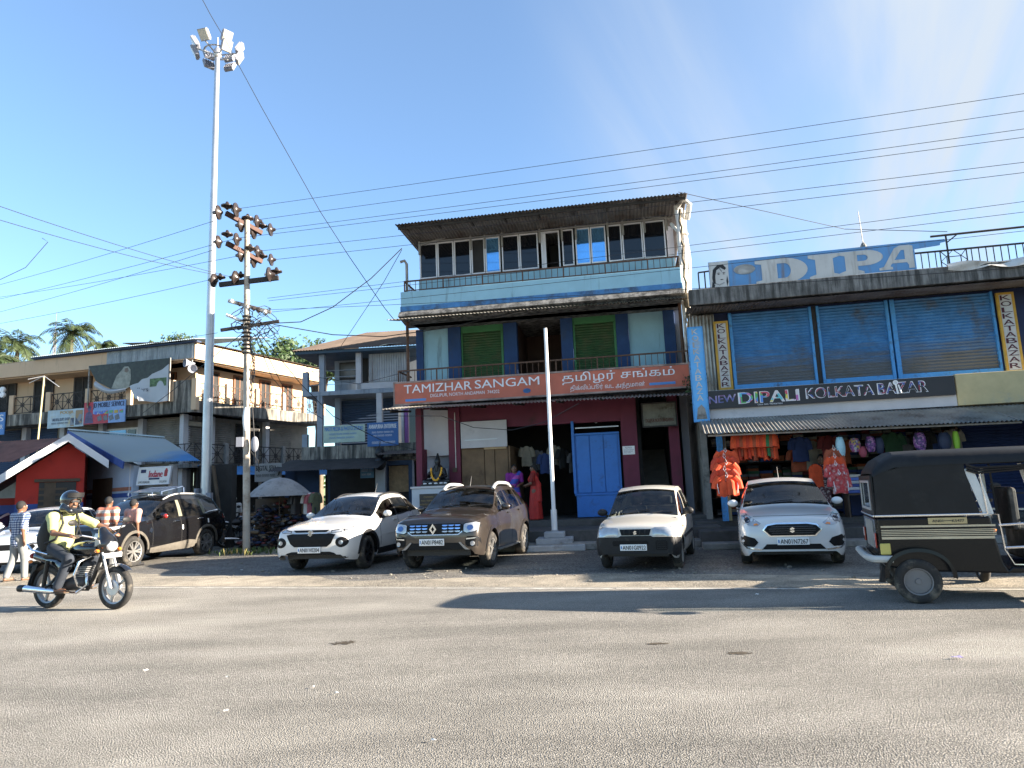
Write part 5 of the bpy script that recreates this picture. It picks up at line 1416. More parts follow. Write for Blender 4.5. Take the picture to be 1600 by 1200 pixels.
# TV aerial in front
p = AT(55, 784, 28)
t = thing('tv_aerial', 'thin yellowish bamboo aerial mast with splayed rods before the peach building', 'aerial', (p.x, p.y, 0))
mb = MB(); zb = AT(53, 690, 28).z; zt = AT(57, 588, 28).z; mb.tube([(0, 0, 0), (-.05, 0, zb), (.05, 0, zt)], .035, 6); mb.build('mast', mat('bamboo', (.42, .36, .2), .7, var=.2), t)
mb = MB()
for a in range(6): mb.tube([(.05, 0, zt), (.05 + .6 * math.cos(a * 1.05), .6 * math.sin(a * 1.05), zt - .45 + .06 * a)], .014, 5)
mb.build('rod', K['steel'], t)

# ------------------------------------------------------------------ middle building
mm = AT(560, 776, 28.0); ML = Frame(mm.x, mm.y, -4.0)
MDB = thing('veranda_building', 'grey blue three storey building with open upper veranda and brown hipped tin roof', 'building', ML.O, ML.a)
def mp_(name, m, mb, **k): return mb.build(name, m, MDB, **k)
L_['bluegrey'] = mat('blue_grey_wash', (.27, .31, .36), .85, var=.12, dirt=(.1, .11, .12), dirt_amt=.35, streak=True, dirt_scale=.9)
L_['brownroof'] = mat('brown_tin_roof', (.085, .062, .048), .7, var=.3, scale=1.5, dirt=(.07, .05, .04), dirt_amt=.5)
L_['navyshut'] = mat('navy_roller', (.025, .045, .085), .6, var=.2)
mx = lambda px, v=0, py=640: ML.at(px, py, v)[0]
a, b = mx(472), 2.6
mb = MB(); mb.prism([(a - .2, 7.30), (b, 7.30), (b, 7.42), (a - .2, 7.42)], 'y', -.3, 6.2); mp_('eave', mat('blue_eave', (.05, .09, .13), .8), mb)
mb = MB()
rz = 8.75
mb.corr((a - .3, -.4, 7.43), (b + .1, -.4, 7.43), (a + 2.0, 2.6, rz), .12, .02)
mb.add([(a - .3, -.4, 7.43), (a + 2.0, 2.6, rz), (a - .3, 6.3, 7.43)], [(0, 1, 2)]); mp_('roof', L_['brownroof'], mb)
mb = MB(); mb.bar((1.2, -.45, 7.47), (2.3, 1.2, 7.9), .5, .03); mp_('roof_patch', K['tin'], mb)
mb = MB(); mb.box(a, b, 0, 6, 5.58, 5.76); mp_('floor_slab', L_['bluegrey'], mb, bevel=.01)
mb = MB(); mb.box(a, b, -.02, .1, 2.95, 3.5); mb.box(a, a + .1, .1, 5, 2.95, 3.5); mp_('parapet', L_['stain'], mb, bevel=.01)
mb = MB(); mb.box(a, b, .1, 6, 2.85, 2.98); mp_('floor_slab', K['concrete_stained'], mb)
mb = MB(); mb.box(mx(523, 1.5), b, 1.5, 1.6, 2.98, 7.3); mb.box(mx(523, 1.5), mx(523, 1.5) + .1, 1.6, 6, 2.98, 7.3); mp_('inner_wall', L_['bluegrey'], mb)
for px, z0, z1 in ((476, 5.76, 6.6), (502, 5.76, 7.3), (560, 5.76, 7.3), (499, 3.5, 5.58), (592, 3.0, 5.58)):
    u = mx(px); mb = MB(); mb.box(u - .11, u + .11, .02, .24, z0, z1); mp_('column', L_['bluegrey'] if px < 560 else C['whitewash'], mb)
for px, z0, z1 in ((476, 3.4, 4.1), (527, 3.4, 5.58)):
    u = mx(px, .9); mb = MB(); mb.box(u - .11, u + .11, .9, 1.12, z0, z1); mp_('column', L_['bluegrey'], mb)
u0, u1 = mx(531, 1.48), mx(558, 1.48)
mb = MB(); mb.box(u0, u1, 1.42, 1.5, 6.45, 7.2); wn = mp_('window', K['darkiron'], mb); q = MB(); q.box(u0 + .06, u1 - .06, 1.40, 1.418, 6.52, 7.14); q.build('pane', mat('dull_pane', (.10, .10, .09), .2), wn)
mb = MB(); mb.box(mx(564, 1.0), mx(576, 1.0), 1.0, 1.05, 5.78, 7.25); mp_('doorway', K['dark'], mb)
mb = MB(); ua, ub = mx(577, .3), 2.1; mb.corr((ua, .3, 6.1), (ub, .3, 6.1), (ua, .3, 7.28), .1, .015); mb.box(ua, ub, .32, .36, 5.77, 7.28); mp_('corrugated_wall', mat('pale_tin', (.42, .42, .42), .6, .2, var=.15, dirt=(.2, .16, .13), dirt_amt=.4, streak=True, dirt_scale=.8), mb)
mb = MB(); mb.box(mx(558), b, .02, .14, 5.77, 6.02); mp_('low_wall', C['whitewash'], mb)
mb = MB()
for z in (6.05, 6.35, 6.62): mb.tube([(mx(476), .1, z), (mx(560), .1, z)], .012, 5)
mp_('veranda_wire', K['steel'], mb)
shutter(MDB, mx(531, 1.2), mx(588, 1.2), 1.2, 3.0, 5.5, L_['navyshut'], .11); shutter(MDB, mx(596, 1.2), mx(622, 1.2), 1.2, 3.0, 5.5, L_['navyshut'], .11)
mb = MB(); mb.box(mx(624), mx(628), .3, .5, 2.95, 5.58); mp_('column', C['whitewash'], mb)
mb = MB(); mb.box(mx(629), mx(634), .3, .5, 3.5, 5.58); mp_('column', mat('mauve_wash', (.25, .10, .30), .8), mb)
mb = MB(); ua, ub = mx(636), 2.5; mb.box(ua, ub, .35, .4, 3.3, 5.5); mp_('side_window', C['panedark'], mb)
# awning and the dim shop
mb = MB(); mb.corr((a - .6, -1.9, 2.50), (mx(588, -1.9), -1.9, 2.46), (a - .5, .05, 3.0), .1, .016); mp_('awning', mat('dark_awning', (.06, .06, .062), .75, var=.3), mb)
mb = MB(); mb.corr((mx(590, -1), -1.2, 3.0), (b, -1.2, 3.0), (mx(590, -1), .0, 3.2), .1, .016); mp_('awning', K['tin_dark'], mb)
mb = MB(); mb.box(b - .15, b - .01, 1.7, 6, 0, 7.3); mb.box(a + 1.5, b - .16, 5.9, 11, 0, 7.1); mp_('outer_wall', L_['bluegrey'], mb)  # side wall and unseen rear block, added to keep sun off the peach wing
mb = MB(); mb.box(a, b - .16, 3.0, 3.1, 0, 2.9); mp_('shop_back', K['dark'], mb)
for px, m, w_ in ((455, K['bag'] if 'bag' in K else L_['bluesh'], .5), (514, L_['bluesh'], .06), (479, L_['bluesh'], 1.0)):
    u = mx(px, -.3, 760); mb = MB(); mb.box(u - w_ / 2, u + w_ / 2, -.3, -.24, 0, 2.6); mp_('shop_panel', m, mb)
u = mx(594, -.3, 750); mb = MB(); mb.box(u - .2, u + .2, -.3, 0, 0, 2.85); mp_('column', C['whitewash'], mb, bevel=.02)
ua, ub = mx(608, .2, 750), mx(641, .2, 750)
mb = MB(); mb.box(ua, ub, .2, .26, 1.55, 2.6); mp_('straw_screen', mat('straw_screen', (.38, .24, .13), .8, var=.25, scale=8), mb)
mb = MB(); mb.box(ua, ub, .0, .5, .8, 1.45); mp_('stall_front', K['dark'], mb)
mb = MB(); mb.box(ua - .15, ua, -.1, .3, 0, 2.8); mb.box(ub, ub + .15, -.1, .3, 0, 2.8); mb.box(ua, ub, -.1, .3, 2.62, 2.8); mp_('stall_frame', L_['bluesh'], mb)
u, z = ML.at(594, 716, -.45)
for i, (dz, r, lab) in enumerate(((.22, .20, 'upper'), (-.22, .24, 'lower'))):
    mb = MB(); mb.ell((0, 0, 0), (r, .16, r * 1.1), 12, 9); mb.tube([(0, 0, r), (0, .1, r + .25)], .02, 5); o = mb.build('hanging_bundle', K['black'], None, smooth=True); o.location = ML.w(u, -.5, z + dz); tag(o, lab + ' of two black bundles hanging on the white shop column', 'bundle')
flat_sign('shop_banner', 'pale green banner with blue lettering on the veranda of the grey blue building', ML, (505, 570, 676), -.1, 3.62, 4.32, mat('pale_green_banner', (.40, .50, .42), .6, var=.15), [(C['letterblue'], [('MASTI MEDIA & PHOTO STUDIO', .04, .96, .68, .92, dict(bold=.02)), ('mmmm mmmm mmmm mmmm', .15, .80, .44, .54, {}), ('mmm mmmm mmmm', .15, .75, .22, .32, {})])])
flat_sign('shop_banner', 'solid blue banner with white lettering beside the pale green one', ML, (574, 622, 680), -.1, 3.40, 4.36, mat('blue_banner', (.04, .13, .34), .6, var=.12), [(C['letter'], [('ANNAPURNA ENTERPRISE', .05, .95, .74, .92, dict(bold=.02)), ('mmm mmmm mmmm mm', .15, .85, .54, .62, {}), ('mm mmmm mmmm', .2, .8, .40, .48, {}), ('mmmm mmmmm mmmm', .15, .9, .1, .2, {})])])
flat_sign('shop_sign', 'small blue sign inside the dark shop under the awning', ML, (563, 584, 738), -.2, 2.15, 2.65, mat('dim_blue_board', (.12, .25, .38), .6, var=.2), [(C['letter'], [('mmmm mm', .1, .9, .5, .7, {}), ('mmm mmm', .1, .8, .2, .35, {})])])
flat_sign('shop_sign', 'grey signboard lettered DIGITAL SEVA under the blue tin awning', Frame(*AT(420, 780, 27.0).xy, 8), (398, 440, 738), 0, 2.15, 2.85, mat('grey_board', (.33, .32, .30), .7, var=.15), [(K['black'], [('DIGITAL SEVA', .05, .80, .60, .88, dict(bold=.02)), ('mmm mmmm mmm', .05, .75, .25, .4, {}), (')', .85, .93, .3, .8, dict(bold=.03))])])

# ------------------------------------------------------------------ red gabled house
rr0 = AT(80, 792, 22.0); RF = Frame(rr0.x, rr0.y, 30.0); RF0 = Frame(rr0.x, rr0.y, -10.0)
RB = thing('red_house', 'small red gabled house with white barge boards and blue painted base', 'house', RF.O, RF.a)
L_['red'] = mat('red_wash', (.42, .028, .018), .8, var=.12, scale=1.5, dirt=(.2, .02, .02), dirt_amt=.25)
L_['barge'] = mat('barge_board', (.62, .63, .66), .6, var=.08)
L_['base'] = mat('blue_base', (.03, .07, .25), .8, var=.2)
L_['redroof'] = mat('brown_red_tin', (.17, .085, .07), .75, var=.3, scale=2, dirt=(.08, .06, .05), dirt_amt=.4)
wl, wr = RF.at(26, 740)[0], RF.at(132, 740)[0]; au, az = RF.at(107, 683, -.5); eu, ez = RF.at(170, 724, -.5)
sl = (az - ez) / (eu - au); au0 = (wl + wr) / 2 + .15
def rz_(u): return az - sl * abs(u - au) - .16
lu = au - (eu - au) * 2.1
mb = MB(); mb.prism([(wl, 0), (wr, 0), (wr, rz_(wr)), (au, az - .16), (wl, rz_(wl))], 'y', 0, 3.2); RBw = mb.build('wall', L_['red'], RB)
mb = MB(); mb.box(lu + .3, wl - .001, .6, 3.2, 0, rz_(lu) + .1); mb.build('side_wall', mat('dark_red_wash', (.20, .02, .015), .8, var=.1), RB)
mb = MB(); mb.box(wl - .004, wr + .004, -.006, 0, 0, 1.62); mb.box(lu + .3, wl - .005, .59, .599, 0, 1.62); mb.build('painted_base', L_['base'], RB)
mb = MB()
mb.prism([(au, az), (eu, ez), (eu, ez + .07), (au, az + .08)], 'y', -.5, 3.4); mb.prism([(au, az), (lu, az - sl * (au - lu)), (lu, az - sl * (au - lu) + .07), (au, az + .08)], 'y', -.5, 3.4); mb.build('roof', L_['redroof'], RB)
mb = MB()
mb.prism([(au, az - .14), (eu, ez - .16), (eu, ez + .10), (au, az + .11)], 'y', -.55, -.502); mb.build('barge_board', L_['barge'], RB)
mb = MB(); mb.prism([(au - .001, az - .14), (lu, az - sl * (au - lu) - .16), (lu, az - sl * (au - lu) + .10), (au - .001, az + .11)], 'y', -.55, -.502); mb.build('barge_board', L_['barge'], RB)
# the back range: its slope faces the street
mb = MB(); k0 = RF.at(0, 690, 3.4)[1]
ru, rz0 = RF0.at(103, 684, 3.4)
mb.corr((ru - 9, 1.2, rz0 - .95), (ru, 1.2, rz0 - .95), (ru - 9, 3.4, rz0), .12, .018); xf(mb, Matrix.Rotation(RF0.a - RF.a, 4, 'Z')); mb.build('roof_slope', L_['redroof'], RB)
u0, u1 = RF.at(60, 775)[0], RF.at(118, 775)[0]
mb = MB(); mb.box(u0, u1, -.02, .0, .9, 2.28); wn = mb.build('window', K['black'], RB)
mb = MB(); mb.box(u0 - .12, u1 + .1, -.10, -.0, 2.29, 2.38); mb.box((u0 + u1) / 2 - .35, (u0 + u1) / 2 - .05, -.04, -.021, .9, 2.28)
for i in range(7): mb.box(u0, u0 + .75, -.045, -.022, .95 + .18 * i, 1.02 + .18 * i)
mb.build('frame', K['wood'], wn)
mb = MB(); mb.text('सेवा', RF.at(30, 786)[0], RF.at(43, 786)[0], 1.42, 1.58, -.012); mb.build('painted_writing', C['letter'], RB)
# ------------------------------------------------------------------ blue roofed house
ba = AT(197, 785, 22.3); BF = Frame(ba.x, ba.y, -8.0)
BB = thing('blue_roofed_house', 'low pale blue house with weathered blue tin roof and a half open roller shutter', 'house', BF.O, BF.a)
def bl(p): d = p - BF.O; return (d.dot(BF.U), d.dot(BF.V), d.z)
rl, rr2, er, el = bl(AT(107, 673, 26)), bl(AT(257, 685, 27)), bl(AT(313, 720, 22.0)), bl(AT(195, 722, 21.9))
def quad_corr(mb, a, b, c, d, n, amp):
    a, b, c, d = map(Vector, (a, b, c, d))
    nor = (b - a).cross(d - a).normalized()
    mb.grid(lambda u, v: a.lerp(b, u).lerp(d.lerp(c, u), v) + nor * (amp * math.sin(u * n * 2 * math.pi)), n * 4, 1)
mb = MB(); quad_corr(mb, el, er, rr2, rl, 34, .02); mb.build('roof', L_['roofblue'], BB)
mb = MB(); mb.bar(Vector(rl) + Vector((0, 0, .05)), Vector(rr2) + Vector((0, 0, .05)), .22, .05); mb.build('ridge_cap', L_['roofpale'], BB)
mb = MB(); mb.bar(Vector(rl) + Vector((-.03, 0, -.10)), Vector(el) + Vector((-.03, -.02, -.10)), .04, .22); mb.build('barge_board', L_['base'], BB)
L_['paleblue'] = mat('pale_blue_wash', (.36, .43, .55), .85, var=.08, dirt=(.25, .3, .4), dirt_amt=.25)
A = Vector((el[0] + .05, el[1] + .35, 0)); B = Vector((rl[0] + .3, rl[1], 0)); 
mb = MB(); A2 = Vector((A.x, A.y, el[2] - .1)); B2 = Vector((B.x, B.y, rl[2] - .25))
off = Vector((.12, .12, 0))
mb.add([A, B, B2, A2, A + off, B + off, B2 + off, A2 + off], [(0, 1, 2, 3), (7, 6, 5, 4), (0, 3, 7, 4), (1, 5, 6, 2), (3, 2, 6, 7), (0, 4, 5, 1)]); mb.build('side_wall', L_['paleblue'], BB)
d = (B - A).normalized(); nn = Vector((-d.y, d.x, 0)); nn = nn if nn.y < 0 else -nn
def band(z0, z1, m, nm, t0=0.02, t1=.98, o=.008):
    mb = MB(); p, q = A.lerp(B, t0) + nn * o, A.lerp(B, t1) + nn * o
    mb.add([p + Vector((0, 0, z0)), q + Vector((0, 0, z0)), q + Vector((0, 0, z1)), p + Vector((0, 0, z1)), p - nn * o * .5 + Vector((0, 0, z0)), q - nn * o * .5 + Vector((0, 0, z0)), q - nn * o * .5 + Vector((0, 0, z1)), p - nn * o * .5 + Vector((0, 0, z1))], [(0, 1, 2, 3), (4, 7, 6, 5), (0, 3, 7, 4), (1, 5, 6, 2), (3, 2, 6, 7), (0, 4, 5, 1)]); return mb.build(nm, m, BB)
band(1.72, 1.86, L_['base'], 'painted_stripe'); band(1.93, 2.05, mat('terracotta_stripe', (.34, .14, .09), .8), 'painted_stripe')
band(.6, 2.4, K['wood'], 'door', .30, .62, .02)
mb = MB(); mb.box(0, .22, .1, .4, 0, 2.75); mb.build('pillar', C['whitewash'], BB)
u1 = BF.at(265, 760, .2)[0]
shutter(BB, .24, u1, .25, 1.78, 2.75, K['tin'], .075)
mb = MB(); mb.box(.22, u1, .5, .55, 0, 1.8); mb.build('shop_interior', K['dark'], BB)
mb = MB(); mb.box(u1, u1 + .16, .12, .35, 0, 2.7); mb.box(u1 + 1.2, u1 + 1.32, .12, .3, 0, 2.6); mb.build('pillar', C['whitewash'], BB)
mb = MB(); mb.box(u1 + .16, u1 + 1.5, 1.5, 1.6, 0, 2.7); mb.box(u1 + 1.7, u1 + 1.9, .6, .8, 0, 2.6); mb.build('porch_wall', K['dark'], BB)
mb = MB(); mb.bar((u1 + 1.55, .1, 2.6), (u1 + 1.9, .2, .2), .08); mb.build('prop_pole', K['wood'], BB)
t, w_, h = flat_sign('shop_sign', 'tilted white sign reading Indane hung above the grey roller shutter', BF, (215, 263, 735), -.25, 2.10, 2.62, mat('ivory_sign', (.62, .61, .58), .6, var=.08), [(mat('crimson_ink', (.35, .02, .04), .6, var=0), [('Indane', .34, .78, .40, .82, dict(bold=.03))]), (K['black'], [('LPG DEALER', .04, .40, .05, .18, dict(bold=.02)), ('DIGLIPUR', .72, .95, .05, .18, {})])], tilt=R(-12), rim=L_['barge'])
mb = MB(); mb.box(.36 * w_, .70 * w_, -.012, -.001, .26 * h, .36 * h); mb.box(.06 * w_, .22 * w_, -.012, -.001, .70 * h, .9 * h); mb.build('printed_bar', ink, t)
mb = MB(); mb.lathe([(.001, .42 * h), (.055, .45 * h), (.06, .8 * h), (.03, .88 * h), (.03, .93 * h), (.001, .93 * h)], 10, (.88 * w_, 0, 0), M=Matrix.Diagonal((1, .15, 1, 1))); mb.build('printed_cylinder', mat('red_print', (.30, .03, .03), .6), t)

# ------------------------------------------------------------------ floodlight mast
mp0 = AT(321, 783, 22.0)
def Zat(px, py, Y): return AT(px, py, Y).z
zt = Zat(340, 78, 22.0); 
t = thing('floodlight_mast', 'very tall tapering galvanised mast with a ring of floodlights on top', 'floodlight mast', (mp0.x, mp0.y, 0))
top = AT(340, 76, 22.0) - Vector((mp0.x, mp0.y, 0)); 
mb = MB(); n = 16
mb.tube([(top.x * i / n, 0, zt * i / n) for i in range(n + 1)], [.165 - .085 * i / n for i in range(n + 1)], 14); mb.build('shaft', K['steel'], t, smooth=True)
mb = MB(); mb.box(-.26, -.20, -.25, .1, 1.2, 1.9); mb.box(.13, .28, -.28, -.1, 1.35, 1.75); mb.build('control_box', K['greywash'] if 'greywash' in K else C['greywash'], t)
M = Matrix.Translation((top.x, 0, 0)); Rr = .42
mb = MB(); mb.lathe([(Rr, zt - .12), (Rr + .03, zt - .09), (Rr, zt - .06), (Rr - .03, zt - .09)], 24, (0, 0, 0), 'z', M=M, close=True)
for k in range(6):
    a = k * math.pi / 3 + .3; mb.tube([M @ Vector((.05 * math.cos(a), .05 * math.sin(a), zt - .2)), M @ Vector((.70 * math.cos(a), .70 * math.sin(a), zt - .02 + .05 * math.sin(a)))], .025, 6)
mb.tube([M @ Vector((0, 0, zt)), M @ Vector((0, 0, zt + .45))], .03, 6); mb.lathe([(.10, zt - .3), (.14, zt - .25), (.14, zt - .05), (.06, zt + .08), (0, zt + .1)], 12, M=M)
mb.build('lamp_ring', K['steel'], t, smooth=True)
K['led'] = mat('floodlight_lens', (.55, .54, .46), .25, .1, var=.15, scale=18)
for k in range(6):
    a = k * math.pi / 3 + .3; c = Vector((top.x + .72 * math.cos(a), .72 * math.sin(a), zt + .0))
    pair = ((.15, .55), (-.20, .5)) if k != 4 else ((.1, .7),)
    for dz, tl in pair:
        Mx = Matrix.Translation(c + Vector((0, 0, dz))) @ Matrix.Rotation(a + math.pi / 2, 4, 'Z') @ Matrix.Rotation(tl, 4, 'X')
        b = MB(); b.box(-.17, .17, -.05, .05, -.19, .19, M=Mx)
        for q in range(5): b.box(-.16 + .08 * q - .008, -.16 + .08 * q + .008, .05, .10, -.15, .15, M=Mx)
        f = b.build('floodlight', K['greywash'] if False else C['greywash'], t, bevel=.01)
        b = MB(); b.box(-.15, .15, -.062, -.051, -.17, .17, M=Mx); b.build('lens', K['led'], f)

# ------------------------------------------------------------------ utility pole
P0 = G(385, 866); PY = P0.y
pz = lambda py, px=385: Zat(px, py, PY)
t = thing('utility_pole', 'pale steel utility pole with three cross arms of disc insulators and tangled cables', 'utility pole', (P0.x, P0.y, 0))
def pl_(px, py, dy=0): q = AT(px, py, PY + dy); return q - Vector((P0.x, P0.y, 0))
K['polepaint'] = mat('old_pole_paint', (.42, .38, .32), .75, .1, var=.2, scale=2, dirt=(.16, .10, .06), dirt_amt=.55, dirt_scale=1.5)
mb = MB(); ptop = pl_(386, 338)
mb.tube([Vector((0, 0, 0)), ptop * .33, ptop * .66, ptop], [.10, .095, .085, .075], 12); mb.build('shaft', K['polepaint'], t, smooth=True)
arm = [((353, 333), (409, 364), -.5, .5), ((354, 380), (409, 409), -.5, .5), ((343, 445), (435, 434), 0, 0)]
K['arm'] = mat('rust_brown_arm', (.085, .045, .035), .8, .1, var=.3, scale=5)
for (p, q, d0, d1) in arm:
    mb = MB(); mb.bar(pl_(*p, d0 * .9), pl_(*q, d1 * .9), .10, .13); mb.build('cross_arm', K['arm'] if d0 else K['darkiron'], t)
K['disc'] = mat('glazed_brown_insulator', (.03, .022, .02), .3, var=.3, scale=8)
def disc(px, py, dy, ang, s=1.0):
    s *= 1.35
    c = pl_(px, py, dy); mb = MB()
    M = Matrix.Translation(c) @ Matrix.Rotation(ang, 4, 'Y') @ Matrix.Scale(s, 4)
    mb.lathe([(.03, -.10), (.05, -.07), (.16, -.02), (.165, .01), (.10, .02), (.06, .05), (.03, .12), (0, .13)], 14, M=M)
    mb.build('insulator', K['disc'], t, smooth=True)
H = math.pi / 2
for (px, py, dy, an, s) in ((341, 332, -.6, -H, .95), (355, 322, -.5, 0, .8), (369, 328, -.5, H, .95), (387, 341, 0, 0, .8), (376, 352, 0, -H, .95), (402, 346, .3, H, .9), (396, 363, .4, -H, .95), (410, 353, .5, 0, .7), (423, 359, .6, H, .9),
        (341, 378, -.6, -H, .85), (355, 366, -.5, 0, .75), (370, 374, -.5, H, .85), (376, 399, 0, -H, .9), (391, 388, 0, 0, .8), (403, 393, .3, H, .85), (396, 409, .4, -H, .85), (410, 400, .5, 0, .7), (424, 406, .6, H, .85),
        (334, 438, -.05, -H * .9, .95), (344, 433, .1, 0, .7), (367, 434, -.1, -H * .9, .95), (376, 430, .1, 0, .7), (421, 429, -.1, H, 1.0), (432, 424, .1, 0, .75)):
    disc(px, py, dy, an, s)
mb = MB(); mb.bar(pl_(357, 470), pl_(423, 488), .06, .10); mb.build('small_arm', K['steel_dull'], t)
for px, py in ((363, 471), (374, 475), (396, 482), (404, 485), (415, 488)):
    mb = MB(); c = pl_(px, py); mb.lathe([(.02, -.09), (.06, -.06), (.045, 0), (.06, .05), (.03, .09)], 10, c, 'y'); mb.build('reel_insulator', K['white'] if (px % 2) else K['disc'], t, smooth=True)
mb = MB(); mb.bar(pl_(345, 516), pl_(436, 502), .06, .09); mb.build('cross_arm', K['darkiron'], t)
mb = MB(); mb.tube([pl_(354, 492), pl_(384, 504)], .045, 8); mb.build('tube_lamp', K['whiteclean'], t, smooth=True)
mb = MB()
for k in range(10):
    z = pz(495) - .12 * k; x = ptop.x * z / ptop.z
    mb.lathe([(.12, z - .025), (.135 + .02 * (k % 3), z), (.12, z + .03)], 10, (x, 0, 0))
mb.build('cable_wrap', K['wire'], t)
rw = random.Random(5); mb = MB()
c0 = pl_(392, 500)
for k in range(26):
    p = c0 + Vector((rw.uniform(-.25, .5), rw.uniform(-.3, .3), rw.uniform(-.5, .35))); pts = [p]
    for j in range(7):
        a = k * 1.3 + j * .9; p = p + Vector((.16 * math.cos(a), .08 * math.sin(a * 1.3), .14 * math.sin(a + k))); pts.append(p)
    mb.tube(pts, .011, 4, cap=False)
for k in range(5):
    p = pl_(386, 522 + 4 * k); mb.tube([p + Vector((.1, -.1, 0)), p + Vector((.30, -.15, -.5 - .1 * k)), p + Vector((.12, -.1, -1.1 - .2 * k))], .012, 4, cap=False)
mb.tube([pl_(391, 575), pl_(400, 730), pl_(405, 738), pl_(403, 720), pl_(388, 700)], .012, 5, cap=False)
mb.build('cable_tangle', K['wire'], t)
mb = MB(); a = pl_(398, 694, -.12); mb.ell(a, (.11, .06, .22)); b = pl_(376, 690, -.1); mb.box(b.x - .09, b.x + .09, -.2, -.05, b.z - .15, b.z + .12); mb.build('meter_box', C['greywash'], t)
mb = MB(); p = pl_(384, 655, -.1); mb.ell(p, (.09, .06, .35)); mb.build('tied_cloth', K['whiteclean'], t)

# ------------------------------------------------------------------ wires in the sky
def wire(px, label, group, r=.012, sag=.0, depth=None):
    """px: list of (x, y, depth) the wire passes through"""
    pts = [AT(*p) for p in px]
    if len(pts) == 2:
        a, b = pts; b = a + (b - a) * 1.9; pts = [a.lerp(b, i / 14) - Vector((0, 0, sag * 5 * (i / 14) * (1 - i / 14))) for i in range(15)]
    mb = MB(); mb.tube(pts, r, 5, cap=False)
    tag(mb.build('overhead_wire', K['wire']), label, 'wire', group)
Y = PY
fw = 12.0
right = [((372, 326), (1600, 136)), ((405, 343), (1600, 163)), ((425, 359), (1600, 191)), ((372, 372), (1600, 204)), ((408, 392), (1600, 243)), ((426, 406), (1600, 259))]
for i, ((x0, y0), (x1, y1)) in enumerate(right):
    x2, y2 = x1 + 100, y1 + (y1 - y0) * 100 / (x1 - x0)
    wire([(x0, y0, Y), (x2, y2, 13.5)], 'thin power wire from the pole insulators rising to the right over the tall building', 'power wires running right from the pole', .0065, .12)
for i, ((x0, y0), (x1, y1)) in enumerate((((418, 466), (1600, 298)), ((420, 470), (1600, 315)), ((420, 484), (1060, 440)), ((420, 488), (1600, 345)))):
    wire([(x0, y0, Y), (x1 + 60, y1, 14)], 'thin lower service wire from the small pole arm running right across the buildings', 'service wires running right from the pole', .006, .10)
left = [((335, 345), (-60, 450)), ((335, 390), (-60, 492)), ((372, 400), (-60, 462)), ((370, 372), (-60, 470)), ((333, 436), (-60, 505)), ((366, 434), (-60, 276)), ((330, 428), (-60, 300)), ((340, 520), (-60, 565))]
for i, ((x0, y0), (x1, y1)) in enumerate(left):
    wire([(x0, y0, Y), (x1, y1, 30 if y1 > y0 else 12)], 'thin power wire running left from the pole arms over the peach building', 'power wires running left from the pole', .007, .25)
# long slack lines over the mast and to the houses
wire([(314, -5, 20), (330, 25, 20.5), (352, 62, 21), (372, 100, 21), (410, 170, 21), (455, 250, 21), (500, 330, 21), (545, 400, 20.5), (600, 480, 20), (616, 500, 19.6)], 'long black cable slanting down from the mast top to the tall building', 'single slanting cable', .011)
wire([(430, 505, Y), (470, 503, Y), (520, 480, Y), (580, 435, Y), (628, 388, 19.5)], 'cable curving from the pole up to the left corner of the tall building roof', None, .014)
wire([(428, 507, Y), (520, 523, 20), (600, 526, 20), (700, 512, 19.5), (830, 482, 19)], 'slack cable from the pole hanging across the middle floor of the tall building', None, .014)
wire([(405, 520, Y), (470, 600, 23), (520, 650, 25), (600, 690, 27), (650, 703, 27)], 'cable falling from the pole across the veranda building banners', None, .014)
wire([(402, 522, Y), (440, 600, 24), (480, 640, 26), (505, 655, 27.5)], 'cable falling from the pole to the veranda column', None, .012)
wire([(398, 522, Y), (425, 590, 25), (455, 625, 29)], 'steep cable from the pole towards the end of the peach wing', None, .012)
wire([(380, 520, Y), (330, 560, 23), (270, 610, 27), (220, 648, 30)], 'cable falling left from the pole across the torn billboard', None, .012)
wire([(628, 390, 19.5), (600, 440, 20), (560, 500, 22), (530, 545, 25)], 'pale thin line dropping from the tall building corner to the veranda roof', None, .009)
wire([(600, 650, 19), (690, 650, 18.4), (740, 668, 18.2), (800, 672, 18.2), (850, 660, 18.0), (905, 630, 17.8)], 'thin pale cord looped under the lower canopy of the tall building', None, .010)
wire([(420, 512, Y), (445, 545, 22), (500, 590, 25), (560, 600, 27), (640, 580, 19.6)], 'slack cable dipping between the pole and the middle balcony', None, .010)
wire([(0, 437, 22), (40, 418, 22), (75, 378, 22), (66, 372, 22)], 'loose broken wire end curling in the sky at the left', None, .010)
wire([(1060, 300, 18), (1320, 358, 20), (1480, 362, 17)], 'thin wire from the tall roof sagging right behind the whip antenna', None, .009)

# ------------------------------------------------------------------ flagpole on its stepped base
fg = G(868, 858)
t = thing('flagpole', 'white flagpole on a three step grey concrete base', 'flagpole', (fg.x, fg.y, 0), -.12)
ft = AT(852, 513, fg.y); ftp = Vector((ft.x - fg.x, 0, ft.z))
Mx = Matrix.Rotation(.12, 4, 'Z')
mb = MB(); mb.tube([Vector((0, 0, .4)), (Mx @ ftp)], [.052, .042], 12); mb.build('pole', K['whiteclean'], t, smooth=True)
mb = MB(); mb.tube([(0, 0, .39), (0, 0, .95)], .075, 12); mb.build('pole_sleeve', K['whiteclean'], t, smooth=True)
K['step'] = mat('painted_step', (.38, .40, .42), .85, var=.2, bump=.2, bscale=30, dirt=(.12, .11, .1), dirt_amt=.4)
for s, z0, z1 in ((.74, .0, .14), (.44, .141, .28), (.25, .281, .42)):
    mb = MB(); mb.box(-s, s, -s * .9, s * .9, z0, z1); mb.build('base_step', K['step'], t, bevel=.02)
mb = MB(); mb.lathe([(.09, .42), (.09, .46), (.0, .47)], 12); mb.build('pole_foot', K['step'], t)

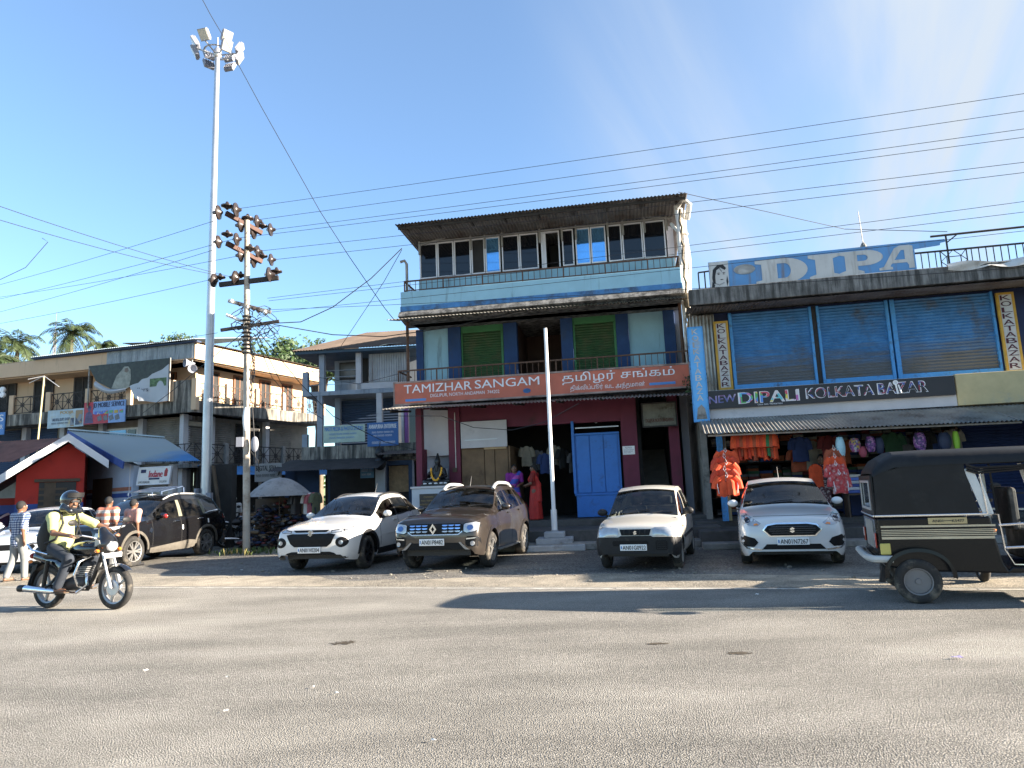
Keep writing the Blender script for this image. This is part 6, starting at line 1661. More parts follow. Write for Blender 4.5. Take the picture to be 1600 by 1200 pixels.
# ------------------------------------------------------------------ verge, kerb stones and weeds near the pole
K['weed'] = mat('weed_leaf', (.075, .12, .03), .7, var=.5, scale=6)
K['dryweed'] = mat('dry_weed', (.20, .17, .06), .8, var=.4, scale=6)
rv = random.Random(11)
va = G(330, 868); vb = G(545, 862)
mb = MB()
for i in range(24):
    f = i / 23; p = va.lerp(vb, f); a = .2
    mb.add([(p.x - .6, p.y - .25 + rv.uniform(-.1, .1), .0), (p.x + .6, p.y - .25 + rv.uniform(-.1, .1), .0), (p.x + .5, p.y + .5, .05 + rv.uniform(0, .04)), (p.x - .5, p.y + .5, .05 + rv.uniform(0, .04))], [(0, 1, 2, 3)])
structure(mb.build('verge', K['shoulder']))
c0, c1 = G(440, 858) + Vector((0, .9, 0)), G(640, 850) + Vector((0, .8, 0))
mb = MB(); mb.bar(c0, c1, .35, .5); o = mb.build('kerb', K['concrete'], None, bevel=.03); structure(o)
mb = MB(); mb2 = MB()
for i in range(420):
    f = rv.random(); p = va.lerp(vb, f) + Vector((rv.gauss(0, .25), rv.gauss(.1, .22), 0))
    if abs(f - .27) > .12 and rv.random() < .6: continue
    h = rv.uniform(.05, .22); a = rv.uniform(0, 6.28); l = rv.uniform(.02, .10)
    tgt = mb if rv.random() < .7 else mb2
    for q in range(2):
        a2 = a + q * 2; tip = p + Vector((math.cos(a2) * l, math.sin(a2) * l, h)); sd_ = Vector((-math.sin(a2), math.cos(a2), 0)) * .018
        md = p.lerp(tip, .55) + Vector((0, 0, h * .12))
        tgt.add([p, md + sd_, tip, md - sd_], [(0, 1, 2, 3)])
o = mb.build('grass', K['weed']); tag(o, 'low green weeds round the foot of the utility pole', 'weeds', kind='stuff')
o = mb2.build('dry_grass', K['dryweed']); tag(o, 'dry yellow weeds along the verge', 'weeds', kind='stuff')
# rubble along the shoulder's back edge
K['stone'] = mat('loose_stone', (.22, .2, .165), .9, var=.35, scale=8)
mb = MB()
for i in range(170):
    px = rv.uniform(330, 1400); p = G(px, rv.gauss(893, 7)); s = abs(rv.gauss(0, .011)) + .006
    mb.ell((p.x, p.y, s * .4), (s * rv.uniform(.8, 1.6), s * rv.uniform(.8, 1.3), s * .7), 6, 4)
o = mb.build('gravel', K['stone']); tag(o, 'loose stones along the sandy shoulder', 'gravel', kind='stuff')

# ------------------------------------------------------------------ palms and trees behind the roofs
K['frond'] = mat('palm_frond', (.04, .06, .02), .6, var=.45, scale=1.5)
K['leaf'] = mat('tree_leaf', (.04, .075, .022), .65, var=.5, scale=1.2)
K['bark'] = mat('bark', (.13, .10, .07), .9, var=.3, scale=6, bump=.3)
def palm(px, py, Y_, s, seed, label, lean=0):
    r = random.Random(seed); c = AT(px, py, Y_)
    t = thing('palm_tree', label, 'palm tree', (c.x, c.y, 0))
    mb = MB(); mb.tube([(lean, 0, 0), (lean * .5, 0, c.z * .5), (0, 0, c.z)], [.22, .17, .14], 8); mb.build('trunk', K['bark'], t, smooth=True)
    mb = MB()
    for k in range(26):
        a = k * 2.4 + r.uniform(-.2, .2); el = r.uniform(-.5, 1.15); L = s * r.uniform(.8, 1.1)
        p = Vector((0, 0, c.z)); d = Vector((math.cos(a) * math.cos(el), math.sin(a) * math.cos(el), math.sin(el)))
        wind = Vector((.10, 0, 0)); pts = [p]
        for j in range(9):
            d = (d + Vector((0, 0, -.14 - .05 * j * .5)) + wind * .3).normalized(); p = p + d * L / 9; pts.append(p)
        mb.tube(pts, .025, 4, cap=False)
        for j in range(1, 10):
            dd = (pts[j] - pts[j - 1]).normalized(); sd_ = dd.cross(Vector((0, 0, 1))).normalized()
            for q in (0, .33, .66):
                b = pts[j - 1].lerp(pts[j], q); ll = s * .24 * math.sin(math.pi * min(.98, (j - 1 + q + 1.2) / 10.5)) ** .7
                for sg in (-1, 1):
                    tip = b + sd_ * sg * ll * .75 + dd * ll * .45 + Vector((0, 0, -ll * r.uniform(.25, .7)))
                    mb.add([b, b.lerp(tip, .45) + dd * .05, tip, b.lerp(tip, .45) - dd * .05], [(0, 1, 2, 3)])
    mb.build('crown', K['frond'], t)
palm(28, 538, 55, 2.9, 1, 'ragged palm at the far left behind the peach building')
palm(113, 520, 62, 3.0, 2, 'tallest palm rising behind the peach building roof')
palm(160, 541, 75, 2.2, 3, 'small distant palm right of the tallest palm')
palm(-10, 560, 48, 2.6, 4, 'low palm cut by the left edge of the photo')
def tree(px, py, Y_, rx, rz_, seed, label, nl=2600, name='leafy_tree'):
    r = random.Random(seed); c = AT(px, py, Y_)
    t = thing(name, label, 'tree', (c.x, c.y, 0))
    mb = MB(); mb.tube([(0, 0, 0), (.1, 0, c.z * .6), (0, 0, c.z)], [.35, .25, .12], 8)
    cl = []
    for k in range(16):
        a = r.uniform(0, 6.28); q = r.random() ** .5
        cp_ = Vector((rx * q * math.cos(a), rx * .7 * q * math.sin(a), c.z + rz_ * r.uniform(-.75, .85) * (1 - .4 * q))); cl.append((cp_, r.uniform(.25, .42) * rx))
        mb.tube([(0, 0, c.z * .55), (cp_.x * .5, cp_.y * .5, cp_.z - .3 * rz_), cp_], [.10, .06, .02], 5)
    mb.build('trunk', K['bark'], t, smooth=True)
    mb = MB()
    for k in range(nl):
        cp_, cr = r.choice(cl)
        v = Vector((r.gauss(0, 1), r.gauss(0, 1), r.gauss(0, .8))).normalized() * cr * r.random() ** .35
        p = cp_ + v; s = r.uniform(.10, .22); u = Vector((r.gauss(0, 1), r.gauss(0, 1), r.gauss(0, .6))).normalized(); w_ = u.orthogonal().normalized()
        mb.add([p - u * s, p + w_ * s * .5, p + u * s, p - w_ * s * .5], [(0, 1, 2, 3)])
    mb.build('crown', K['leaf'], t)
tree(452, 566, 46, 3.2, 1.3, 5, 'green leafy tree behind the gap between the peach and veranda buildings', 3400)
tree(497, 580, 43, 1.6, 1.0, 6, 'small rounded tree behind the left end of the veranda building', 1200)
tree(280, 532, 70, 1.6, .6, 7, 'tiny treetop showing above the peach roof corner', 500)
tree(372, 553, 60, 1.2, .7, 8, 'treetop behind the right wing roof near the pole', 500)
tree(243, 540, 75, 1.2, .5, 9, 'faint treetop above the blue edge of the peach roof', 300)
# distant radio mast
c = AT(84, 560, 160)
t = thing('radio_mast', 'slim distant lattice radio mast between the palms', 'mast', (c.x, c.y, 0))
mb = MB(); zt2 = AT(84, 520, 160).z
for a in range(3):
    x, y = .5 * math.cos(a * 2.1), .5 * math.sin(a * 2.1); mb.tube([(x, y, 0), (x * .5, y * .5, zt2)], .10, 4)
for k in range(24):
    z = zt2 * k / 24; mb.bar((-.45, 0, z), (.45, .1, z + zt2 / 24), .07); mb.bar((.45, 0, z), (-.45, .1, z + zt2 / 24), .07)
mb.tube([(0, 0, zt2), (0, 0, zt2 + 5)], .06, 4); mb.build('lattice', K['steel_dull'], t)
# low tree belt that closes the far ground
mb = MB(); rb = random.Random(9)
for k in range(5200):
    X = rb.uniform(-150, 170); Yb = 92 + rb.uniform(-6, 14); hh = 3.2 + 1.6 * math.sin(X * .13) + 1.0 * math.sin(X * .37 + 1)
    p = Vector((X, Yb, rb.random() ** .8 * hh)); s = rb.uniform(.3, .9); u = Vector((rb.gauss(0, 1), rb.gauss(0, 1), rb.gauss(0, .7))).normalized(); w_ = u.orthogonal().normalized()
    mb.add([p - u * s, p + w_ * s * .7, p + u * s, p - w_ * s * .7], [(0, 1, 2, 3)])
tag(mb.build('far_trees', K['leaf']), 'distant belt of trees behind the town', 'trees', kind='stuff')

# ------------------------------------------------------------------ neighbouring shop up the street, outside the picture to the right (it shades the parked cars)
NB = thing('neighbour_shop', 'plain single storey shop further up the street on the right', 'building', (0, 0, 0))
A_ = Vector((13.2, 9.7, 0)); NB.location = A_; NB.rotation_euler = (0, 0, R(-11))
mb = MB(); mb.box(0, 9, 0, 7, 0, 3.5); mb.build('wall', C['whitewash'], NB)
mb = MB(); mb.corr((-.3, -.6, 3.6), (9.3, -.6, 3.6), (-.3, 7.2, 4.0), .12, .02); mb.build('roof', K['tin'], NB)
for i in range(2): shutter(NB, .6 + 4.2 * i, 4.2 + 4.2 * i, -.03, .2, 2.7, D['shutblue'], .09)

# a plant that has rooted in the canopy corner between the two shops
pc = MF.w(4.08, -.35, 4.0); t = thing('wall_plant', 'leafy plant rooted in the corner of the canopy beside the sky blue sign', 'plant', pc)
mb = MB(); mb2 = MB(); rp2 = random.Random(8)
for k in range(16):
    a = rp2.uniform(0, 6.28); tip = Vector((.28 * math.cos(a), .2 * math.sin(a), rp2.uniform(-.45, .45))); mb2.tube([(0, 0, 0), tip * .5 + Vector((0, 0, .05)), tip], .008, 4)
    for q in range(7):
        c_ = tip * rp2.uniform(.4, 1.1) + Vector((rp2.gauss(0, .05), rp2.gauss(0, .05), rp2.gauss(0, .05))); u = Vector((rp2.gauss(0, 1), rp2.gauss(0, 1), rp2.gauss(0, 1))).normalized() * .055; w_ = u.orthogonal() * .5; mb.add([c_ - u, c_ + w_, c_ + u, c_ - w_], [(0, 1, 2, 3)])
mb2.build('stem', K['bark'], t); mb.build('foliage', K['leaf'], t)

# ------------------------------------------------------------------ cars: a lofted shell with fitted parts
def pchip(pts, x):
    xs = np.array([p[0] for p in pts], float); ys = np.array([p[1] for p in pts], float)
    h = np.diff(xs); d = np.diff(ys) / h; m = np.zeros(len(xs))
    for i in range(1, len(xs) - 1):
        m[i] = 0 if d[i - 1] * d[i] <= 0 else 2 * d[i - 1] * d[i] / (d[i - 1] + d[i])
    m[0], m[-1] = d[0], d[-1]
    x = np.clip(x, xs[0], xs[-1]); i = np.clip(np.searchsorted(xs, x) - 1, 0, len(h) - 1)
    t = (x - xs[i]) / h[i]
    return (2 * t**3 - 3 * t**2 + 1) * ys[i] + (t**3 - 2 * t**2 + t) * h[i] * m[i] + (-2 * t**3 + 3 * t**2) * ys[i + 1] + (t**3 - t**2) * h[i] * m[i + 1]

def fit_patch(bvh, poly, axis, off, sgn=1, fine=0.07, skirt=0.02):
    """a polygon drawn in front view (x,z) or side view (y,z), laid on the shell like fitted trim"""
    b = bmesh.new()
    P = (lambda p: (p[0], 0, p[1])) if axis == 'y' else (lambda p: (0, p[0], p[1]))
    vs = [b.verts.new(P(p)) for p in poly]
    ed = [b.edges.new((vs[i], vs[(i + 1) % len(vs)])) for i in range(len(vs))]
    bmesh.ops.triangle_fill(b, edges=ed, use_beauty=True)
    for _ in range(5):
        long_ = [e_ for e_ in b.edges if e_.calc_length() > fine]
        if not long_: break
        bmesh.ops.subdivide_edges(b, edges=long_, cuts=1); bmesh.ops.triangulate(b, faces=b.faces[:])
    d = Vector((0, sgn, 0)) if axis == 'y' else Vector((-sgn, 0, 0))
    for v in b.verts:
        o = v.co - d * 6
        h = bvh.ray_cast(o, d)
        if h[0] is None:
            q = bvh.find_nearest(Vector((v.co.x, -2.3 * sgn, v.co.z)) if axis == 'y' else Vector((.95 * sgn, v.co.y, v.co.z)))
            v.co = q[0] - d * off
        else: v.co = h[0] - d * off
    be = [e_ for e_ in b.edges if e_.is_boundary]
    r = bmesh.ops.extrude_edge_only(b, edges=be)
    for g_ in r['geom']:
        if isinstance(g_, bmesh.types.BMVert): g_.co += d * (skirt + off)
    b.verts.index_update(); b.faces.ensure_lookup_table()
    out = ([v.co.copy() for v in b.verts], [tuple(v.index for v in f.verts) for f in b.faces]); b.free(); return out

def wheel_mesh(parent, x, y, r, wd, rimr, sgn, style, rim_mat, name='wheel', steer=0.0):
    mb = MB(); h = wd / 2
    prof = [(rimr, -h * .8), (rimr + .02, -h), (r - .035, -h * 1.02), (r - .008, -h * .8), (r, -h * .35), (r, h * .35), (r - .008, h * .8), (r - .035, h * 1.02), (rimr + .02, h), (rimr, h * .8)]
    M = Matrix.Translation((x, y, r)) @ Matrix.Rotation(steer, 4, 'Z')
    mb.lathe(prof, 32, (0, 0, 0), 'x', M=M, cap=False); w_ = mb.build(name, K['rubber'], parent, smooth=True, ang=50)
    rb = MB(); o = sgn * h * .72
    rb.lathe([(rimr * 1.02, sgn * h * .95), (rimr * .93, sgn * h * .9), (rimr * .88, -sgn * h * .5), (rimr * .88, -sgn * h * .8), (rimr * 1.0, -sgn * h * .8)], 28, (0, 0, 0), 'x', M=M, cap=False)
    if style == 'steel':
        rb.lathe([(0, o * 1.0), (rimr * .2, o * 1.0), (rimr * .26, o * .25), (rimr * .55, o * .2), (rimr * .66, o * .6), (rimr * .9, o * .7)], 24, (0, 0, 0), 'x', M=M)
    elif style == 'cover':
        rb.lathe([(0, o * 1.1), (rimr * .3, o * 1.15), (rimr * .9, o * 1.0)], 24, (0, 0, 0), 'x', M=M)
    else:
        n, tw = style
        rb.lathe([(0, o * 1.02), (rimr * .22, o * 1.05), (rimr * .24, o * .6)], 14, (0, 0, 0), 'x', M=M)
        for k in range(n):
            a = 2 * math.pi * k / n
            for q in (-1, 1):
                a0 = a + q * .10; a1 = a + q * tw
                p0 = M @ Vector((o * .92, rimr * .18 * math.cos(a0), rimr * .18 * math.sin(a0))); p1 = M @ Vector((o * 1.08, rimr * .95 * math.cos(a1), rimr * .95 * math.sin(a1)))
                rb.bar(p0, p1, .035, .03, up=M.to_3x3() @ Vector((1, 0, 0)))
    rb.build('rim', rim_mat, w_, smooth=True, ang=30)
    if style not in ('steel', 'cover'):
        db = MB(); db.lathe([(0, -sgn * h * .1), (rimr * .87, -sgn * h * .1)], 20, (0, 0, 0), 'x', M=M); db.build('brake_disc', K['darkiron'], w_)
    return w_

S_LOGO = [(-.5, .12), (.05, .5), (.5, .22), (.22, .02), (.05, .14), (-.06, .06), (.5, -.28), (.0, -.6), (-.5, -.3), (-.22, -.12), (-.05, -.24), (.07, -.16), (-.5, .12)][:-1]
def arc(cx, cz, rx, rz, a0=0, a1=360, n=18):
    return [(cx + rx * math.cos(R(a0 + (a1 - a0) * i / n)), cz + rz * math.sin(R(a0 + (a1 - a0) * i / n))) for i in range(n + (0 if a1 - a0 == 360 else 1))]
def rect(x0, x1, z0, z1, c=.02):
    c = min(c, (x1 - x0) * .45, (z1 - z0) * .45)
    return [(x0 + c, z0), (x1 - c, z0), (x1, z0 + c), (x1, z1 - c), (x1 - c, z1), (x0 + c, z1), (x0, z1 - c), (x0, z0 + c)]
def mir(poly): return [(-p[0], p[1]) for p in poly][::-1]

def make_car(label, cat, name, loc, rot, S):
    """S: dict of profile curves along the length (t from the nose) and lists of fitted parts"""
    t0 = thing(name, label, cat, loc, rot)
    L, y0 = S['L'], -S['L'] / 2
    W = S['W'] / 2; tf, tr, ra, rw_ = S['tf'], S['tr'], S['ra'], S['r']
    st = set(np.round(np.concatenate([np.array([0, .012, .03, .06, .1, .16, .24, .34]), np.linspace(.45, L - .3, 34), L - np.array([.22, .14, .08, .04, .015, 0])]), 4))
    for tc in (tf, tr):
        for k in range(17): st.add(round(tc - ra * math.cos(math.pi * k / 16), 4))
        st.add(round(tc - ra - .004, 4)); st.add(round(tc + ra + .004, 4))
    for q in S['cuts']: st.add(round(q, 4))
    st = np.array(sorted(st)); st = st[np.concatenate([[True], np.diff(st) > .0015])]
    f = {k: pchip(S[k], st) for k in ('top', 'belt', 'low', 'wid', 'rhw', 'crown')}
    low = f['low'].copy()
    for tc in (tf, tr):
        d = np.abs(st - tc); ins = d <= ra + 1e-6
        low[ins] = np.maximum(low[ins], rw_ + np.sqrt(np.maximum(0, ra * ra - d[ins] ** 2)) * .98 - .0)
    NS, NG, NT = 9, 6, 10
    sp = S.get('side', [(0, .93), (.12, .975), (.35, 1.0), (.6, .995), (.82, .975), (1, .93)])
    def section(i):
        w_, be, to, cr = f['wid'][i] * W, f['belt'][i], f['top'][i], f['crown'][i]
        re = to - cr; be = min(be, re - .004); lo = min(low[i], be - .03); rh = f['rhw'][i] * W
        fl = f['low'][i]; pts = []
        for j in range(NS + 1):
            z = lo + (be - lo) * j / NS
            s = (z - fl) / max(be - fl, .05)
            pts.append((w_ * float(np.interp(s, [p[0] for p in sp], [p[1] for p in sp])), z))
        xb = pts[-1][0]
        for j in range(1, NG + 1):
            g_ = j / NG; bul = .018 * math.sin(math.pi * g_) * min(1, (re - be) * 2.5)
            pts.append((xb + (rh - xb) * g_ + bul, be + (re - be) * g_))
        for j in range(1, NT + 1):
            x = rh * (1 - j / NT); pts.append((x, re + cr * (1 - (x / max(rh, 1e-4)) ** 2)))
        return pts
    secs = [section(i) for i in range(len(st))]
    n = len(secs[0]); mid = n - 1
    V = []; 
    for i, s in enumerate(secs):
        row = [(p[0], y0 + st[i], p[1]) for p in s] + [(-p[0], y0 + st[i], p[1]) for p in s[:-1]][::-1]
        V += row
    m = 2 * n - 1
    body = []; glassf = {}
    pill = S['pillars']
    def cls(i, j):
        jj = j if j < mid else m - 2 - j          # mirrored strip index
        tm = (st[i] + st[i + 1]) / 2; side = 'l' if j < mid else 'r'
        if NS <= jj < NS + NG - 1:
            a, b = S['sidewin']
            if a < tm < b:
                hgt = secs[i][NS + NG][1] - secs[i][NS][1]
                if hgt < .10: return None
                for k, (p, q) in enumerate(pill):
                    if p < tm < q: return None
                k = sum(1 for (p, q) in pill if tm > q)
                return ('side_window', side, k)
        if jj >= NS + NG + 1 or jj == NS + NG:
            a, b = S['screen']
            if a < tm < b: return ('windscreen', '', 0)
            a, b = S['rearwin']
            if a < tm < b: return ('rear_window', '', 0)
        return None
    for i in range(len(st) - 1):
        for j in range(m - 1):
            a = i * m + j; fc = (a, a + m, a + m + 1, a + 1)
            c = cls(i, j)
            if c: glassf.setdefault(c, []).append(fc)
            else: body.append(fc)
    for i, rev in ((0, False), (len(st) - 1, True)):
        for j in range(mid):
            q = (i * m + j, i * m + j + 1, i * m + m - 2 - j, i * m + m - 1 - j)
            body.append(q if not rev else q[::-1])
    def sub(faces):
        ids = sorted({k for fc in faces for k in fc}); mp = {k: q for q, k in enumerate(ids)}
        b = MB(); b.add([V[k] for k in ids], [tuple(mp[k] for k in fc) for fc in faces]); return b
    bvh = BVHTree.FromPolygons([Vector(p) for p in V], body + [q for g_ in glassf.values() for q in g_])
    pm = S['paint']
    sub(body).build('body', pm, t0, smooth=True, ang=42)
    for (nm, sd, k), fs in glassf.items():
        sub(fs).build(nm, S.get('glassmat', K['glass']) if nm == 'windscreen' else S.get('sideglass', K['glass']), t0, smooth=True, ang=60)
    # underbody, wheel wells
    ub = MB(); hw = W - S['tw'] - .06; zl = float(np.median(f['low']))
    ub.box(-hw, hw, y0 + .18, y0 + L - .15, zl + .02, zl + .22)
    ub.box(-W * .9, W * .9, y0 + tf + ra + .05, y0 + tr - ra - .05, zl + .03, zl + .16)
    for tc in (tf, tr): ub.box(-hw, hw, y0 + tc - ra, y0 + tc + ra, zl + .23, rw_ + ra - .02)
    ub.build('underbody', K['black'], t0)
    # cabin: floor, dash, seats, wheel
    ca, cb = S['cabin']; zf = S.get('floorz', .38)
    ib = MB(); ib.box(-W * .84, W * .84, y0 + ca - .05, y0 + cb, zf, zf + .06); ib.box(-W * .84, W * .84, y0 + ca - .25, y0 + ca + .18, zf + .06, S['dash']); ib.box(-W * .84, W * .84, y0 + cb - .1, y0 + cb + .05, zf + .06, S['dash'] - .02)
    for s in (-1, 1): ib.box(s * W * .80, s * W * .86, y0 + ca, y0 + cb, zf + .06, S['dash'] - .03)
    ib.build('interior', K['dark'], t0)
    sy = y0 + ca + .75; hz = S['dash']
    for s in (-1, 1):
        sb = MB(); sx = s * W * .42
        sb.box(sx - .22, sx + .22, sy - .1, sy + .40, zf + .1, zf + .32); sb.box(sx - .21, sx + .21, sy + .36, sy + .50, zf + .3, hz + .18, M=None); sb.box(sx - .11, sx + .11, sy + .40, sy + .48, hz + .20, hz + .37)
        sb.build('seat', K['seatcloth'], t0, bevel=.04)
    sb = MB(); ry = y0 + cb - .55; sb.box(-W * .72, W * .72, ry, ry + .16, zf + .2, hz + .16); sb.box(-W * .72, W * .72, ry - .5, ry, zf + .1, zf + .35); sb.build('rear_seat', K['seatcloth'], t0, bevel=.04)
    wb_ = MB(); c = Vector((-W * .42, y0 + ca + .34, hz + .02)); tlt = Matrix.Translation(c) @ Matrix.Rotation(R(65), 4, 'X')
    wb_.lathe([(.17, 0), (.185, .012), (.17, .024), (.155, .012)], 20, M=tlt, close=True); wb_.bar(tlt @ Vector((-.16, 0, .01)), tlt @ Vector((.16, 0, .01)), .04, .02); wb_.build('steering_wheel', K['plastic'], t0, smooth=True)
    # wheels
    for tc, nm in ((tf, 'f'), (tr, 'r')):
        for s in (-1, 1): wheel_mesh(t0, s * (W - S['tw'] / 2 - S.get('inset', .02)), y0 + tc, rw_, S['tw'], S['rim'], s, S['style'], S['rimmat'], steer=S.get('steer', 0) if nm == 'f' else 0)
    # fitted parts
    for it in S['parts']:
        nm, mt, off, poly, kind = it[:5]
        sub_of = it[5] if len(it) > 5 else None
        views = {'f': [('y', poly, 1)], 'F': [('y', poly, 1), ('y', mir(poly), 1)], 's': [('x', [(y0 + p[0], p[1]) for p in poly], 1), ('x', [(y0 + p[0], p[1]) for p in poly], -1)]}[kind]
        for ax, pl, sg in views:
            vs, fs = fit_patch(bvh, pl, ax, off, sg)
            b = MB(); b.add(vs, fs); b.build(nm, mt, t0, smooth=True, ang=35)
    # plate
    if 'plate' in S:
        x, z, w_, h, txt = S['plate']
        hit = bvh.ray_cast(Vector((x, -6, z)), Vector((0, 1, 0)))[0]; yp = min(hit.y, bvh.ray_cast(Vector((x + w_ * .4, -6, z)), Vector((0, 1, 0)))[0].y, bvh.ray_cast(Vector((x, -6, z + h * .4)), Vector((0, 1, 0)))[0].y) - .035
        pb = MB(); pb.box(x - w_ / 2, x + w_ / 2, yp, yp + .02, z - h / 2, z + h / 2); pp = pb.build('number_plate', K['plate'], t0, bevel=.006)
        pb = MB(); pb.text(txt, x - w_ * .40, x + w_ * .46, z - h * .33, z + h * .33, yp - .006, bold=.01); pb.build('lettering', K['black'], pp)
        pb = MB(); pb.box(x - w_ * .47, x - w_ * .43, yp - .004, yp - .001, z - h * .2, z + h * .25); pb.build('plate_mark', C['letterblue'], pp)
        pb = MB(); pb.box(x - w_ * .3, x + w_ * .3, yp + .021, hit.y + .02, z - h * .3, z + h * .3); pb.build('plate_bracket', K['plastic'], t0)
    if 'logo' in S:
        x, z, sz, kind = S['logo']
        hit = bvh.ray_cast(Vector((x, -6, z)), Vector((0, 1, 0)))[0]
        pb = MB()
        if kind == 'S': pb.prism([(x + p[0] * sz, z + p[1] * sz) for p in S_LOGO], 'y', hit.y - .035, hit.y - .005)
        else:
            o_ = [(0, .6), (.42, 0), (0, -.6), (-.42, 0)]; i_ = [(0, .30), (.20, 0), (0, -.30), (-.20, 0)]
            for q in range(4):
                a, b = o_[q], o_[(q + 1) % 4]; c_, d_ = i_[(q + 1) % 4], i_[q]
                pb.prism([(x + p[0] * sz, z + p[1] * sz) for p in (a, b, c_, d_)], 'y', hit.y - .04, hit.y - .005)
        pb.build('emblem', K['chrome'], t0)
    # mirrors
    ym, zm, mm_ = S['mirror']
    for s in (-1, 1):
        h_ = bvh.ray_cast(Vector((s * 3, y0 + ym, zm - .05)), Vector((-s, 0, 0)))[0]
        b = MB(); b.ell((h_.x + s * .13, y0 + ym - .02, zm + .02), (.10, .06, .068), 14, 10); o = b.build('wing_mirror', mm_, t0, smooth=True)
        b = MB(); b.bar((h_.x - s * .02, y0 + ym + .01, zm - .06), (h_.x + s * .10, y0 + ym + .0, zm - .02), .05, .035); b.build('mirror_arm', K['plastic'], o)
        b = MB(); b.ell((h_.x + s * .13, y0 + ym + .03, zm + .02), (.085, .02, .055), 12, 8); b.build('mirror_glass', K['chrome'], o, smooth=True)
    # door handles
    for hy, hz_ in S['handles']:
        for s in (-1, 1):
            h_ = bvh.ray_cast(Vector((s * 3, y0 + hy, hz_)), Vector((-s, 0, 0)))[0]
            b = MB(); b.box(h_.x - .01, h_.x + s * .03, y0 + hy - .09, y0 + hy + .09, hz_ - .016, hz_ + .016); b.build('door_handle', S.get('handlemat', pm), t0, bevel=.008)
    # wipers
    wy0 = S['screen'][0]
    for xw, dx in ((-.45 * W, .62 * W), (.25 * W, .5 * W)):
        def on(x, t): 
            h_ = bvh.ray_cast(Vector((x, y0 + t, 3)), Vector((0, 0, -1)))[0]; return h_ + Vector((0, -.008, .018))
        b = MB(); b.tube([on(xw, wy0 - .02), on(xw + dx * .5, wy0 + .07), on(xw + dx, wy0 + .10)], .009, 5); b.build('wiper', K['black'], t0)
    if 'rails' in S:
        r0, r1, mt, hh, th = S['rails']
        for s in (-1, 1):
            pts = []
            for i in range(9):
                q = i / 8; t = r0 + (r1 - r0) * q; h_ = bvh.ray_cast(Vector((s * W * S['railx'], y0 + t, 3)), Vector((0, 0, -1)))[0]
                pts.append(h_ + Vector((0, 0, hh * min(1, 6 * q, 6 * (1 - q)) - .005)))
            b = MB(); b.tube(pts, th, 7); b.build('roof_rail', mt, t0, smooth=True)
    if 'antenna' in S:
        t = S['antenna']; h_ = bvh.ray_cast(Vector((0, y0 + t, 3)), Vector((0, 0, -1)))[0]
        b = MB(); b.tube([h_, h_ + Vector((0, .12, .22))], [.012, .005], 6); b.build('antenna', K['black'], t0)
    return t0, bvh

def seam(t, z0, z1, w=.012, lean=0.0): return [(t - w / 2, z0), (t + w / 2, z0), (t + w / 2 + lean, z1), (t - w / 2 + lean, z1)]
def archtrim(tc, zc, r0, r1, n=14): return [(tc - r1 * math.cos(math.pi * i / n), zc + r1 * math.sin(math.pi * i / n)) for i in range(n + 1)] + [(tc + r0 * math.cos(math.pi * i / n), zc + r0 * math.sin(math.pi * i / n)) for i in range(n + 1)]
P_ = {}
P_['white'] = paint('pearl_white_paint', (.62, .61, .585), rough=.25, dust=.10)
P_['white2'] = paint('old_white_paint', (.56, .54, .49), rough=.35, dust=.28, dustcol=(.42, .36, .27))
P_['white3'] = paint('dzire_white_paint', (.62, .625, .62), rough=.22, dust=.08)
P_['brown'] = paint('dusty_brown_paint', (.030, .025, .023), metal=.4, rough=.25, dust=.38, dustcol=(.13, .105, .08))
P_['black'] = paint('dusty_black_paint', (.006, .006, .007), rough=.14, dust=.04, dustcol=(.04, .036, .03))
P_['silver'] = paint('silver_white_paint', (.50, .53, .56), metal=.2, rough=.3, dust=.2)
GR = mat('grille_black', (.006, .006, .007), .5, var=.6, scale=60, spec=.2)
DK = K['plastic']; SEAM = mat('panel_gap', (.015, .015, .015), .8, var=0)
DUST = mat('dusty_plastic', (.09, .08, .065), .85, var=.3, scale=5, dirt=(.05, .045, .04), dirt_amt=.3, dirt_scale=3)
LB = mat('blue_chrome', (.35, .50, .78), .2, .9, var=.1)

def place(contact, S, heading, side=1):
    """where the car's origin goes so that its front wheel on the given side stands on the contact point"""
    a = math.atan2(heading[0], -heading[1]); x = side * (S['W'] / 2 - S['tw'] / 2 - .02); y = -S['L'] / 2 + S['tf']
    return (contact.x - (x * math.cos(a) - y * math.sin(a)), contact.y - (x * math.sin(a) + y * math.cos(a)), 0), a

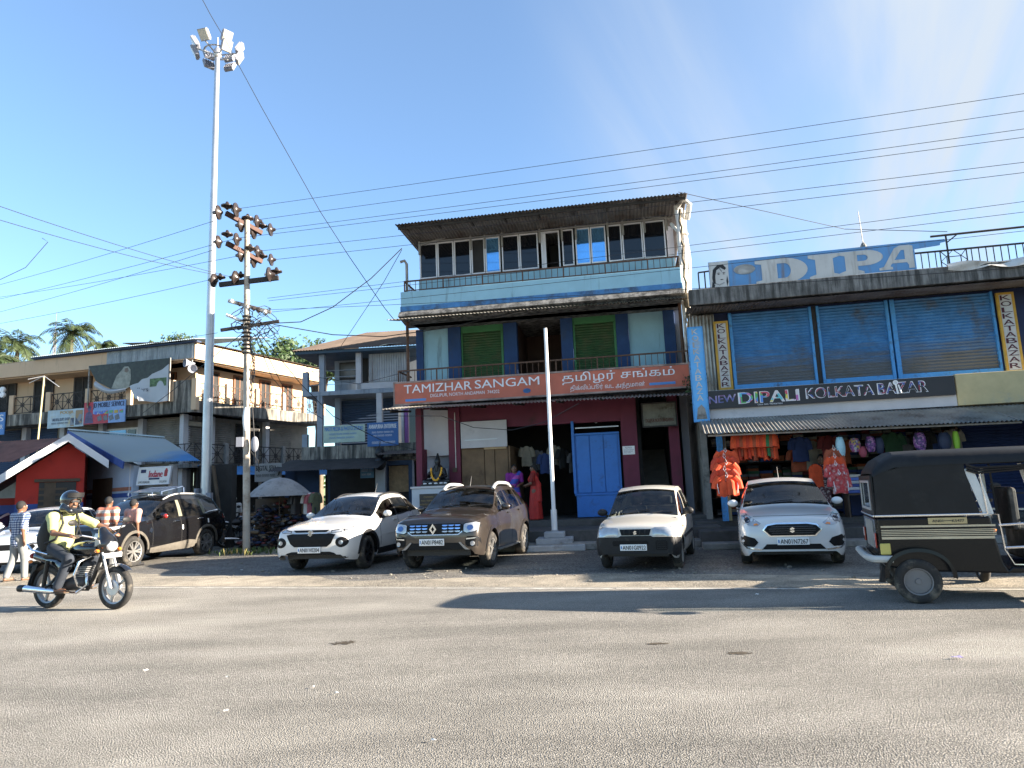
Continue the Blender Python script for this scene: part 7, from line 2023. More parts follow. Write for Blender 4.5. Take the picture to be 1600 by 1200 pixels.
# --- white crossover
S = dict(L=3.995, W=1.765, tf=.82, tr=3.34, ra=.40, r=.335, tw=.20, rim=.215, style=(5, .16), rimmat=mat('black_alloy', (.015, .015, .017), .35, .5, var=.1), paint=P_['white'], steer=.10,
    top=[(0, .70), (.02, .80), (.07, .87), (.2, .915), (.6, .98), (1.12, 1.05), (1.25, 1.10), (1.95, 1.46), (2.1, 1.50), (2.5, 1.545), (3.0, 1.53), (3.35, 1.46), (3.72, 1.20), (3.82, 1.10), (3.93, 1.02), (3.995, .78)],
    belt=[(0, .66), (.07, .78), (.3, .85), (1.1, .97), (1.6, .985), (2.6, 1.03), (3.3, 1.10), (3.7, 1.09), (3.9, .95), (3.995, .70)],
    low=[(0, .36), (.06, .27), (.4, .23), (1.5, .24), (3.0, .25), (3.8, .28), (3.995, .4)],
    wid=[(0, .80), (.03, .86), (.10, .915), (.25, .965), (.5, .99), (1.5, 1.0), (3.3, 1.0), (3.8, .95), (3.995, .84)],
    rhw=[(0, .62), (.3, .74), (1.1, .80), (1.3, .80), (2.0, .66), (2.6, .65), (3.3, .62), (3.7, .66), (3.995, .6)],
    crown=[(0, .03), (.3, .04), (1.1, .05), (1.3, .06), (2.0, .05), (3.3, .05), (3.995, .03)],
    screen=(1.22, 1.98), rearwin=(3.32, 3.74), sidewin=(1.42, 3.50), pillars=[(2.28, 2.36), (3.06, 3.11)], cuts=[1.22, 1.98, 3.32, 3.74, 1.42, 3.5, 2.28, 2.36, 3.06, 3.11],
    cabin=(1.35, 3.4), dash=.94, mirror=(1.58, 1.06, P_['white']), handles=[(2.15, .93), (3.0, .97)], plate=(-.02, .455, .50, .12, 'AN01V0204'), logo=(0, .785, .12, 'S'),
    rails=(1.95, 3.35, K['black'], .03, .018), railx=.60, sideglass=K['glass_dark'], antenna=2.9)
ST = K['steel']
S['parts'] = [('grille', GR, .010, [(-.54, .75), (-.45, .58), (-.36, .515), (.36, .515), (.45, .58), (.54, .75), (.42, .772), (-.42, .772)], 'f'),
    ('grille_bar', ST, .018, [(-.44, .800), (-.36, .770), (.36, .770), (.44, .800), (.42, .815), (.34, .795), (-.34, .795), (-.42, .815)], 'f'),
    ('grille_slot', GR, .012, [(-.40, .840), (-.34, .800), (.34, .800), (.40, .840)], 'f'),
    ('daytime_light', K['lamp'], .010, [(.45, .795), (.50, .79), (.66, .80), (.77, .845), (.765, .868), (.64, .84), (.47, .82)], 'F'),
    ('light_surround', GR, .005, [(.44, .785), (.66, .788), (.80, .845), (.785, .885), (.62, .855), (.44, .83)], 'F'),
    ('headlight_pod', GR, .006, arc(.67, .60, .125, .10), 'F'), ('headlight', K['lamp'], .014, arc(.665, .595, .045, .042), 'F'),
    ('lower_intake', GR, .006, [(-.62, .30), (.62, .30), (.52, .395), (.42, .42), (-.42, .42), (-.52, .395)], 'f'),
    ('bumper_lip', DK, .008, [(-.78, .30), (-.70, .265), (.70, .265), (.78, .30), (.74, .325), (-.74, .325)], 'f'),
    ('skid_plate', mat('satin_silver', (.34, .33, .31), .4, .5, var=.1), .014, [(-.66, .265), (.66, .265), (.62, .292), (-.62, .292)], 'f'),
    ('wheel_arch', DK, .012, archtrim(.82, .335, .385, .465), 's'), ('wheel_arch', DK, .012, archtrim(3.34, .335, .385, .465), 's'),
    ('sill_cladding', DK, .012, [(1.26, .25), (2.90, .26), (2.90, .40), (1.26, .38)], 's'), ('rear_cladding', DK, .012, [(3.80, .30), (3.94, .34), (3.94, .46), (3.80, .44)], 's'),
    ('door_seam', SEAM, .002, seam(1.36, .42, .96), 's'), ('door_seam', SEAM, .002, seam(2.32, .42, 1.0), 's'), ('door_seam', SEAM, .002, seam(3.10, .62, 1.06, lean=.10), 's'),
    ('pillar_trim', K['black'], .004, [(2.27, 1.02), (2.37, 1.025), (2.35, 1.42), (2.29, 1.42)], 's'), ('pillar_trim', K['black'], .004, [(3.05, 1.06), (3.12, 1.06), (3.10, 1.36), (3.05, 1.38)], 's'),
    ('window_trim', K['black'], .004, [(1.40, .965), (3.40, 1.095), (3.40, 1.115), (1.40, .988)], 's'), ('door_crease', P_['white'], .010, [(1.3, .62), (3.0, .70), (3.0, .715), (1.3, .635)], 's'),
    ('tail_lamp', K['lamp_red'], .006, [(3.82, .92), (3.95, .90), (3.95, .96), (3.80, .99)], 's')]
h = (-.25, -.968); loc, a = place(G(570, 888), S, h)
make_car('white crossover with black cladding, first of the row of parked cars beside the umbrella stall', 'car', 'parked_car', loc, a, S)

# --- brown suv
S = dict(L=4.34, W=1.822, tf=.84, tr=3.51, ra=.415, r=.345, tw=.21, rim=.215, style=(5, .2), rimmat=K['alloy'], paint=P_['brown'], steer=.0,
    top=[(0, .78), (.02, .90), (.06, .985), (.16, 1.02), (.6, 1.08), (1.20, 1.13), (1.34, 1.18), (1.98, 1.54), (2.12, 1.58), (2.6, 1.62), (3.4, 1.60), (3.75, 1.52), (4.10, 1.15), (4.2, 1.08), (4.30, 1.0), (4.34, .8)],
    belt=[(0, .74), (.06, .90), (.3, .96), (1.2, 1.03), (1.7, 1.04), (2.7, 1.07), (3.5, 1.13), (3.95, 1.14), (4.2, 1.05), (4.34, .78)],
    low=[(0, .42), (.06, .33), (.4, .28), (1.5, .27), (3.0, .27), (4.0, .32), (4.34, .45)],
    wid=[(0, .84), (.03, .89), (.10, .935), (.25, .975), (.5, 1.0), (1.6, .97), (2.8, .97), (3.5, 1.0), (4.1, .95), (4.34, .86)],
    rhw=[(0, .70), (.3, .80), (1.2, .82), (1.4, .81), (2.1, .68), (2.7, .67), (3.5, .65), (4.0, .68), (4.34, .66)],
    crown=[(0, .03), (.3, .04), (1.2, .055), (1.4, .06), (2.1, .05), (3.6, .05), (4.34, .03)],
    screen=(1.32, 2.0), rearwin=(3.78, 4.12), sidewin=(1.52, 3.86), pillars=[(2.36, 2.45), (3.22, 3.32)], cuts=[1.32, 2.0, 3.78, 4.12, 1.52, 3.86, 2.36, 2.45, 3.22, 3.32],
    cabin=(1.45, 3.8), dash=1.0, mirror=(1.70, 1.12, P_['brown']), handles=[(2.24, 1.0), (3.12, 1.03)], plate=(-.06, .56, .50, .125, 'AN01P8482'), logo=(-.03, .80, .17, 'D'),
    side=[(0, .92), (.12, .97), (.35, .985), (.6, 1.0), (.82, .985), (1, .93)], rails=(2.05, 3.5, mat('silver_rail', (.62, .62, .62), .35, .5, var=.05), .075, .036), railx=.62, antenna=2.2)
S['parts'] = [('grille', GR, .008, [(-.56, .87), (-.55, .76), (-.47, .70), (.47, .70), (.55, .76), (.56, .87), (.5, .90), (-.5, .90)], 'f'),
    ('grille_frame', LB, .016, [(-.55, .74), (-.47, .685), (.47, .685), (.55, .74), (.545, .765), (.46, .705), (-.46, .705), (-.545, .765)], 'f')]
for z in (.865, .81, .755):
    for k in range(3):
        x = .15 + .125 * k
        S['parts'].append(('grille_slat', LB, .020, [(x, z - .004), (x + .03, z - .014), (x + .08, z - .014), (x + .105, z - .004), (x + .105, z + .012), (x, z + .012)], 'F'))
S['parts'] += [('headlight_rim', GR, .006, [(.56, .74), (.62, .71), (.80, .74), (.86, .80), (.86, .90), (.80, .93), (.60, .91), (.56, .88)], 'F'),
    ('headlight', K['lamp'], .014, [(.575, .75), (.63, .725), (.79, .75), (.84, .80), (.84, .89), (.79, .915), (.61, .895), (.575, .87)], 'F'),
    ('headlight_reflector', mat('reflector_blue', (.10, .16, .30), .1, .8, var=.3), .020, arc(.70, .82, .06, .05), 'F'),
    ('bumper_intake', GR, .006, [(-.62, .40), (.62, .40), (.56, .52), (.50, .545), (-.50, .545), (-.56, .52)], 'f'),
    ('bumper_bar', mat('satin_bronze', (.24, .21, .19), .4, .5, var=.1), .016, [(-.60, .345), (.60, .345), (.54, .378), (-.54, .378)], 'f'), ('bumper_bar', mat('satin_bronze_side', (.30, .27, .25), .4, .5, var=.1), .016, [(.54, .37), (.60, .345), (.68, .40), (.50, .56), (.47, .55), (.60, .41)], 'F'),
    ('fog_lamp_housing', GR, .006, rect(.60, .86, .47, .66, .04), 'F'), ('fog_lamp', K['lamp'], .018, arc(.74, .53, .042, .042), 'F'), ('fog_strip', K['chrome'], .016, [(.62, .60), (.84, .62), (.84, .64), (.62, .625)], 'F'),
    ('lower_lip', DK, .006, [(-.72, .37), (-.66, .335), (.66, .335), (.72, .37), (.62, .40), (-.62, .40)], 'f'),
    ('wheel_arch', P_['brown'], .020, archtrim(.84, .345, .405, .475), 's'), ('wheel_arch', P_['brown'], .020, archtrim(3.51, .345, .405, .475), 's'),
    ('side_step', mat('step_silver', (.45, .47, .47), .4, .5, var=.1), .05, [(1.32, .25), (3.02, .25), (3.02, .31), (1.32, .31)], 's'),
    ('door_seam', SEAM, .002, seam(1.44, .38, 1.03), 's'), ('door_seam', SEAM, .002, seam(2.40, .36, 1.06), 's'), ('door_seam', SEAM, .002, seam(3.16, .62, 1.09, lean=.10), 's'),
    ('tail_lamp', K['lamp_red'], .006, [(4.12, .95), (4.28, .93), (4.28, 1.10), (4.12, 1.12)], 's')]
h = (-.25, -.968); loc, a = place(G(764, 886), S, h)
make_car('dusty brown SUV with silver roof rails and diamond emblem parked left of the flagpole', 'car', 'parked_car', loc, a, S)

# --- old white hatchback
S = dict(L=3.50, W=1.475, tf=.64, tr=3.00, ra=.315, r=.268, tw=.15, rim=.165, style='steel', rimmat=K['steel_dull'], paint=P_['white2'],
    top=[(0, .66), (.02, .73), (.06, .775), (.2, .82), (.55, .865), (.88, .905), (1.0, .95), (1.60, 1.37), (1.72, 1.415), (2.1, 1.46), (2.7, 1.455), (3.1, 1.41), (3.36, 1.05), (3.44, .95), (3.5, .75)],
    belt=[(0, .60), (.06, .70), (.3, .775), (.9, .855), (1.4, .88), (2.2, .92), (3.0, .99), (3.3, .97), (3.5, .68)],
    low=[(0, .30), (.06, .235), (.3, .21), (1.5, .22), (2.6, .23), (3.3, .27), (3.5, .35)],
    wid=[(0, .86), (.03, .90), (.10, .945), (.22, .975), (.5, 1.0), (1.5, 1.0), (2.9, 1.0), (3.3, .95), (3.5, .85)],
    rhw=[(0, .70), (.3, .80), (.9, .88), (1.05, .87), (1.7, .74), (2.2, .73), (3.0, .69), (3.3, .72), (3.5, .66)],
    crown=[(0, .02), (.3, .035), (.9, .045), (1.1, .05), (1.7, .045), (3.0, .04), (3.5, .02)],
    screen=(.98, 1.64), rearwin=(3.10, 3.38), sidewin=(1.16, 3.10), pillars=[(1.96, 2.03), (2.66, 2.70)], cuts=[.98, 1.64, 3.10, 3.38, 1.16, 1.96, 2.03, 2.66, 2.70],
    cabin=(1.1, 3.1), dash=.87, mirror=(1.28, .95, K['plastic']), handles=[(1.85, .85), (2.58, .87)], plate=(-.04, .415, .46, .105, 'AN01G0922'), logo=(0, .665, .062, 'S'), handlemat=DK)
S['parts'] = [('grille', GR, .010, [(-.27, .72), (-.24, .62), (.24, .62), (.27, .72)], 'f'),
    ('headlight', K['lamp'], .010, [(.29, .735), (.30, .62), (.36, .60), (.62, .60), (.66, .63), (.66, .73), (.60, .76), (.34, .75)], 'F'),
    ('front_bumper', DK, .016, [(-.70, .27), (-.66, .25), (.66, .25), (.70, .27), (.70, .59), (.30, .59), (.26, .61), (-.26, .61), (-.30, .59), (-.70, .59)], 'f'),
    ('bumper_intake', GR, .022, rect(-.40, .22, .44, .53, .02), 'f'), ('bumper_vent', GR, .022, rect(.34, .54, .37, .53, .02), 'f')]
for k in range(4): S['parts'].append(('vent_slat', DK, .030, [(.36, .39 + .035 * k), (.52, .39 + .035 * k), (.52, .402 + .035 * k), (.36, .402 + .035 * k)], 'f'))
for k in range(5): S['parts'].append(('grille_slat', DK, .018, [(-.20 + .09 * k, .63), (-.185 + .09 * k, .63), (-.185 + .09 * k, .71), (-.20 + .09 * k, .71)], 'f'))
S['parts'] += [('side_moulding', DK, .014, [(1.0, .50), (2.66, .52), (2.66, .57), (1.0, .55)], 's'), ('front_corner', DK, .012, [(.03, .27), (.30, .27), (.30, .30), (.36, .56), (.03, .58)], 's'),
    ('door_seam', SEAM, .002, seam(1.08, .28, .90), 's'), ('door_seam', SEAM, .002, seam(2.0, .26, .93), 's'), ('door_seam', SEAM, .002, seam(2.70, .5, .96, lean=.05), 's'), ('indicator', K['lamp_amber'], .012, rect(.86, .92, .70, .73, .01), 's')]
h = (-.32, -.947); loc, a = place(G(1062, 887), S, h)
make_car('small old white hatchback with black front bumper parked right of the flagpole', 'car', 'parked_car', loc, a, S)

# --- white sedan
S = dict(L=3.995, W=1.735, tf=.84, tr=3.29, ra=.37, r=.31, tw=.185, rim=.19, style='cover', rimmat=K['alloy'], paint=P_['white3'],
    top=[(0, .66), (.02, .76), (.07, .83), (.2, .875), (.6, .94), (1.08, 1.00), (1.2, 1.04), (1.92, 1.43), (2.05, 1.46), (2.4, 1.51), (2.8, 1.49), (3.1, 1.38), (3.55, 1.08), (3.7, 1.04), (3.9, 1.0), (3.97, .9), (3.995, .75)],
    belt=[(0, .62), (.07, .76), (.3, .83), (1.1, .93), (1.6, .94), (2.6, .98), (3.3, 1.02), (3.7, .98), (3.9, .92), (3.995, .68)],
    low=[(0, .28), (.06, .21), (.4, .185), (1.5, .19), (3.0, .2), (3.8, .24), (3.995, .35)],
    wid=[(0, .80), (.03, .86), (.10, .915), (.25, .965), (.5, .995), (1.5, 1.0), (3.3, 1.0), (3.8, .95), (3.995, .84)],
    rhw=[(0, .62), (.3, .76), (1.1, .86), (1.25, .85), (2.0, .70), (2.5, .685), (3.2, .64), (3.6, .70), (3.995, .66)],
    crown=[(0, .03), (.3, .04), (1.1, .05), (1.3, .055), (2.0, .05), (3.3, .045), (3.995, .03)],
    screen=(1.18, 1.95), rearwin=(3.08, 3.54), sidewin=(1.38, 3.3), pillars=[(2.20, 2.28), (2.96, 3.0)], cuts=[1.18, 1.95, 3.08, 3.54, 1.38, 3.3, 2.2, 2.28, 2.96, 3.0],
    cabin=(1.3, 3.1), dash=.90, mirror=(1.52, 1.03, P_['white3']), handles=[(2.08, .88), (2.9, .91)], plate=(.0, .445, .50, .115, 'AN01N7267'), logo=(0, .635, .085, 'S'), antenna=2.6)
S['parts'] = [('grille_rim', K['chrome'], .008, [(-.47, .635), (-.36, .525), (.36, .525), (.47, .635), (.40, .725), (.25, .755), (-.25, .755), (-.40, .725)], 'f'),
    ('grille', GR, .014, [(-.445, .635), (-.345, .542), (.345, .542), (.445, .635), (.38, .705), (.24, .728), (-.24, .728), (-.38, .705)], 'f')]
for z in (.575, .61, .645, .68): S['parts'].append(('grille_slat', mat('grille_slat', (.03, .03, .035), .3, var=0), .020, [(-.38 + abs(z - .63), z), (.38 - abs(z - .63), z), (.38 - abs(z - .63), z + .012), (-.38 + abs(z - .63), z + .012)], 'f'))
S['parts'] += [('headlight', K['lamp'], .008, [(.48, .745), (.54, .70), (.64, .705), (.76, .735), (.80, .80), (.79, .90), (.74, .915), (.62, .84)], 'F'),
    ('headlight_reflector', mat('reflector_dark', (.09, .10, .13), .1, .8, var=.3), .013, arc(.70, .80, .045, .045), 'F'), ('indicator', K['lamp_amber'], .013, [(.52, .722), (.60, .712), (.60, .74), (.55, .75)], 'F'),
    ('fog_lamp_pod', GR, .008, [(.55, .43), (.62, .36), (.76, .37), (.82, .45), (.82, .53), (.76, .55), (.60, .50)], 'F'), ('lower_intake', GR, .006, [(-.50, .315), (.50, .315), (.42, .40), (-.42, .40)], 'f'),
    ('chrome_lip', K['chrome'], .012, [(.50, .325), (.52, .30), (.74, .33), (.84, .42), (.82, .43), (.72, .35)], 'F'), ('bumper_lip', DK, .006, [(-.74, .225), (.74, .225), (.68, .245), (-.68, .245)], 'f'),
    ('bonnet_seam', SEAM, .002, [(-.60, .852), (-.3, .858), (.3, .858), (.60, .852), (.60, .858), (.3, .864), (-.3, .864), (-.60, .858)], 'f'),
    ('pillar_trim', K['black'], .004, [(2.19, .97), (2.29, .97), (2.27, 1.38), (2.21, 1.38)], 's'), ('door_seam', SEAM, .002, seam(1.32, .3, .93), 's'), ('door_seam', SEAM, .002, seam(2.24, .28, .96), 's')]
h = (-.30, -.954); loc, a = place(G(1310, 879), S, h)
make_car('white sedan with chrome rimmed grille parked between the hatchback and the rickshaw', 'car', 'parked_car', loc, a, S)

# --- black suv on the left
S = dict(L=4.70, W=1.835, tf=.90, tr=3.65, ra=.44, r=.365, tw=.22, rim=.245, style=(6, .17), rimmat=K['alloy'], paint=P_['black'],
    top=[(0, .82), (.02, .95), (.07, 1.02), (.2, 1.06), (.7, 1.12), (1.30, 1.17), (1.42, 1.21), (2.18, 1.62), (2.35, 1.67), (2.9, 1.73), (3.8, 1.70), (4.2, 1.62), (4.48, 1.25), (4.58, 1.15), (4.67, 1.05), (4.70, .85)],
    belt=[(0, .78), (.07, .95), (.3, 1.0), (1.3, 1.07), (1.8, 1.08), (2.8, 1.10), (3.8, 1.14), (4.3, 1.22), (4.55, 1.12), (4.70, .8)],
    low=[(0, .42), (.06, .33), (.4, .28), (1.5, .27), (3.0, .27), (4.3, .33), (4.70, .48)],
    wid=[(0, .84), (.03, .89), (.10, .935), (.25, .97), (.5, 1.0), (1.6, .98), (3.0, .98), (3.7, 1.0), (4.3, .97), (4.70, .88)],
    rhw=[(0, .68), (.3, .8), (1.3, .82), (1.5, .81), (2.3, .68), (3.0, .68), (4.0, .66), (4.4, .70), (4.7, .68)],
    crown=[(0, .03), (.3, .04), (1.3, .055), (1.5, .06), (2.3, .05), (4.0, .05), (4.7, .03)],
    screen=(1.40, 2.20), rearwin=(4.22, 4.5), sidewin=(1.64, 4.36), pillars=[(2.54, 2.68), (3.52, 3.66)], cuts=[1.4, 2.2, 4.22, 4.5, 1.64, 4.36, 2.54, 2.68, 3.52, 3.66],
    cabin=(1.5, 4.2), dash=1.04, mirror=(1.80, 1.16, K['lamp_red'] if False else P_['black']), handles=[(2.42, 1.01), (3.42, 1.04)], handlemat=K['chrome'], sideglass=K['glass_dark'],
    rails=(2.2, 4.1, mat('satin_rail', (.60, .60, .58), .35, .5, var=.05), .05, .022), railx=.64)
S['parts'] = [('grille', GR, .010, rect(-.5, .5, .62, .92, .06), 'f'), ('headlight', K['lamp'], .012, [(.56, .72), (.80, .74), (.84, .86), (.60, .86)], 'F'), ('daytime_light', K['lamp'], .012, [(.52, .955), (.86, .965), (.86, .99), (.52, .98)], 'F'),
    ('side_light', K['lamp'], .010, [(.20, .90), (.58, .98), (.60, 1.01), (.20, .985)], 's'),
    ('wheel_arch', DUST, .016, archtrim(.90, .365, .43, .50), 's'), ('wheel_arch', DUST, .016, archtrim(3.65, .365, .43, .50), 's'),
    ('sill_cladding', DUST, .016, [(1.44, .27), (3.16, .27), (3.16, .47), (2.9, .50), (1.44, .40)], 's'),
    ('door_seam', SEAM, .002, seam(1.52, .44, 1.07), 's'), ('door_seam', SEAM, .002, seam(2.60, .48, 1.10), 's'), ('door_seam', SEAM, .002, seam(3.60, .84, 1.12), 's'),
    ('pillar_panel', mat('olive_pillar', (.16, .155, .11), .6, var=.2), .006, [(2.54, 1.13), (2.68, 1.13), (2.66, 1.56), (2.56, 1.56)], 's'), ('pillar_panel', mat('olive_pillar_b', (.17, .165, .12), .6, var=.2), .006, [(3.54, 1.16), (3.66, 1.16), (3.54, 1.57), (3.46, 1.57)], 's'),
    ('window_trim', K['chrome'], .006, [(3.62, 1.16), (3.80, 1.20), (4.3, 1.25), (4.3, 1.27), (3.78, 1.22), (3.60, 1.18)], 's'), ('fender_badge', K['chrome'], .012, [(1.40, .80), (1.46, .76), (1.52, .84), (1.46, .90)], 's'), ('door_badge', K['whiteclean'], .012, rect(2.62, 2.66, .78, .90, .01), 's'), ('door_badge', K['whiteclean'], .012, rect(3.68, 3.72, .90, 1.02, .01), 's'),
    ('tail_lamp', K['lamp_red'], .006, [(4.45, 1.0), (4.62, .98), (4.62, 1.08), (4.45, 1.12)], 's')]
h = (-.20, -.98); loc, a = place(G(203, 886), S, h)
t, bvh = make_car('black SUV with dusty cladding and chrome handles parked behind the motorcyclist', 'car', 'parked_car', loc, a, S)
b = MB()
for k in range(6):
    x0 = -.5 + .17 * k; b.add([(x0, -.1, 1.80), (x0 + .155, -.1, 1.80), (x0 + .155, .75, 1.80 + .14), (x0, .75, 1.94), (x0, -.1, 1.78), (x0 + .155, -.1, 1.78), (x0 + .155, .75, 1.92), (x0, .75, 1.92)], [(0, 1, 2, 3), (4, 7, 6, 5), (0, 4, 5, 1), (1, 5, 6, 2), (2, 6, 7, 3), (3, 7, 4, 0)])
b.bar((-.5, .78, 1.74), (-.5, .76, 1.9), .04); b.bar((.5, .78, 1.74), (.5, .76, 1.9), .04); b.bar((-.5, -.1, 1.72), (-.5, -.1, 1.79), .04); b.bar((.5, -.1, 1.72), (.5, -.1, 1.79), .04)
b.build('sunroof_panel', mat('blue_grey_panel', (.10, .14, .22), .15, .3, var=.2), t)
b = MB(); 
for s in (1,):
    b.ell((.92 + .13, -4.70 / 2 + 1.74, 1.16), (.075, .05, .06), 10, 8)
b.build('mirror_cap', K['lamp_red'], t, smooth=True)

# --- silver white hatchback at the far left, mostly hidden by the walkers
S2 = dict(S); S2.update(L=3.80, W=1.70, tf=.78, tr=3.2, ra=.36, r=.30, tw=.18, rim=.19, style='cover', paint=P_['silver'],
    top=[(0, .66), (.02, .76), (.07, .83), (.2, .875), (.6, .94), (1.0, 1.00), (1.12, 1.04), (1.82, 1.43), (2.0, 1.47), (2.4, 1.51), (3.0, 1.49), (3.4, 1.42), (3.62, 1.1), (3.72, 1.0), (3.8, .75)],
    belt=[(0, .62), (.07, .76), (.3, .83), (1.1, .93), (2.6, .98), (3.4, 1.05), (3.7, .95), (3.8, .68)], low=[(0, .28), (.06, .21), (.4, .185), (3.0, .2), (3.6, .24), (3.8, .35)],
    wid=[(0, .80), (.03, .86), (.10, .915), (.25, .965), (.5, .995), (3.2, 1.0), (3.6, .95), (3.8, .84)], rhw=[(0, .62), (.3, .76), (1.1, .82), (1.25, .81), (2.0, .69), (3.2, .66), (3.6, .7), (3.8, .66)],
    crown=[(0, .03), (.3, .04), (1.1, .05), (2.0, .05), (3.8, .03)], screen=(1.1, 1.85), rearwin=(3.40, 3.64), sidewin=(1.3, 3.3), pillars=[(2.1, 2.18), (2.9, 2.96)], cuts=[1.1, 1.85, 3.4, 3.64, 1.3, 3.3, 2.1, 2.18, 2.9, 2.96],
    cabin=(1.2, 3.3), dash=.9, mirror=(1.45, 1.03, P_['silver']), handles=[(2.0, .88), (2.8, .91)], handlemat=P_['silver'], sideglass=K['glass'])
S2['parts'] = [('grille', GR, .010, rect(-.4, .4, .55, .68, .05), 'f'), ('headlight', K['lamp'], .010, [(.46, .70), (.76, .72), (.78, .88), (.60, .82)], 'F'), ('door_seam', SEAM, .002, seam(1.22, .3, .93), 's'), ('door_seam', SEAM, .002, seam(2.14, .28, .96), 's')]
del S2['rails']
c = G(70, 893); 
make_car('silver white hatchback at the left edge behind the walking men', 'car', 'parked_car', (c.x - .9, c.y + 1.4, 0), math.atan2(.25, .968) + .0, S2)
c = G(30, 880)
make_car('second pale car at the far left edge, half hidden behind the checked shirt', 'car', 'parked_car', (c.x - 2.6, c.y + 2.6, 0), math.atan2(-.4, .92), S2)

# ------------------------------------------------------------------ people (each faces +x in its own axes)
def v3(*a): return np.array(a, float)
def stand(H=1.65, stride=0.0, armL=None, armR=None, lean=0.0):
    k = H / 1.65; J = dict(pelvis=v3(0, 0, .88), chest=v3(.01 + lean, 0, 1.20), neck=v3(lean * 1.3, 0, 1.38), head=v3(.02 + lean * 1.6, 0, 1.52))
    for s, n in ((1, 'L'), (-1, 'R')):
        J['sh' + n] = v3(lean * 1.2, s * .185, 1.33); J['el' + n] = v3(-.04 + s * stride * .35, s * .235, 1.06); J['ha' + n] = v3(.03 + s * stride * .8, s * .23, .82)
        J['hi' + n] = v3(0, s * .09, .86); J['kn' + n] = v3(.03 - s * stride * .7, s * .10, .47); J['an' + n] = v3(-.02 - s * stride * 1.7, s * .10, .08 + max(0, s * stride) * .25)
    if armL: J['elL'], J['haL'] = v3(*armL[0]), v3(*armL[1])
    if armR: J['elR'], J['haR'] = v3(*armR[0]), v3(*armR[1])
    return {n: p * k for n, p in J.items()}
def hand_prims(el, ha, curl=.5, s=1):
    d = (ha - el) / np.linalg.norm(ha - el); up = v3(0, 0, 1) if abs(d[2]) < .8 else v3(1, 0, 0)
    sd_ = np.cross(d, up); sd_ /= np.linalg.norm(sd_); n = np.cross(sd_, d)
    P = [('c', ha, ha + d * .045, .026, .028)]
    for i, l in enumerate((.062, .072, .068, .052)):
        b = ha + d * .05 + sd_ * (i - 1.5) * .019; m_ = b + d * l * .55 - n * curl * .012; t = m_ + d * l * .5 * (1 - curl * .6) - n * curl * .03
        P += [('c', b, m_, .0095, .009), ('c', m_, t, .009, .0075)]
    b = ha + sd_ * s * .026 + d * .012; P.append(('c', b, b + d * .045 + sd_ * s * .02 - n * .012, .011, .009))
    return P
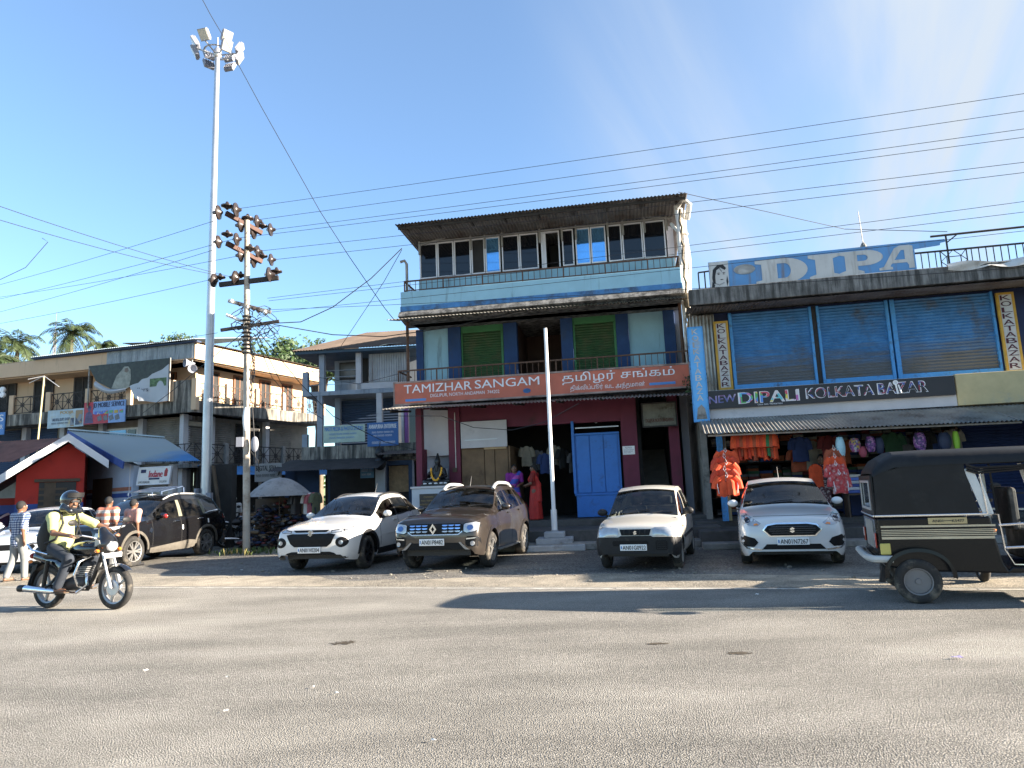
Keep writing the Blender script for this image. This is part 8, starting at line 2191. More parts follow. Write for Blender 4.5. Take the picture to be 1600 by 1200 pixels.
def figure(label, loc, rot, J, top=None, low=None, hair=True, sleeve=.55, feet='shoe', vox=.011, group=None, longtop=.0, girth=1.0, face=0.0, hairlen=0.0):
    t = thing('person', label, 'person', loc, rot, group)
    c, s_ = math.cos(face), math.sin(face); f = v3(c, s_, 0); l = v3(-s_, c, 0); h = J['head']
    B = [('e', h, (.092, .074, .115)), ('e', h + f * .02 - v3(0, 0, .06), (.065, .058, .06)), ('c', h + f * .088 + v3(0, 0, .01), h + f * .108 - v3(0, 0, .025), .010, .015),
         ('e', h + l * .075, (.022, .016, .032)), ('e', h - l * .075, (.022, .016, .032)), ('c', h + f * .088 - l * .02 - v3(0, 0, .062), h + f * .088 + l * .02 - v3(0, 0, .062), .009, .009),
         ('c', J['neck'], h - v3(0, 0, .05), .055, .05), ('c', J['pelvis'], J['chest'], .115 * girth, .12), ('c', J['shL'], J['shR'], .065, .065), ('c', J['chest'], J['neck'], .12, .065)]
    for n, s in (('L', 1), ('R', -1)):
        B += [('c', J['sh' + n], J['el' + n], .050, .040), ('c', J['el' + n], J['ha' + n], .039, .026)] + hand_prims(J['el' + n], J['ha' + n], s=-s)
        a = J['an' + n]; B += [('c', J['hi' + n], J['kn' + n], .085, .055), ('c', J['kn' + n], a, .052, .035), ('c', a + v3(-.03, 0, -.045), a + v3(.13, 0, -.05), .033, .028)]
    sdf_obj('body', B, K['skin'], t, vox=vox, k=.016)
    for sg in (-1, 1):
        mb = MB(); e_ = h + f * .083 + l * sg * .032 + v3(0, 0, .018); mb.ell(e_, (.012, .012, .008), 8, 6); mb.build('eye', K['whiteclean'], t, smooth=True)
        mb = MB(); mb.ell(e_ + f * .008, (.006, .006, .006), 6, 5); mb.build('iris', K['hair'], t)
    if hair:
        P = [('e', h - f * .018 + v3(0, 0, .028), (.096, .083, .105))]
        if hairlen: P += [('e', h - f * .09 - v3(0, 0, .03), (.05, .055, .055)), ('c', h - f * .06, h - f * .08 - v3(0, 0, hairlen), .05, .03)]
        sdf_obj('hair', P, K['hair'], t, vox=.012, k=.02, subs=[('e', h + f * .09 - v3(0, 0, .025), (.085, .075, .085))])
    if top:
        P = [('c', J['pelvis'] + v3(0, 0, .02 - longtop), J['chest'], .138 * girth, .140), ('c', J['pelvis'] + (J['chest'] - J['pelvis']) * .4 + v3(.02 * girth, 0, 0), J['chest'], .14 * girth, .13), ('c', J['shL'], J['shR'], .082, .082), ('c', J['chest'], J['neck'] - v3(0, 0, .03), .135, .075)]
        for n in 'LR': P.append(('c', J['sh' + n], J['sh' + n] + (J['el' + n] - J['sh' + n]) * sleeve * 1.5, .075, .066))
        sdf_obj('shirt', P, top, t, vox=.014, k=.03)
    if low:
        P = [('c', J['pelvis'] + v3(0, .05, .0), J['pelvis'] + v3(0, -.05, .0), .125, .125)]
        for n in 'LR': P += [('c', J['hi' + n], J['kn' + n], .102, .073), ('c', J['kn' + n], J['an' + n] + v3(0, 0, .015), .073, .062)]
        sdf_obj('trousers', P, low, t, vox=.014, k=.03)
    if feet:
        for n in 'LR':
            a = J['an' + n]; mb = MB()
            if feet == 'shoe': sdf_obj('shoe', [('c', a + v3(-.04, 0, -.04), a + v3(.14, 0, -.045), .045, .036)], K['black'], t, vox=.014, k=.02)
            else: mb.box(a[0] - .08, a[0] + .18, a[1] - .045, a[1] + .045, a[2] - .085, a[2] - .068); mb.build('sandal', K['wood'], t, bevel=.008)
    return t

def coordmat(name, fn):
    m, t, p = _mat(name); co = t.nodes.new('ShaderNodeTexCoord'); s = t.nodes.new('ShaderNodeSeparateXYZ'); t.links.new(co.outputs['Object'], s.inputs[0])
    def stripe(axis, freq, duty, ph=0.0):
        a = t.nodes.new('ShaderNodeMath'); a.operation = 'MULTIPLY_ADD'; a.inputs[1].default_value = freq; a.inputs[2].default_value = ph; t.links.new(s.outputs[axis], a.inputs[0])
        b = t.nodes.new('ShaderNodeMath'); b.operation = 'FRACT'; t.links.new(a.outputs[0], b.inputs[0])
        c = t.nodes.new('ShaderNodeMath'); c.operation = 'LESS_THAN'; c.inputs[1].default_value = duty; t.links.new(b.outputs[0], c.inputs[0]); return c.outputs[0]
    def mix(f, a, b):
        x = t.nodes.new('ShaderNodeMix'); x.data_type = 'RGBA'; t.links.new(f, x.inputs[0])
        for i, q in ((6, a), (7, b)):
            if isinstance(q, tuple): x.inputs[i].default_value = (*q, 1)
            else: t.links.new(q, x.inputs[i])
        return x.outputs[2]
    t.links.new(fn(stripe, mix), p.inputs['Base Color']); p.inputs['Roughness'].default_value = .85; return m
W_ = {}
W_['check'] = coordmat('checked_cloth', lambda st, mx_: mx_(st('Y', 22, .45), mx_(st('Z', 20, .5), (.42, .45, .50), (.10, .14, .24)), mx_(st('Z', 20, .5), (.13, .18, .30), (.02, .035, .09))))
W_['stripe'] = coordmat('striped_cloth', lambda st, mx_: mx_(st('Z', 6.5, .5), (.50, .44, .40), (.46, .16, .10)))
W_['pink'] = mat('pale_pink_cloth', (.44, .25, .21), .85, var=.1)
W_['sariblue'] = coordmat('blue_pink_sari', lambda st, mx_: mx_(st('Z', 4.2, .42, .1), (.05, .08, .38), (.42, .08, .36)))
W_['sarired'] = mat('red_sari', (.42, .022, .015), .7, var=.25, scale=7)
W_['lime'] = mat('pale_lime_shirt', (.46, .47, .20), .85, var=.08, scale=5, bump=.15, bscale=14)
W_['jeans'] = mat('dark_jeans', (.022, .028, .04), .85, var=.3, scale=8)
W_['greytr'] = mat('grey_trousers', (.19, .2, .2), .85, var=.15)
W_['blue'] = mat('sky_blue_shirt', (.14, .28, .52), .85, var=.12); W_['whitecl'] = mat('white_cotton', (.55, .55, .53), .85, var=.08)
W_['mint'] = mat('mint_shirt', (.30, .40, .34), .85, var=.12); W_['maroonp'] = multi('maroon_print', 30, [(.05, .01, .02), (.09, .02, .03), (.35, .3, .3), (.04, .01, .02)])
W_['bag'] = mat('backpack_cloth', (.014, .015, .016), .8, var=.35, scale=9)
HA = math.atan2(.968, .25)      # towards the shops

p = G(25, 908); t = figure('man in blue and white checked shirt and grey trousers walking away at the left edge', (p.x, p.y, 0), 1.15, stand(1.66, .07), W_['check'], W_['greytr'], feet='sandal', longtop=.10)
p = G(128, 897); figure('man with orange and cream striped shirt standing behind the motorcyclist', (p.x, p.y + .9, 0), 1.5, stand(1.70, .05), W_['stripe'], W_['greytr'])
p = G(138, 897); figure('man in pale pink shirt just right of the striped shirt man', (p.x + .12, p.y + 1.5, 0), 1.2, stand(1.62, .08), W_['pink'], W_['jeans'])
J = stand(1.62, .1); p = G(342, 852); t = figure('man with white cap and white shirt standing behind the black SUV', (p.x, p.y + 1.2, 0), -1.2, J, W_['whitecl'], W_['jeans'])
b = MB(); b.ell((J['head'][0], 0, J['head'][2] + .06), (.11, .09, .07), 12, 8); b.build('cap', K['whiteclean'], t, smooth=True)
p = G(352, 850); figure('man in sky blue shirt leaning beside the black SUV', (p.x, p.y, 0), -.3, stand(1.42, .05, lean=.10, armR=((.1, -.22, 1.1), (.22, -.18, .92))), W_['blue'], W_['jeans'])
def sit(): 
    J = stand(1.6); d = v3(0, 0, .55)
    for n in ('pelvis', 'chest', 'neck', 'head', 'shL', 'shR', 'elL', 'elR', 'haL', 'haR', 'hiL', 'hiR'): J[n] = J[n] - d
    for n, s in (('L', 1), ('R', -1)): J['kn' + n] = v3(.32, s * .22, .42); J['an' + n] = v3(.22, s * .12, .09); J['ha' + n] = v3(.30, s * .12, .36); J['el' + n] = v3(.10, s * .24, .50)
    return J
p = G(428, 846); figure('stall keeper in mint shirt squatting under the pale umbrella', (p.x, p.y + .2, 0), -1.9, sit(), W_['mint'], W_['jeans'], feet='sandal')

def sari(label, px, py, v, rot, H, m, blouse, drape, z):
    u, zz = MF.at(px, py, v); p = MF.w(u, v, z)
    J = stand(H, 0, armL=((.06, .23, 1.08), (.24, .12, 1.04)), armR=((.06, -.23, 1.08), (.24, -.10, 1.02)))
    t = figure(label, p, rot, J, None, None, hairlen=.05, feet='sandal', sleeve=.4)
    k = H / 1.65; mb = MB()
    def fn(u_, q):
        a = 2 * math.pi * u_; r = (.135 + .075 * q ** 1.3 + .02 * math.sin(math.pi * q)) * (1 + .05 * q * math.sin(9 * a) + .03 * math.sin(3 * a))
        return (r * math.cos(a) * .92, r * 1.08 * math.sin(a), k * (1.0 - .96 * q))
    mb.grid(fn, 48, 16, closed_u=True); mb.build('sari_skirt', m, t, smooth=True, ang=80)
    P = [('c', J['pelvis'] + v3(0, 0, .10), J['chest'], .128, .132), ('c', J['shL'], J['shR'], .078, .078), ('c', J['chest'], J['neck'] - v3(0, 0, .06), .13, .07)] + [('c', J['sh' + n], J['sh' + n] + (J['el' + n] - J['sh' + n]) * .7, .07, .062) for n in 'LR']
    sdf_obj('blouse', P, blouse, t, vox=.014, k=.03)
    sdf_obj('sari_drape', [('c', J['pelvis'] + v3(.06, -.10, .12), J['chest'] + v3(.09, .02, .0), .10, .085), ('c', J['chest'] + v3(.09, .02, 0), J['shL'] + v3(.0, -.03, .055), .085, .06), ('c', J['shL'] + v3(-.02, -.03, .05), J['chest'] + v3(-.13, .06, -.15), .06, .07), ('c', J['chest'] + v3(-.13, .06, -.15), J['pelvis'] + v3(-.14, .1, -.28), .07, .08)], drape, t, vox=.015, k=.04)
    return t
sari('woman in blue and pink sari standing in the shop doorway, left of the red sari', 806, 805, .55, MF.a - 1.35, 1.58, W_['sariblue'], mat('purple_blouse', (.22, .02, .22), .8), W_['sariblue'], .6)
sari('woman in plain red sari standing in profile in the shop doorway', 838, 808, .40, MF.a + math.pi - .15, 1.56, W_['sarired'], mat('deep_red_blouse', (.20, .015, .012), .8), W_['sarired'], .6)
u, z = g(1287, 760, .1); figure('saleswoman in maroon printed dress behind the white sedan', DF.w(u, .1, .5), DF.a - 1.9, stand(1.52, 0), W_['maroonp'], W_['maroonp'], longtop=.5, hairlen=.1, sleeve=.35)

# ------------------------------------------------------------------ umbrella stall
uc = AT(437, 778, 21.0); t = thing('stall_umbrella', 'faded grey patterned umbrella over the street stall', 'umbrella', (uc.x, uc.y, 0))
K['umb'] = mat('faded_umbrella', (.30, .29, .285), .8, var=.25, scale=3, dirt=(.16, .15, .15), dirt_amt=.6, dirt_scale=6)
mb = MB(); mb.grid(lambda u_, q: ((.06 + .94 * q) * math.cos(2 * math.pi * u_) * .96 * (1 - .03 * (1 + math.cos(16 * math.pi * u_)) * q), (.06 + .94 * q) * math.sin(2 * math.pi * u_) * .96 * (1 - .03 * (1 + math.cos(16 * math.pi * u_)) * q), 1.52 + .58 * math.cos(q * math.pi / 2 * .96)), 48, 12, closed_u=True)
mb.lathe([(0, 2.13), (.06, 2.10), (.07, 2.08)], 12); mb.build('canopy', K['umb'], t, smooth=True, ang=70)
mb = MB(); mb.tube([(0, 0, 0), (0, 0, 2.1)], .022, 8); mb.build('pole', K['wood'], t)
for k in range(8):
    a = k * math.pi / 4; mb = MB(); mb.tube([(0, 0, 2.04), (.9 * math.cos(a), .9 * math.sin(a), 1.56)], .008, 4); mb.build('rib', K['darkiron'], t)
goods = [K['black'], mat('brown_leather', (.06, .03, .018), .6, var=.3), mat('navy_goods', (.02, .035, .09), .6, var=.3), mat('grey_goods', (.11, .11, .12), .7, var=.4), mat('dull_red_goods', (.14, .03, .03), .7, var=.3), mat('tan_goods', (.20, .14, .08), .7, var=.3)]
rg = random.Random(4); mb = MB()
for k in range(520):
    x, y = rg.uniform(-.95, .85), rg.uniform(-.55, .7); zt_ = .25 + 1.25 * max(0, min(1, (y + .55) / .9)) * (1 - .3 * abs(x))
    z = rg.uniform(.05, zt_); M = Matrix.Translation((x, y - .15 * (z < .4), z)) @ Matrix.Rotation(rg.uniform(0, 6.3), 4, 'Z') @ Matrix.Rotation(rg.uniform(-1, 1), 4, 'X')
    mb.ell((0, 0, 0), (rg.uniform(.08, .15), rg.uniform(.035, .06), rg.uniform(.03, .06)), 8, 5, m=rg.choice((0, 0, 0, 1, 1, 2, 2, 3, 3, 4, 5)), M=M)
o = mb.build('shoe_heap', goods, None, smooth=True); o.location = (uc.x, uc.y, 0); tag(o, 'heap of shoes and bags piled under the umbrella', 'shoes', kind='stuff')
t = thing('stall_table', 'low dark stall bench with a tarpaulin side under the umbrella', 'stall', (uc.x, uc.y, 0))
mb = MB(); mb.box(-1.0, .95, -.35, .75, .02, .24); mb.box(-1.0, .9, .72, .76, .24, 1.5); mb.build('bench', K['wood'], t)
mb = MB(); mb.grid(lambda u_, q: (.55 + .65 * u_, .3 - .7 * u_ + .06 * math.sin(7 * q), 1.55 - .35 * u_ - 1.25 * q + .04 * math.sin(11 * u_)), 10, 10); mb.build('tarpaulin', goods[2], t, smooth=True)
for i, (dx, m, nm) in enumerate(((.72, goods[5], 'tan'), (.90, D['whitetrim'], 'white'), (1.02, mat('pink_cloth', (.42, .12, .14), .8), 'pink'), (.55, goods[0], 'black'), (1.15, mat('olive_cloth', (.08, .09, .05), .85), 'olive'))):
    shirt('hanging_garment', nm + ' garment hanging at the right side of the umbrella stall', 'garment', .34, .62, m, (uc.x + dx, uc.y + .1 - .08 * i, 1.62), (0, 0, .3 * i), seed=90 + i)

# ------------------------------------------------------------------ motorcycle (heads along +x, rear axle over the origin)
BK = paint('bike_black', (.007, .007, .008), rough=.15, dust=.08, dustcol=(.05, .045, .04))
ALW = mat('grey_alloy', (.34, .34, .34), .4, .6, var=.12); RED = mat('bike_red', (.30, .02, .02), .3, var=.1)
def bike_wheel(t, x, wd, disc):
    r = .305; M = Matrix.Translation((x, 0, r)); mb = MB()
    mb.lathe([(.225, -wd / 2), (.265, -wd / 2 - .008), (.295, -wd * .35), (r, 0), (.295, wd * .35), (.265, wd / 2 + .008), (.225, wd / 2)], 36, (0, 0, 0), 'y', M=M, cap=False); w_ = mb.build('wheel', K['rubber'], t, smooth=True, ang=60)
    mb = MB(); mb.lathe([(.232, -wd * .42), (.205, -wd * .3), (.205, wd * .3), (.232, wd * .42)], 36, (0, 0, 0), 'y', M=M, close=True); mb.lathe([(.0, -.05), (.055, -.05), (.055, .05), (0, .05)], 14, (0, 0, 0), 'y', M=M)
    for k in range(5):
        a = k * 2 * math.pi / 5 + .5; mb.bar((x + .04 * math.cos(a), 0, r + .04 * math.sin(a)), (x + .21 * math.cos(a + .12), 0, r + .21 * math.sin(a + .12)), .03, .035, up=(0, 1, 0))
    mb.build('rim', ALW, w_, smooth=True, ang=30)
    mb = MB(); mb.lathe([(.10, -.06 * disc), (.115, -.052 * disc)] if disc else [(.02, .05), (.08, .06)], 20, (0, 0, 0), 'y', M=M); mb.build('brake_drum', K['steel'], w_)
def motorcycle(label, loc, rot):
    t = thing('motorcycle', label, 'motorcycle', loc, rot)
    bike_wheel(t, 0, .10, 0); bike_wheel(t, 1.27, .085, 1)
    for s in (-1, 1):
        mb = MB(); mb.tube([(1.27, s * .085, .305), (1.20, s * .085, .50)], .028, 10); mb.tube([(1.20, s * .085, .50), (1.03, s * .085, .98)], .018, 8); mb.build('fork', K['steel'], t, smooth=True)
        mb = MB(); mb.tube([(.02, s * .12, .33), (.10, s * .14, .70)], .03, 8); mb.build('shock_absorber', K['black'], t, smooth=True)
        mb = MB(); mb.ell((1.10, s * .19, .84), (.045, .03, .028), 8, 6); mb.ell((-.22, s * .16, .70), (.04, .03, .025), 8, 6); mb.build('indicator', K['lamp_amber'], t, smooth=True)
        mb = MB(); mb.tube([(.92, s * .30, 1.06), (.95, s * .38, 1.20), (.94, s * .42, 1.24)], .008, 5); mb.ell((.93, s * .46, 1.26), (.02, .075, .045), 10, 8); mb.build('mirror', K['plastic'], t, smooth=True)
    mb = MB(); mb.grid(lambda u_, q: (1.27 - .335 * math.cos(.15 + 2.2 * u_) * 1.0, (q - .5) * .11, .305 + .335 * math.sin(.15 + 2.2 * u_) + .012 * math.cos((q - .5) * 3)), 16, 4); mb.build('front_mudguard', BK, t, smooth=True)
    mb = MB(); mb.grid(lambda u_, q: (-.34 * math.cos(.05 + 1.75 * u_), (q - .5) * .15, .305 + .35 * math.sin(.05 + 1.75 * u_)), 16, 4); mb.prism([(-.34, .30), (-.40, .30), (-.30, .62), (-.2, .66)], 'y', -.06, .06); mb.build('rear_mudguard', K['plastic'], t, smooth=True)
    sdf_obj('fuel_tank', [('e', (.68, 0, .86), (.24, .13, .12)), ('c', (.50, 0, .84), (.85, 0, .86), .09, .10)], BK, t, vox=.014, k=.05)
    sdf_obj('seat', [('c', (.42, 0, .78), (-.02, 0, .80), .085, .095), ('c', (-.02, 0, .80), (-.24, 0, .84), .095, .07), ('e', (.2, 0, .77), (.3, .12, .06))], K['black'], t, vox=.016, k=.04)
    sdf_obj('tail_cowl', [('c', (.20, 0, .66), (-.30, 0, .76), .10, .055), ('e', (.32, 0, .60), (.16, .12, .12))], BK, t, vox=.015, k=.04)
    mb = MB(); mb.ell((-.36, 0, .77), (.03, .07, .045), 10, 8); mb.build('tail_lamp', K['lamp_red'], t, smooth=True)
    mb = MB()
    for s in (-1, 1): mb.tube([(.08, s * .13, .80), (-.22, s * .15, .87), (-.36, s * .12, .95), (-.40, 0, .96)], .014, 8)
    mb.build('grab_rail', K['chrome'], t, smooth=True)
    sdf_obj('headlamp_cowl', [('e', (1.08, 0, .92), (.13, .14, .15)), ('c', (1.03, 0, 1.02), (.98, 0, 1.12), .10, .06)], BK, t, vox=.014, k=.04)
    mb = MB(); mb.ell((1.16, 0, .90), (.065, .10, .085), 14, 10); mb.build('headlamp', K['lamp'], t, smooth=True)
    mb = MB(); mb.prism([(1.0, .90), (1.10, .94), (1.07, .99), (1.0, 1.0)], 'y', -.146, .146); mb.build('cowl_decal', ALW, t)
    pb = MB(); pb.box(1.19, 1.20, -.15, .15, .735, .80); pp = pb.build('number_plate', K['plate'], t)
    pb = MB(); pb.text('AN01J 4512', -.12, .12, .75, .79, -1.205, M=Matrix.Rotation(math.pi / 2, 4, 'Z')); pb.build('lettering', K['black'], pp)
    mb = MB(); mb.tube([(.82, -.36, 1.06), (.93, -.30, 1.07), (1.0, -.12, 1.02), (1.0, .12, 1.02), (.93, .30, 1.07), (.82, .36, 1.06)], .013, 8); mb.build('handlebar', K['chrome'], t, smooth=True)
    for s in (-1, 1):
        mb = MB(); mb.tube([(.80, s * .37, 1.06), (.90, s * .31, 1.07)], .02, 8); mb.tube([(.90, s * .31, 1.05), (.86, s * .38, 1.03)], .007, 5); mb.build('hand_grip', K['rubber'], t, smooth=True)
    mb = MB(); mb.tube([(1.0, 0, .92), (.55, 0, .72), (.30, 0, .62), (.0, 0, .33)], .03, 8); mb.tube([(1.02, 0, .85), (.85, 0, .45), (.75, 0, .28), (.35, 0, .28), (.0, 0, .305)], .026, 8); mb.build('frame', K['black'], t, smooth=True)
    sdf_obj('engine', [('e', (.60, 0, .38), (.19, .15, .12)), ('c', (.66, 0, .45), (.74, 0, .62), .085, .08), ('e', (.50, -.10, .36), (.10, .07, .09))], mat('engine_grey', (.06, .06, .062), .5, .4, var=.3), t, vox=.015, k=.03)
    mb = MB()
    for k in range(6): M = Matrix.Translation((.67 + .014 * k, 0, .48 + .026 * k)); mb.box(-.10, .10, -.11, .11, -.005, .005, M=M)
    mb.build('cooling_fin', ALW, t)
    mb = MB(); mb.tube([(.80, -.08, .52), (.86, -.12, .36), (.70, -.15, .25), (.40, -.16, .26)], .02, 8); mb.tube([(.40, -.165, .26), (.15, -.17, .28), (-.32, -.17, .31)], [.025, .045, .05], 10); ex = mb.build('exhaust', K['chrome'], t, smooth=True)
    mb = MB(); mb.lathe([(.03, -.40), (.052, -.395), (.052, -.28), (.045, -.27)], 12, (0, -.17, .31), 'x'); mb.build('exhaust_tip', K['black'], ex, smooth=True)
    mb = MB()
    for s in (-1, 1): mb.tube([(.84, s * .06, .76), (.86, s * .26, .70), (.82, s * .30, .52), (.80, s * .22, .36), (.76, s * .06, .30)], .015, 8)
    mb.build('crash_guard', K['chrome'], t, smooth=True)
    mb = MB()
    for s in (-1, 1): mb.tube([(.45, s * .06, .25), (.45, s * .27, .25)], .016, 6); mb.tube([(.12, s * .06, .34), (.14, s * .20, .34)], .014, 6)
    mb.build('foot_peg', K['rubber'], t)
    return t
A0 = G(76, 951); A1 = G(187, 953); hd = Vector((A1.x - A0.x, A1.y - A0.y, 0)).normalized(); br = math.atan2(hd.y, hd.x)
motorcycle('black motorcycle with grey alloy wheels ridden along the near left road edge', (A0.x, A0.y, .006), br)
J = dict(pelvis=v3(.16, 0, .90), chest=v3(.20, 0, 1.20), neck=v3(.25, 0, 1.40), head=v3(.34, 0, 1.55), shL=v3(.22, .20, 1.34), shR=v3(.22, -.20, 1.34), elL=v3(.56, .34, 1.17), haL=v3(.82, .34, 1.075), elR=v3(.45, -.36, 1.12), haR=v3(.76, -.35, 1.075),
    hiL=v3(.18, .10, .87), hiR=v3(.18, -.10, .87), knL=v3(.60, .20, .74), knR=v3(.60, -.21, .74), anL=v3(.44, .23, .34), anR=v3(.44, -.235, .34))
t = figure('rider in pale lime shirt, jeans and black open helmet on the black motorcycle', (A0.x, A0.y, .006), br, J, W_['lime'], W_['jeans'], hair=False, feet='sandal', vox=.009, girth=1.12, sleeve=.5, face=-.25)
h = J['head']; sdf_obj('moustache', [('c', h + v3(.075, -.045, -.048), h + v3(.088, 0, -.045), .012, .015), ('e', h + v3(.05, -.02, -.095), (.05, .055, .035))], K['hair'], t, vox=.010, k=.01)
mb = MB(); mb.box(h[0] + .09, h[0] + .10, -.07, .05, h[2] + .0, h[2] + .035); mb.bar((h[0] + .09, -.075, h[2] + .025), (h[0] - .02, -.085, h[2] + .025), .006); mb.build('spectacles', K['black'], t)
th = thing('helmet', 'black helmet with raised chin bar on the rider', 'helmet', (A0.x, A0.y, .006), br)
sdf_obj('shell', [('e', h + v3(-.012, 0, .045), (.155, .135, .145)), ('c', h + v3(-.03, .10, -.09), h + v3(-.03, -.10, -.09), .06, .06), ('c', h + v3(-.02, -.105, -.06), h + v3(.07, -.09, -.12), .045, .04), ('c', h + v3(-.02, .105, -.06), h + v3(.07, .09, -.12), .045, .04), ('c', h + v3(.08, -.08, -.125), h + v3(.08, .08, -.125), .04, .04)], paint('helmet_black', (.006, .008, .012), rough=.25, dust=.03, dustcol=(.05, .05, .05)), th, vox=.012, k=.03, subs=[('e', h + v3(.12, 0, -.02), (.10, .12, .075)), ('e', h + v3(-.01, 0, -.06), (.10, .09, .12))])
mb = MB(); mb.grid(lambda u_, q: (h[0] + .02 + (.145 + .02 * q) * math.cos((u_ - .5) * 2.5), .14 * math.sin((u_ - .5) * 2.5), h[2] + .075 + .07 * q), 14, 4); mb.build('visor', K['black'], th, smooth=True)
tb = thing('backpack', 'black backpack on the back of the rider', 'backpack', (A0.x, A0.y, .006), br)
sdf_obj('bag', [('c', (-.05, 0, .93), (-.01, 0, 1.26), .135, .115), ('e', (-.13, 0, 1.02), (.09, .14, .16)), ('e', (-.04, .06, 1.1), (.12, .10, .20)), ('e', (-.04, -.06, 1.1), (.12, .10, .20))], W_['bag'], tb, vox=.016, k=.05)
for s in (-1, 1):
    mb = MB(); mb.tube([(.02, s * .12, 1.34), (.16, s * .125, 1.445), (.30, s * .13, 1.40), (.355, s * .135, 1.25), (.26, s * .16, 1.02), (.06, s * .17, .96)], .017, 6); mb.build('strap', W_['bag'], tb, smooth=True)
mb = MB(); mb.box(-.223, -.215, -.08, .08, 1.02, 1.03); mb.build('zip', K['steel_dull'], tb)

# parked motorcycle behind the rickshaw with a helmet on its bars
q = G(1532, 916); pr = -.35
motorcycle('parked motorcycle half hidden behind the black rickshaw', (q.x + .28, q.y + .35, 0), 1.16)
t = thing('helmet', 'blue and white helmet seen through the rickshaw doorway', 'helmet', (q.x + .68, q.y + 1.18, 1.21), 2.8)
sdf_obj('shell', [('e', (0, 0, .02), (.16, .135, .14)), ('c', (.03, .08, -.08), (.03, -.08, -.08), .06, .06)], multi('helmet_print', 5, [(.03, .06, .2), (.5, .52, .55), (.02, .03, .08), (.04, .08, .25)]), t, vox=.014, k=.03, subs=[('e', (.14, 0, -.02), (.10, .12, .06))])
mb = MB(); mb.grid(lambda a, b_: (.02 + .14 * math.cos((a - .5) * 2.4), .135 * math.sin((a - .5) * 2.4), -.05 + .09 * b_), 12, 3); mb.build('visor', K['glass_dark'], t, smooth=True)
mb = MB(); mb.tube([(0, 0, -.08), (.05, .05, -.3)], .014, 6); mb.build('chin_strap', K['black'], t)
for k, (px, py) in enumerate(((352, 812), (372, 815))):
    q = AT(px, py, 22.5 + .8 * k); motorcycle(('pink' if k == 0 else 'dark') + ' trimmed motorcycle parked in the shade ' + ('left' if k == 0 else 'right') + ' of the utility pole', (q.x, q.y, 0), .5 + 1.9 * k)

# ------------------------------------------------------------------ auto rickshaw (heads along +x, rear at 0, near side at y=-.64)
RC = G(1437, 942); ang = -.36
rk = thing('auto_rickshaw', 'black three wheeled auto rickshaw with canvas hood and cream pinstripes', 'auto rickshaw', (0, 0, 0), ang)
off = Matrix.Rotation(ang, 4, 'Z') @ Vector((.37, -.58, 0)); rk.location = (RC.x - off.x, RC.y - off.y, .004)
RB_ = paint('rickshaw_black', (.006, .006, .007), rough=.22, dust=.015, dustcol=(.05, .045, .038), coat=.0); RB_.node_tree.nodes['Principled BSDF'].inputs['Specular IOR Level'].default_value = .3
HOOD = mat('black_canvas', (.007, .007, .008), .5, spec=.3, var=.35, scale=3, dirt=(.018, .018, .018), dirt_amt=.35, dirt_scale=2, bump=.3, bscale=5); STRIPE = mat('cream_stripe', (.50, .42, .28), .5, var=.15)
yN, yF = -.64, .64
# lower tub: rear with rounded corners, open bay, front
mb = MB()
def tub(u_, q):
    a = math.pi * (u_ - .5); z = .36 + .62 * q; c = .10 * max(0, 1 - q * 3)
    return None
out = [(.0, .50), (.06, .42), (.30, .36), (1.30, .34), (1.24, .46), (1.20, .70), (1.17, .97), (.02, .97)]
mb.prism(out, 'y', yN, yN + .05); mb.prism(out, 'y', yF - .05, yF); mb.box(.0, .05, yN + .05, yF - .05, .50, .97); mb.box(.06, 1.25, yN + .05, yF - .05, .40, .44); mb.build('body', RB_, rk, bevel=.02)
mb = MB(); mb.prism([(1.24, .345), (1.98, .345), (2.05, .40), (2.05, .46), (1.9, .46), (1.75, .41), (1.32, .41)], 'y', yN, yF); mb.build('floor_sill', RB_, rk, bevel=.015)
fr = [(1.88, .46), (2.05, .40), (2.5, .36), (2.72, .55), (2.74, .95), (2.62, 1.02), (1.84, .86)]
mb = MB(); mb.prism(fr, 'y', yN + .02, yN + .06); mb.prism(fr, 'y', yF - .06, yF - .02); mb.box(2.66, 2.74, yN + .06, yF - .06, .40, .98); mb.build('front_panel', RB_, rk, bevel=.02)
# hood
def hood(u_, q):
    x = [0.02, .035, .11, .27, .62, 1.2, 1.8, 2.4, 2.72][min(8, int(round(u_ * 8)))]; top = [1.50, 1.56, 1.67, 1.76, 1.765, 1.76, 1.755, 1.74, 1.68][min(8, int(round(u_ * 8)))]
    a = math.pi * q; w_ = .66; ed = [1.46, 1.46, 1.50, 1.56, 1.57, 1.57, 1.57, 1.56, 1.54][min(8, int(round(u_ * 8)))]
    cy = math.copysign(abs(math.cos(a)) ** .45, math.cos(a)); return (x, -w_ * cy, ed + (top - ed) * abs(math.sin(a)) ** .7)
mb = MB(); mb.grid(hood, 8, 18); mb.build('hood', HOOD, rk, smooth=True, ang=24)
mb = MB(); mb.prism([(.02, .985), (1.08, .985), (.98, 1.50), (.98, 1.60), (.40, 1.58), (.16, 1.52), (.03, 1.48)], 'y', yN - .012, yN + .012); mb.build('side_canvas', HOOD, rk)
mb = MB(); mb.prism([(.02, .985), (1.08, .985), (.98, 1.50), (.98, 1.60), (.40, 1.58), (.16, 1.52), (.03, 1.48)], 'y', yF - .012, yF + .012); mb.build('side_canvas', HOOD, rk)
mb = MB(); mb.box(-.005, .02, yN + .012, -.42, .985, 1.48); mb.box(-.005, .02, .42, yF - .012, .985, 1.48); mb.box(-.005, .02, -.42, .42, .985, 1.08); mb.box(-.005, .02, -.42, .42, 1.40, 1.48); mb.build('rear_canvas', HOOD, rk)
mb = MB(); mb.box(.004, .008, -.42, .42, 1.08, 1.40); mb.build('rear_window', K['glass'], rk)
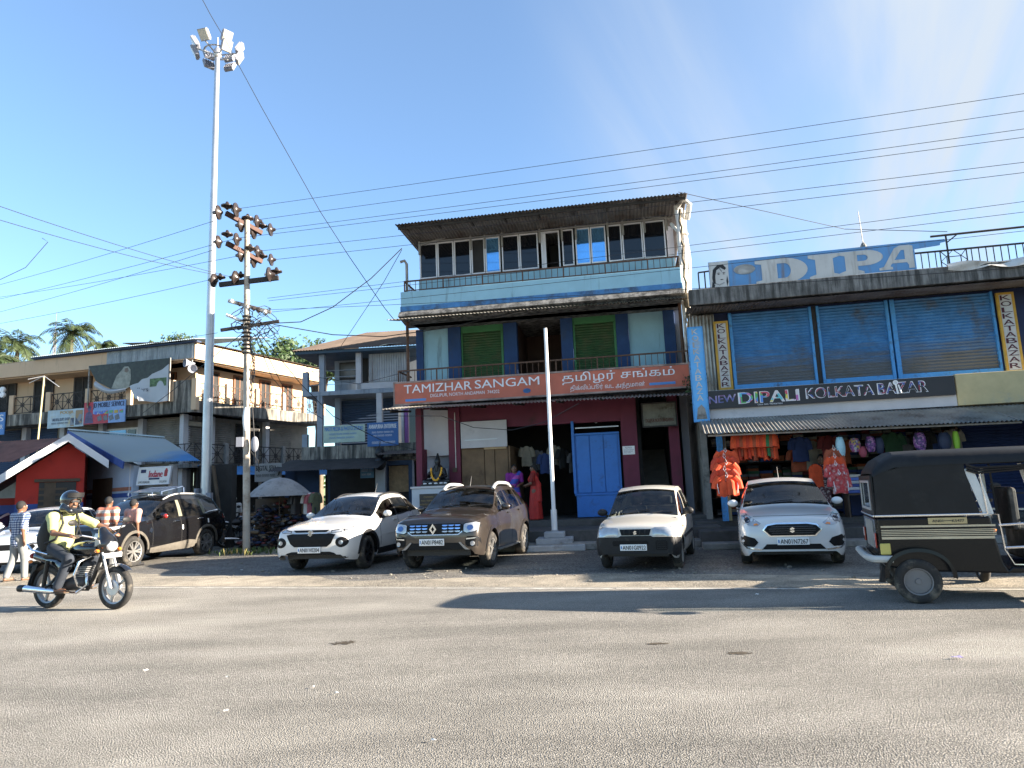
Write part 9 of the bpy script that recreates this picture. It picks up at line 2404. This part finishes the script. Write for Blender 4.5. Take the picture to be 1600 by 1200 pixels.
mb = MB(); mb.box(-.016, .0, -.44, .44, 1.06, 1.09); mb.box(-.016, .0, -.44, .44, 1.39, 1.42); mb.box(-.016, .0, -.45, -.42, 1.06, 1.42); mb.box(-.016, .0, .42, .45, 1.06, 1.42); mb.build('rear_window_frame', K['steel'], rk)
for k in range(3):
    mb = MB(); mb.tube([(1.0, yN - .015, 1.56 - .03 * k), (1.1, yN - .03, 1.52 - .03 * k), (1.5, yN - .03, 1.525 - .02 * k), (1.62, yN - .03, 1.55 - .02 * k), (1.95, yN - .02, 1.56 - .02 * k)], .014, 6); mb.build('rolled_curtain', HOOD, rk, smooth=True)
mb = MB(); mb.box(.0, 1.14, yN - .02, yN, .985, 1.01); mb.box(-.02, 0, yN, yF, .985, 1.01); mb.build('waist_trim', K['chrome'], rk, bevel=.006)
mb = MB()
for k, (z, h_) in enumerate(((.86, .022), (.825, .010), (.805, .010), (.785, .010), (.765, .010), (.725, .028))): mb.box(.05, 1.21 - .02 * (k == 5), yN - .004, yN, z, z + h_)
mb.build('pinstripe', STRIPE, rk)
mb = MB(); mb.box(.55, .94, yN - .012, yN - .0, .895, .965); lp = mb.build('number_board', mat('gold_board', (.42, .33, .16), .5, var=.1), rk)
letters(lp, K['black'], yN - .015, [('AN01', .59, .70, .915, .945, dict(bold=.02)), ('K5477', .79, .91, .915, .945, dict(bold=.02))]); mb = MB(); mb.box(.705, .785, yN - .015, yN - .013, .928, .934); mb.build('dash_mark', K['black'], lp)
# door bay: bars, frame, pillars
mb = MB(); mb.tube([(1.12, yN - .005, 1.50), (1.15, yN - .005, 1.0), (1.25, yN - .005, .99), (1.27, yN - .005, .60), (1.34, yN - .005, .44), (1.75, yN - .005, .43), (1.86, yN - .005, .50), (1.86, yN - .005, .88)], .010, 6)
mb.tube([(1.24, yN, .87), (1.80, yN, .90)], .014, 6); mb.tube([(1.28, yN, .62), (1.80, yN, .645)], .014, 6); mb.build('door_rail', K['chrome'], rk, smooth=True)
mb = MB(); mb.bar((1.02, yN + .02, 1.52), (1.16, yN + .02, .98), .03, .09); mb.bar((1.12, yN + .01, 1.42), (1.20, yN + .01, 1.0), .022, .02); mb.build('rear_pillar', K['steel'], rk)
for y in (yN + .02, yF - .02):
    mb = MB(); mb.bar((1.86, y, 1.56), (2.06, y, .46), .035, .03); mb.build('front_pillar', K['white'], rk)
mb = MB(); mb.bar((1.44, yF - .03, 1.52), (1.46, yF - .03, .44), .03); mb.bar((1.2, yF - .03, 1.0), (1.9, yF - .03, .98), .025); mb.build('far_pillar', K['steel'], rk)
mb = MB(); mb.bar((1.38, 0, 1.56), (1.40, 0, .9), .02); mb.bar((1.24, yF - .08, 1.22), (1.9, yF - .1, 1.18), .016); mb.build('partition_bar', K['black'], rk)
mb = MB(); mb.box(.30, .95, -.55, .55, .46, .78); mb.box(.12, .32, -.55, .55, .70, 1.25); mb.build('passenger_seat', K['black'], rk, bevel=.04)
mb = MB(); mb.box(1.55, 1.85, -.42, .42, .44, .80); mb.box(1.46, 1.55, -.30, .30, .78, 1.28); mb.build('driver_seat', mat('worn_vinyl', (.05, .045, .042), .6, var=.6, scale=5, dirt=(.25, .24, .21), dirt_amt=.4, dirt_scale=3), rk, bevel=.04)
mb = MB(); mb.tube([(2.45, 0, .95), (2.30, 0, 1.12)], .03, 8); mb.tube([(2.26, -.34, 1.14), (2.30, 0, 1.12), (2.26, .34, 1.14)], .016, 8); mb.build('handlebar', K['steel'], rk, smooth=True)
mb = MB(); mb.add([(2.70, -.58, .98), (2.70, .58, .98), (2.62, .58, 1.60), (2.62, -.58, 1.60)], [(0, 1, 2, 3)]); mb.build('windscreen', K['glass'], rk)
mb = MB(); mb.ell((2.30, yN - .12, 1.40), (.05, .11, .075), 10, 8); mb.build('mirror', K['chrome'], rk, smooth=True)
# fender, wheels, bumper, lamps
mb = MB(); mb.grid(lambda u_, q: (.39 - .35 * math.cos(math.pi * u_) * (1 + .05 * q), yN - .015 - .10 * q + .10 * (q - 1), .30 + .33 * math.sin(math.pi * u_) ** .8 - .02 * (1 - q)), 20, 3)
mb.grid(lambda u_, q: (.39 - (.35 - .03 * q) * math.cos(math.pi * u_), yN - .115 - .004 * q, .30 + (.33 - .04 * q) * math.sin(math.pi * u_) ** .8), 20, 1); mb.build('fender', RB_, rk, smooth=True, ang=50)
for y, x in ((-.56, .37), (.56, .37), (0, 2.45)):
    s = -1 if y <= 0 else 1; wheel_mesh(rk, 0, 0, .25, .13, .15, 1, 'steel', mat('painted_rim', (.16, .16, .165), .5, .4, var=.2), name='wheel').matrix_local = Matrix.Translation((x, y - .08 * (y < 0), 0)) @ Matrix.Rotation(s * math.pi / 2, 4, 'Z')
mb = MB(); mb.tube([(.14, yN - .05, .50), (-.06, yN - .02, .50), (-.11, yN + .12, .51), (-.12, 0, .51), (-.11, yF - .12, .51), (-.04, yF, .5)], .042, 8); mb.build('rear_bumper', mat('grey_white_bumper', (.45, .44, .41), .5, var=.15), rk, smooth=True)
mb = MB()
mb.box(-.02, 0, yN + .03, yN + .14, .62, .80); mb.box(-.02, 0, yF - .14, yF - .03, .62, .80); mb.build('tail_lamp', K['lamp_red'], rk, bevel=.01)
mb = MB(); mb.box(-.006, 0, -.36, .36, .60, .93); rp_ = mb.build('rear_panel', K['steel_dull'], rk)
mb = MB(); mb.box(.02, .13, yN - .02, yN, .55, .68); mb.build('reflector', mat('yellow_reflector', (.45, .38, .10), .3, var=.2), rk, bevel=.01)
mb = MB(); mb.prism([(-.03, .24), (.03, .24), (.07, .40), (.01, .42)], 'y', yN - .06, yN + .04); mb.build('mud_flap', K['plastic'], rk)
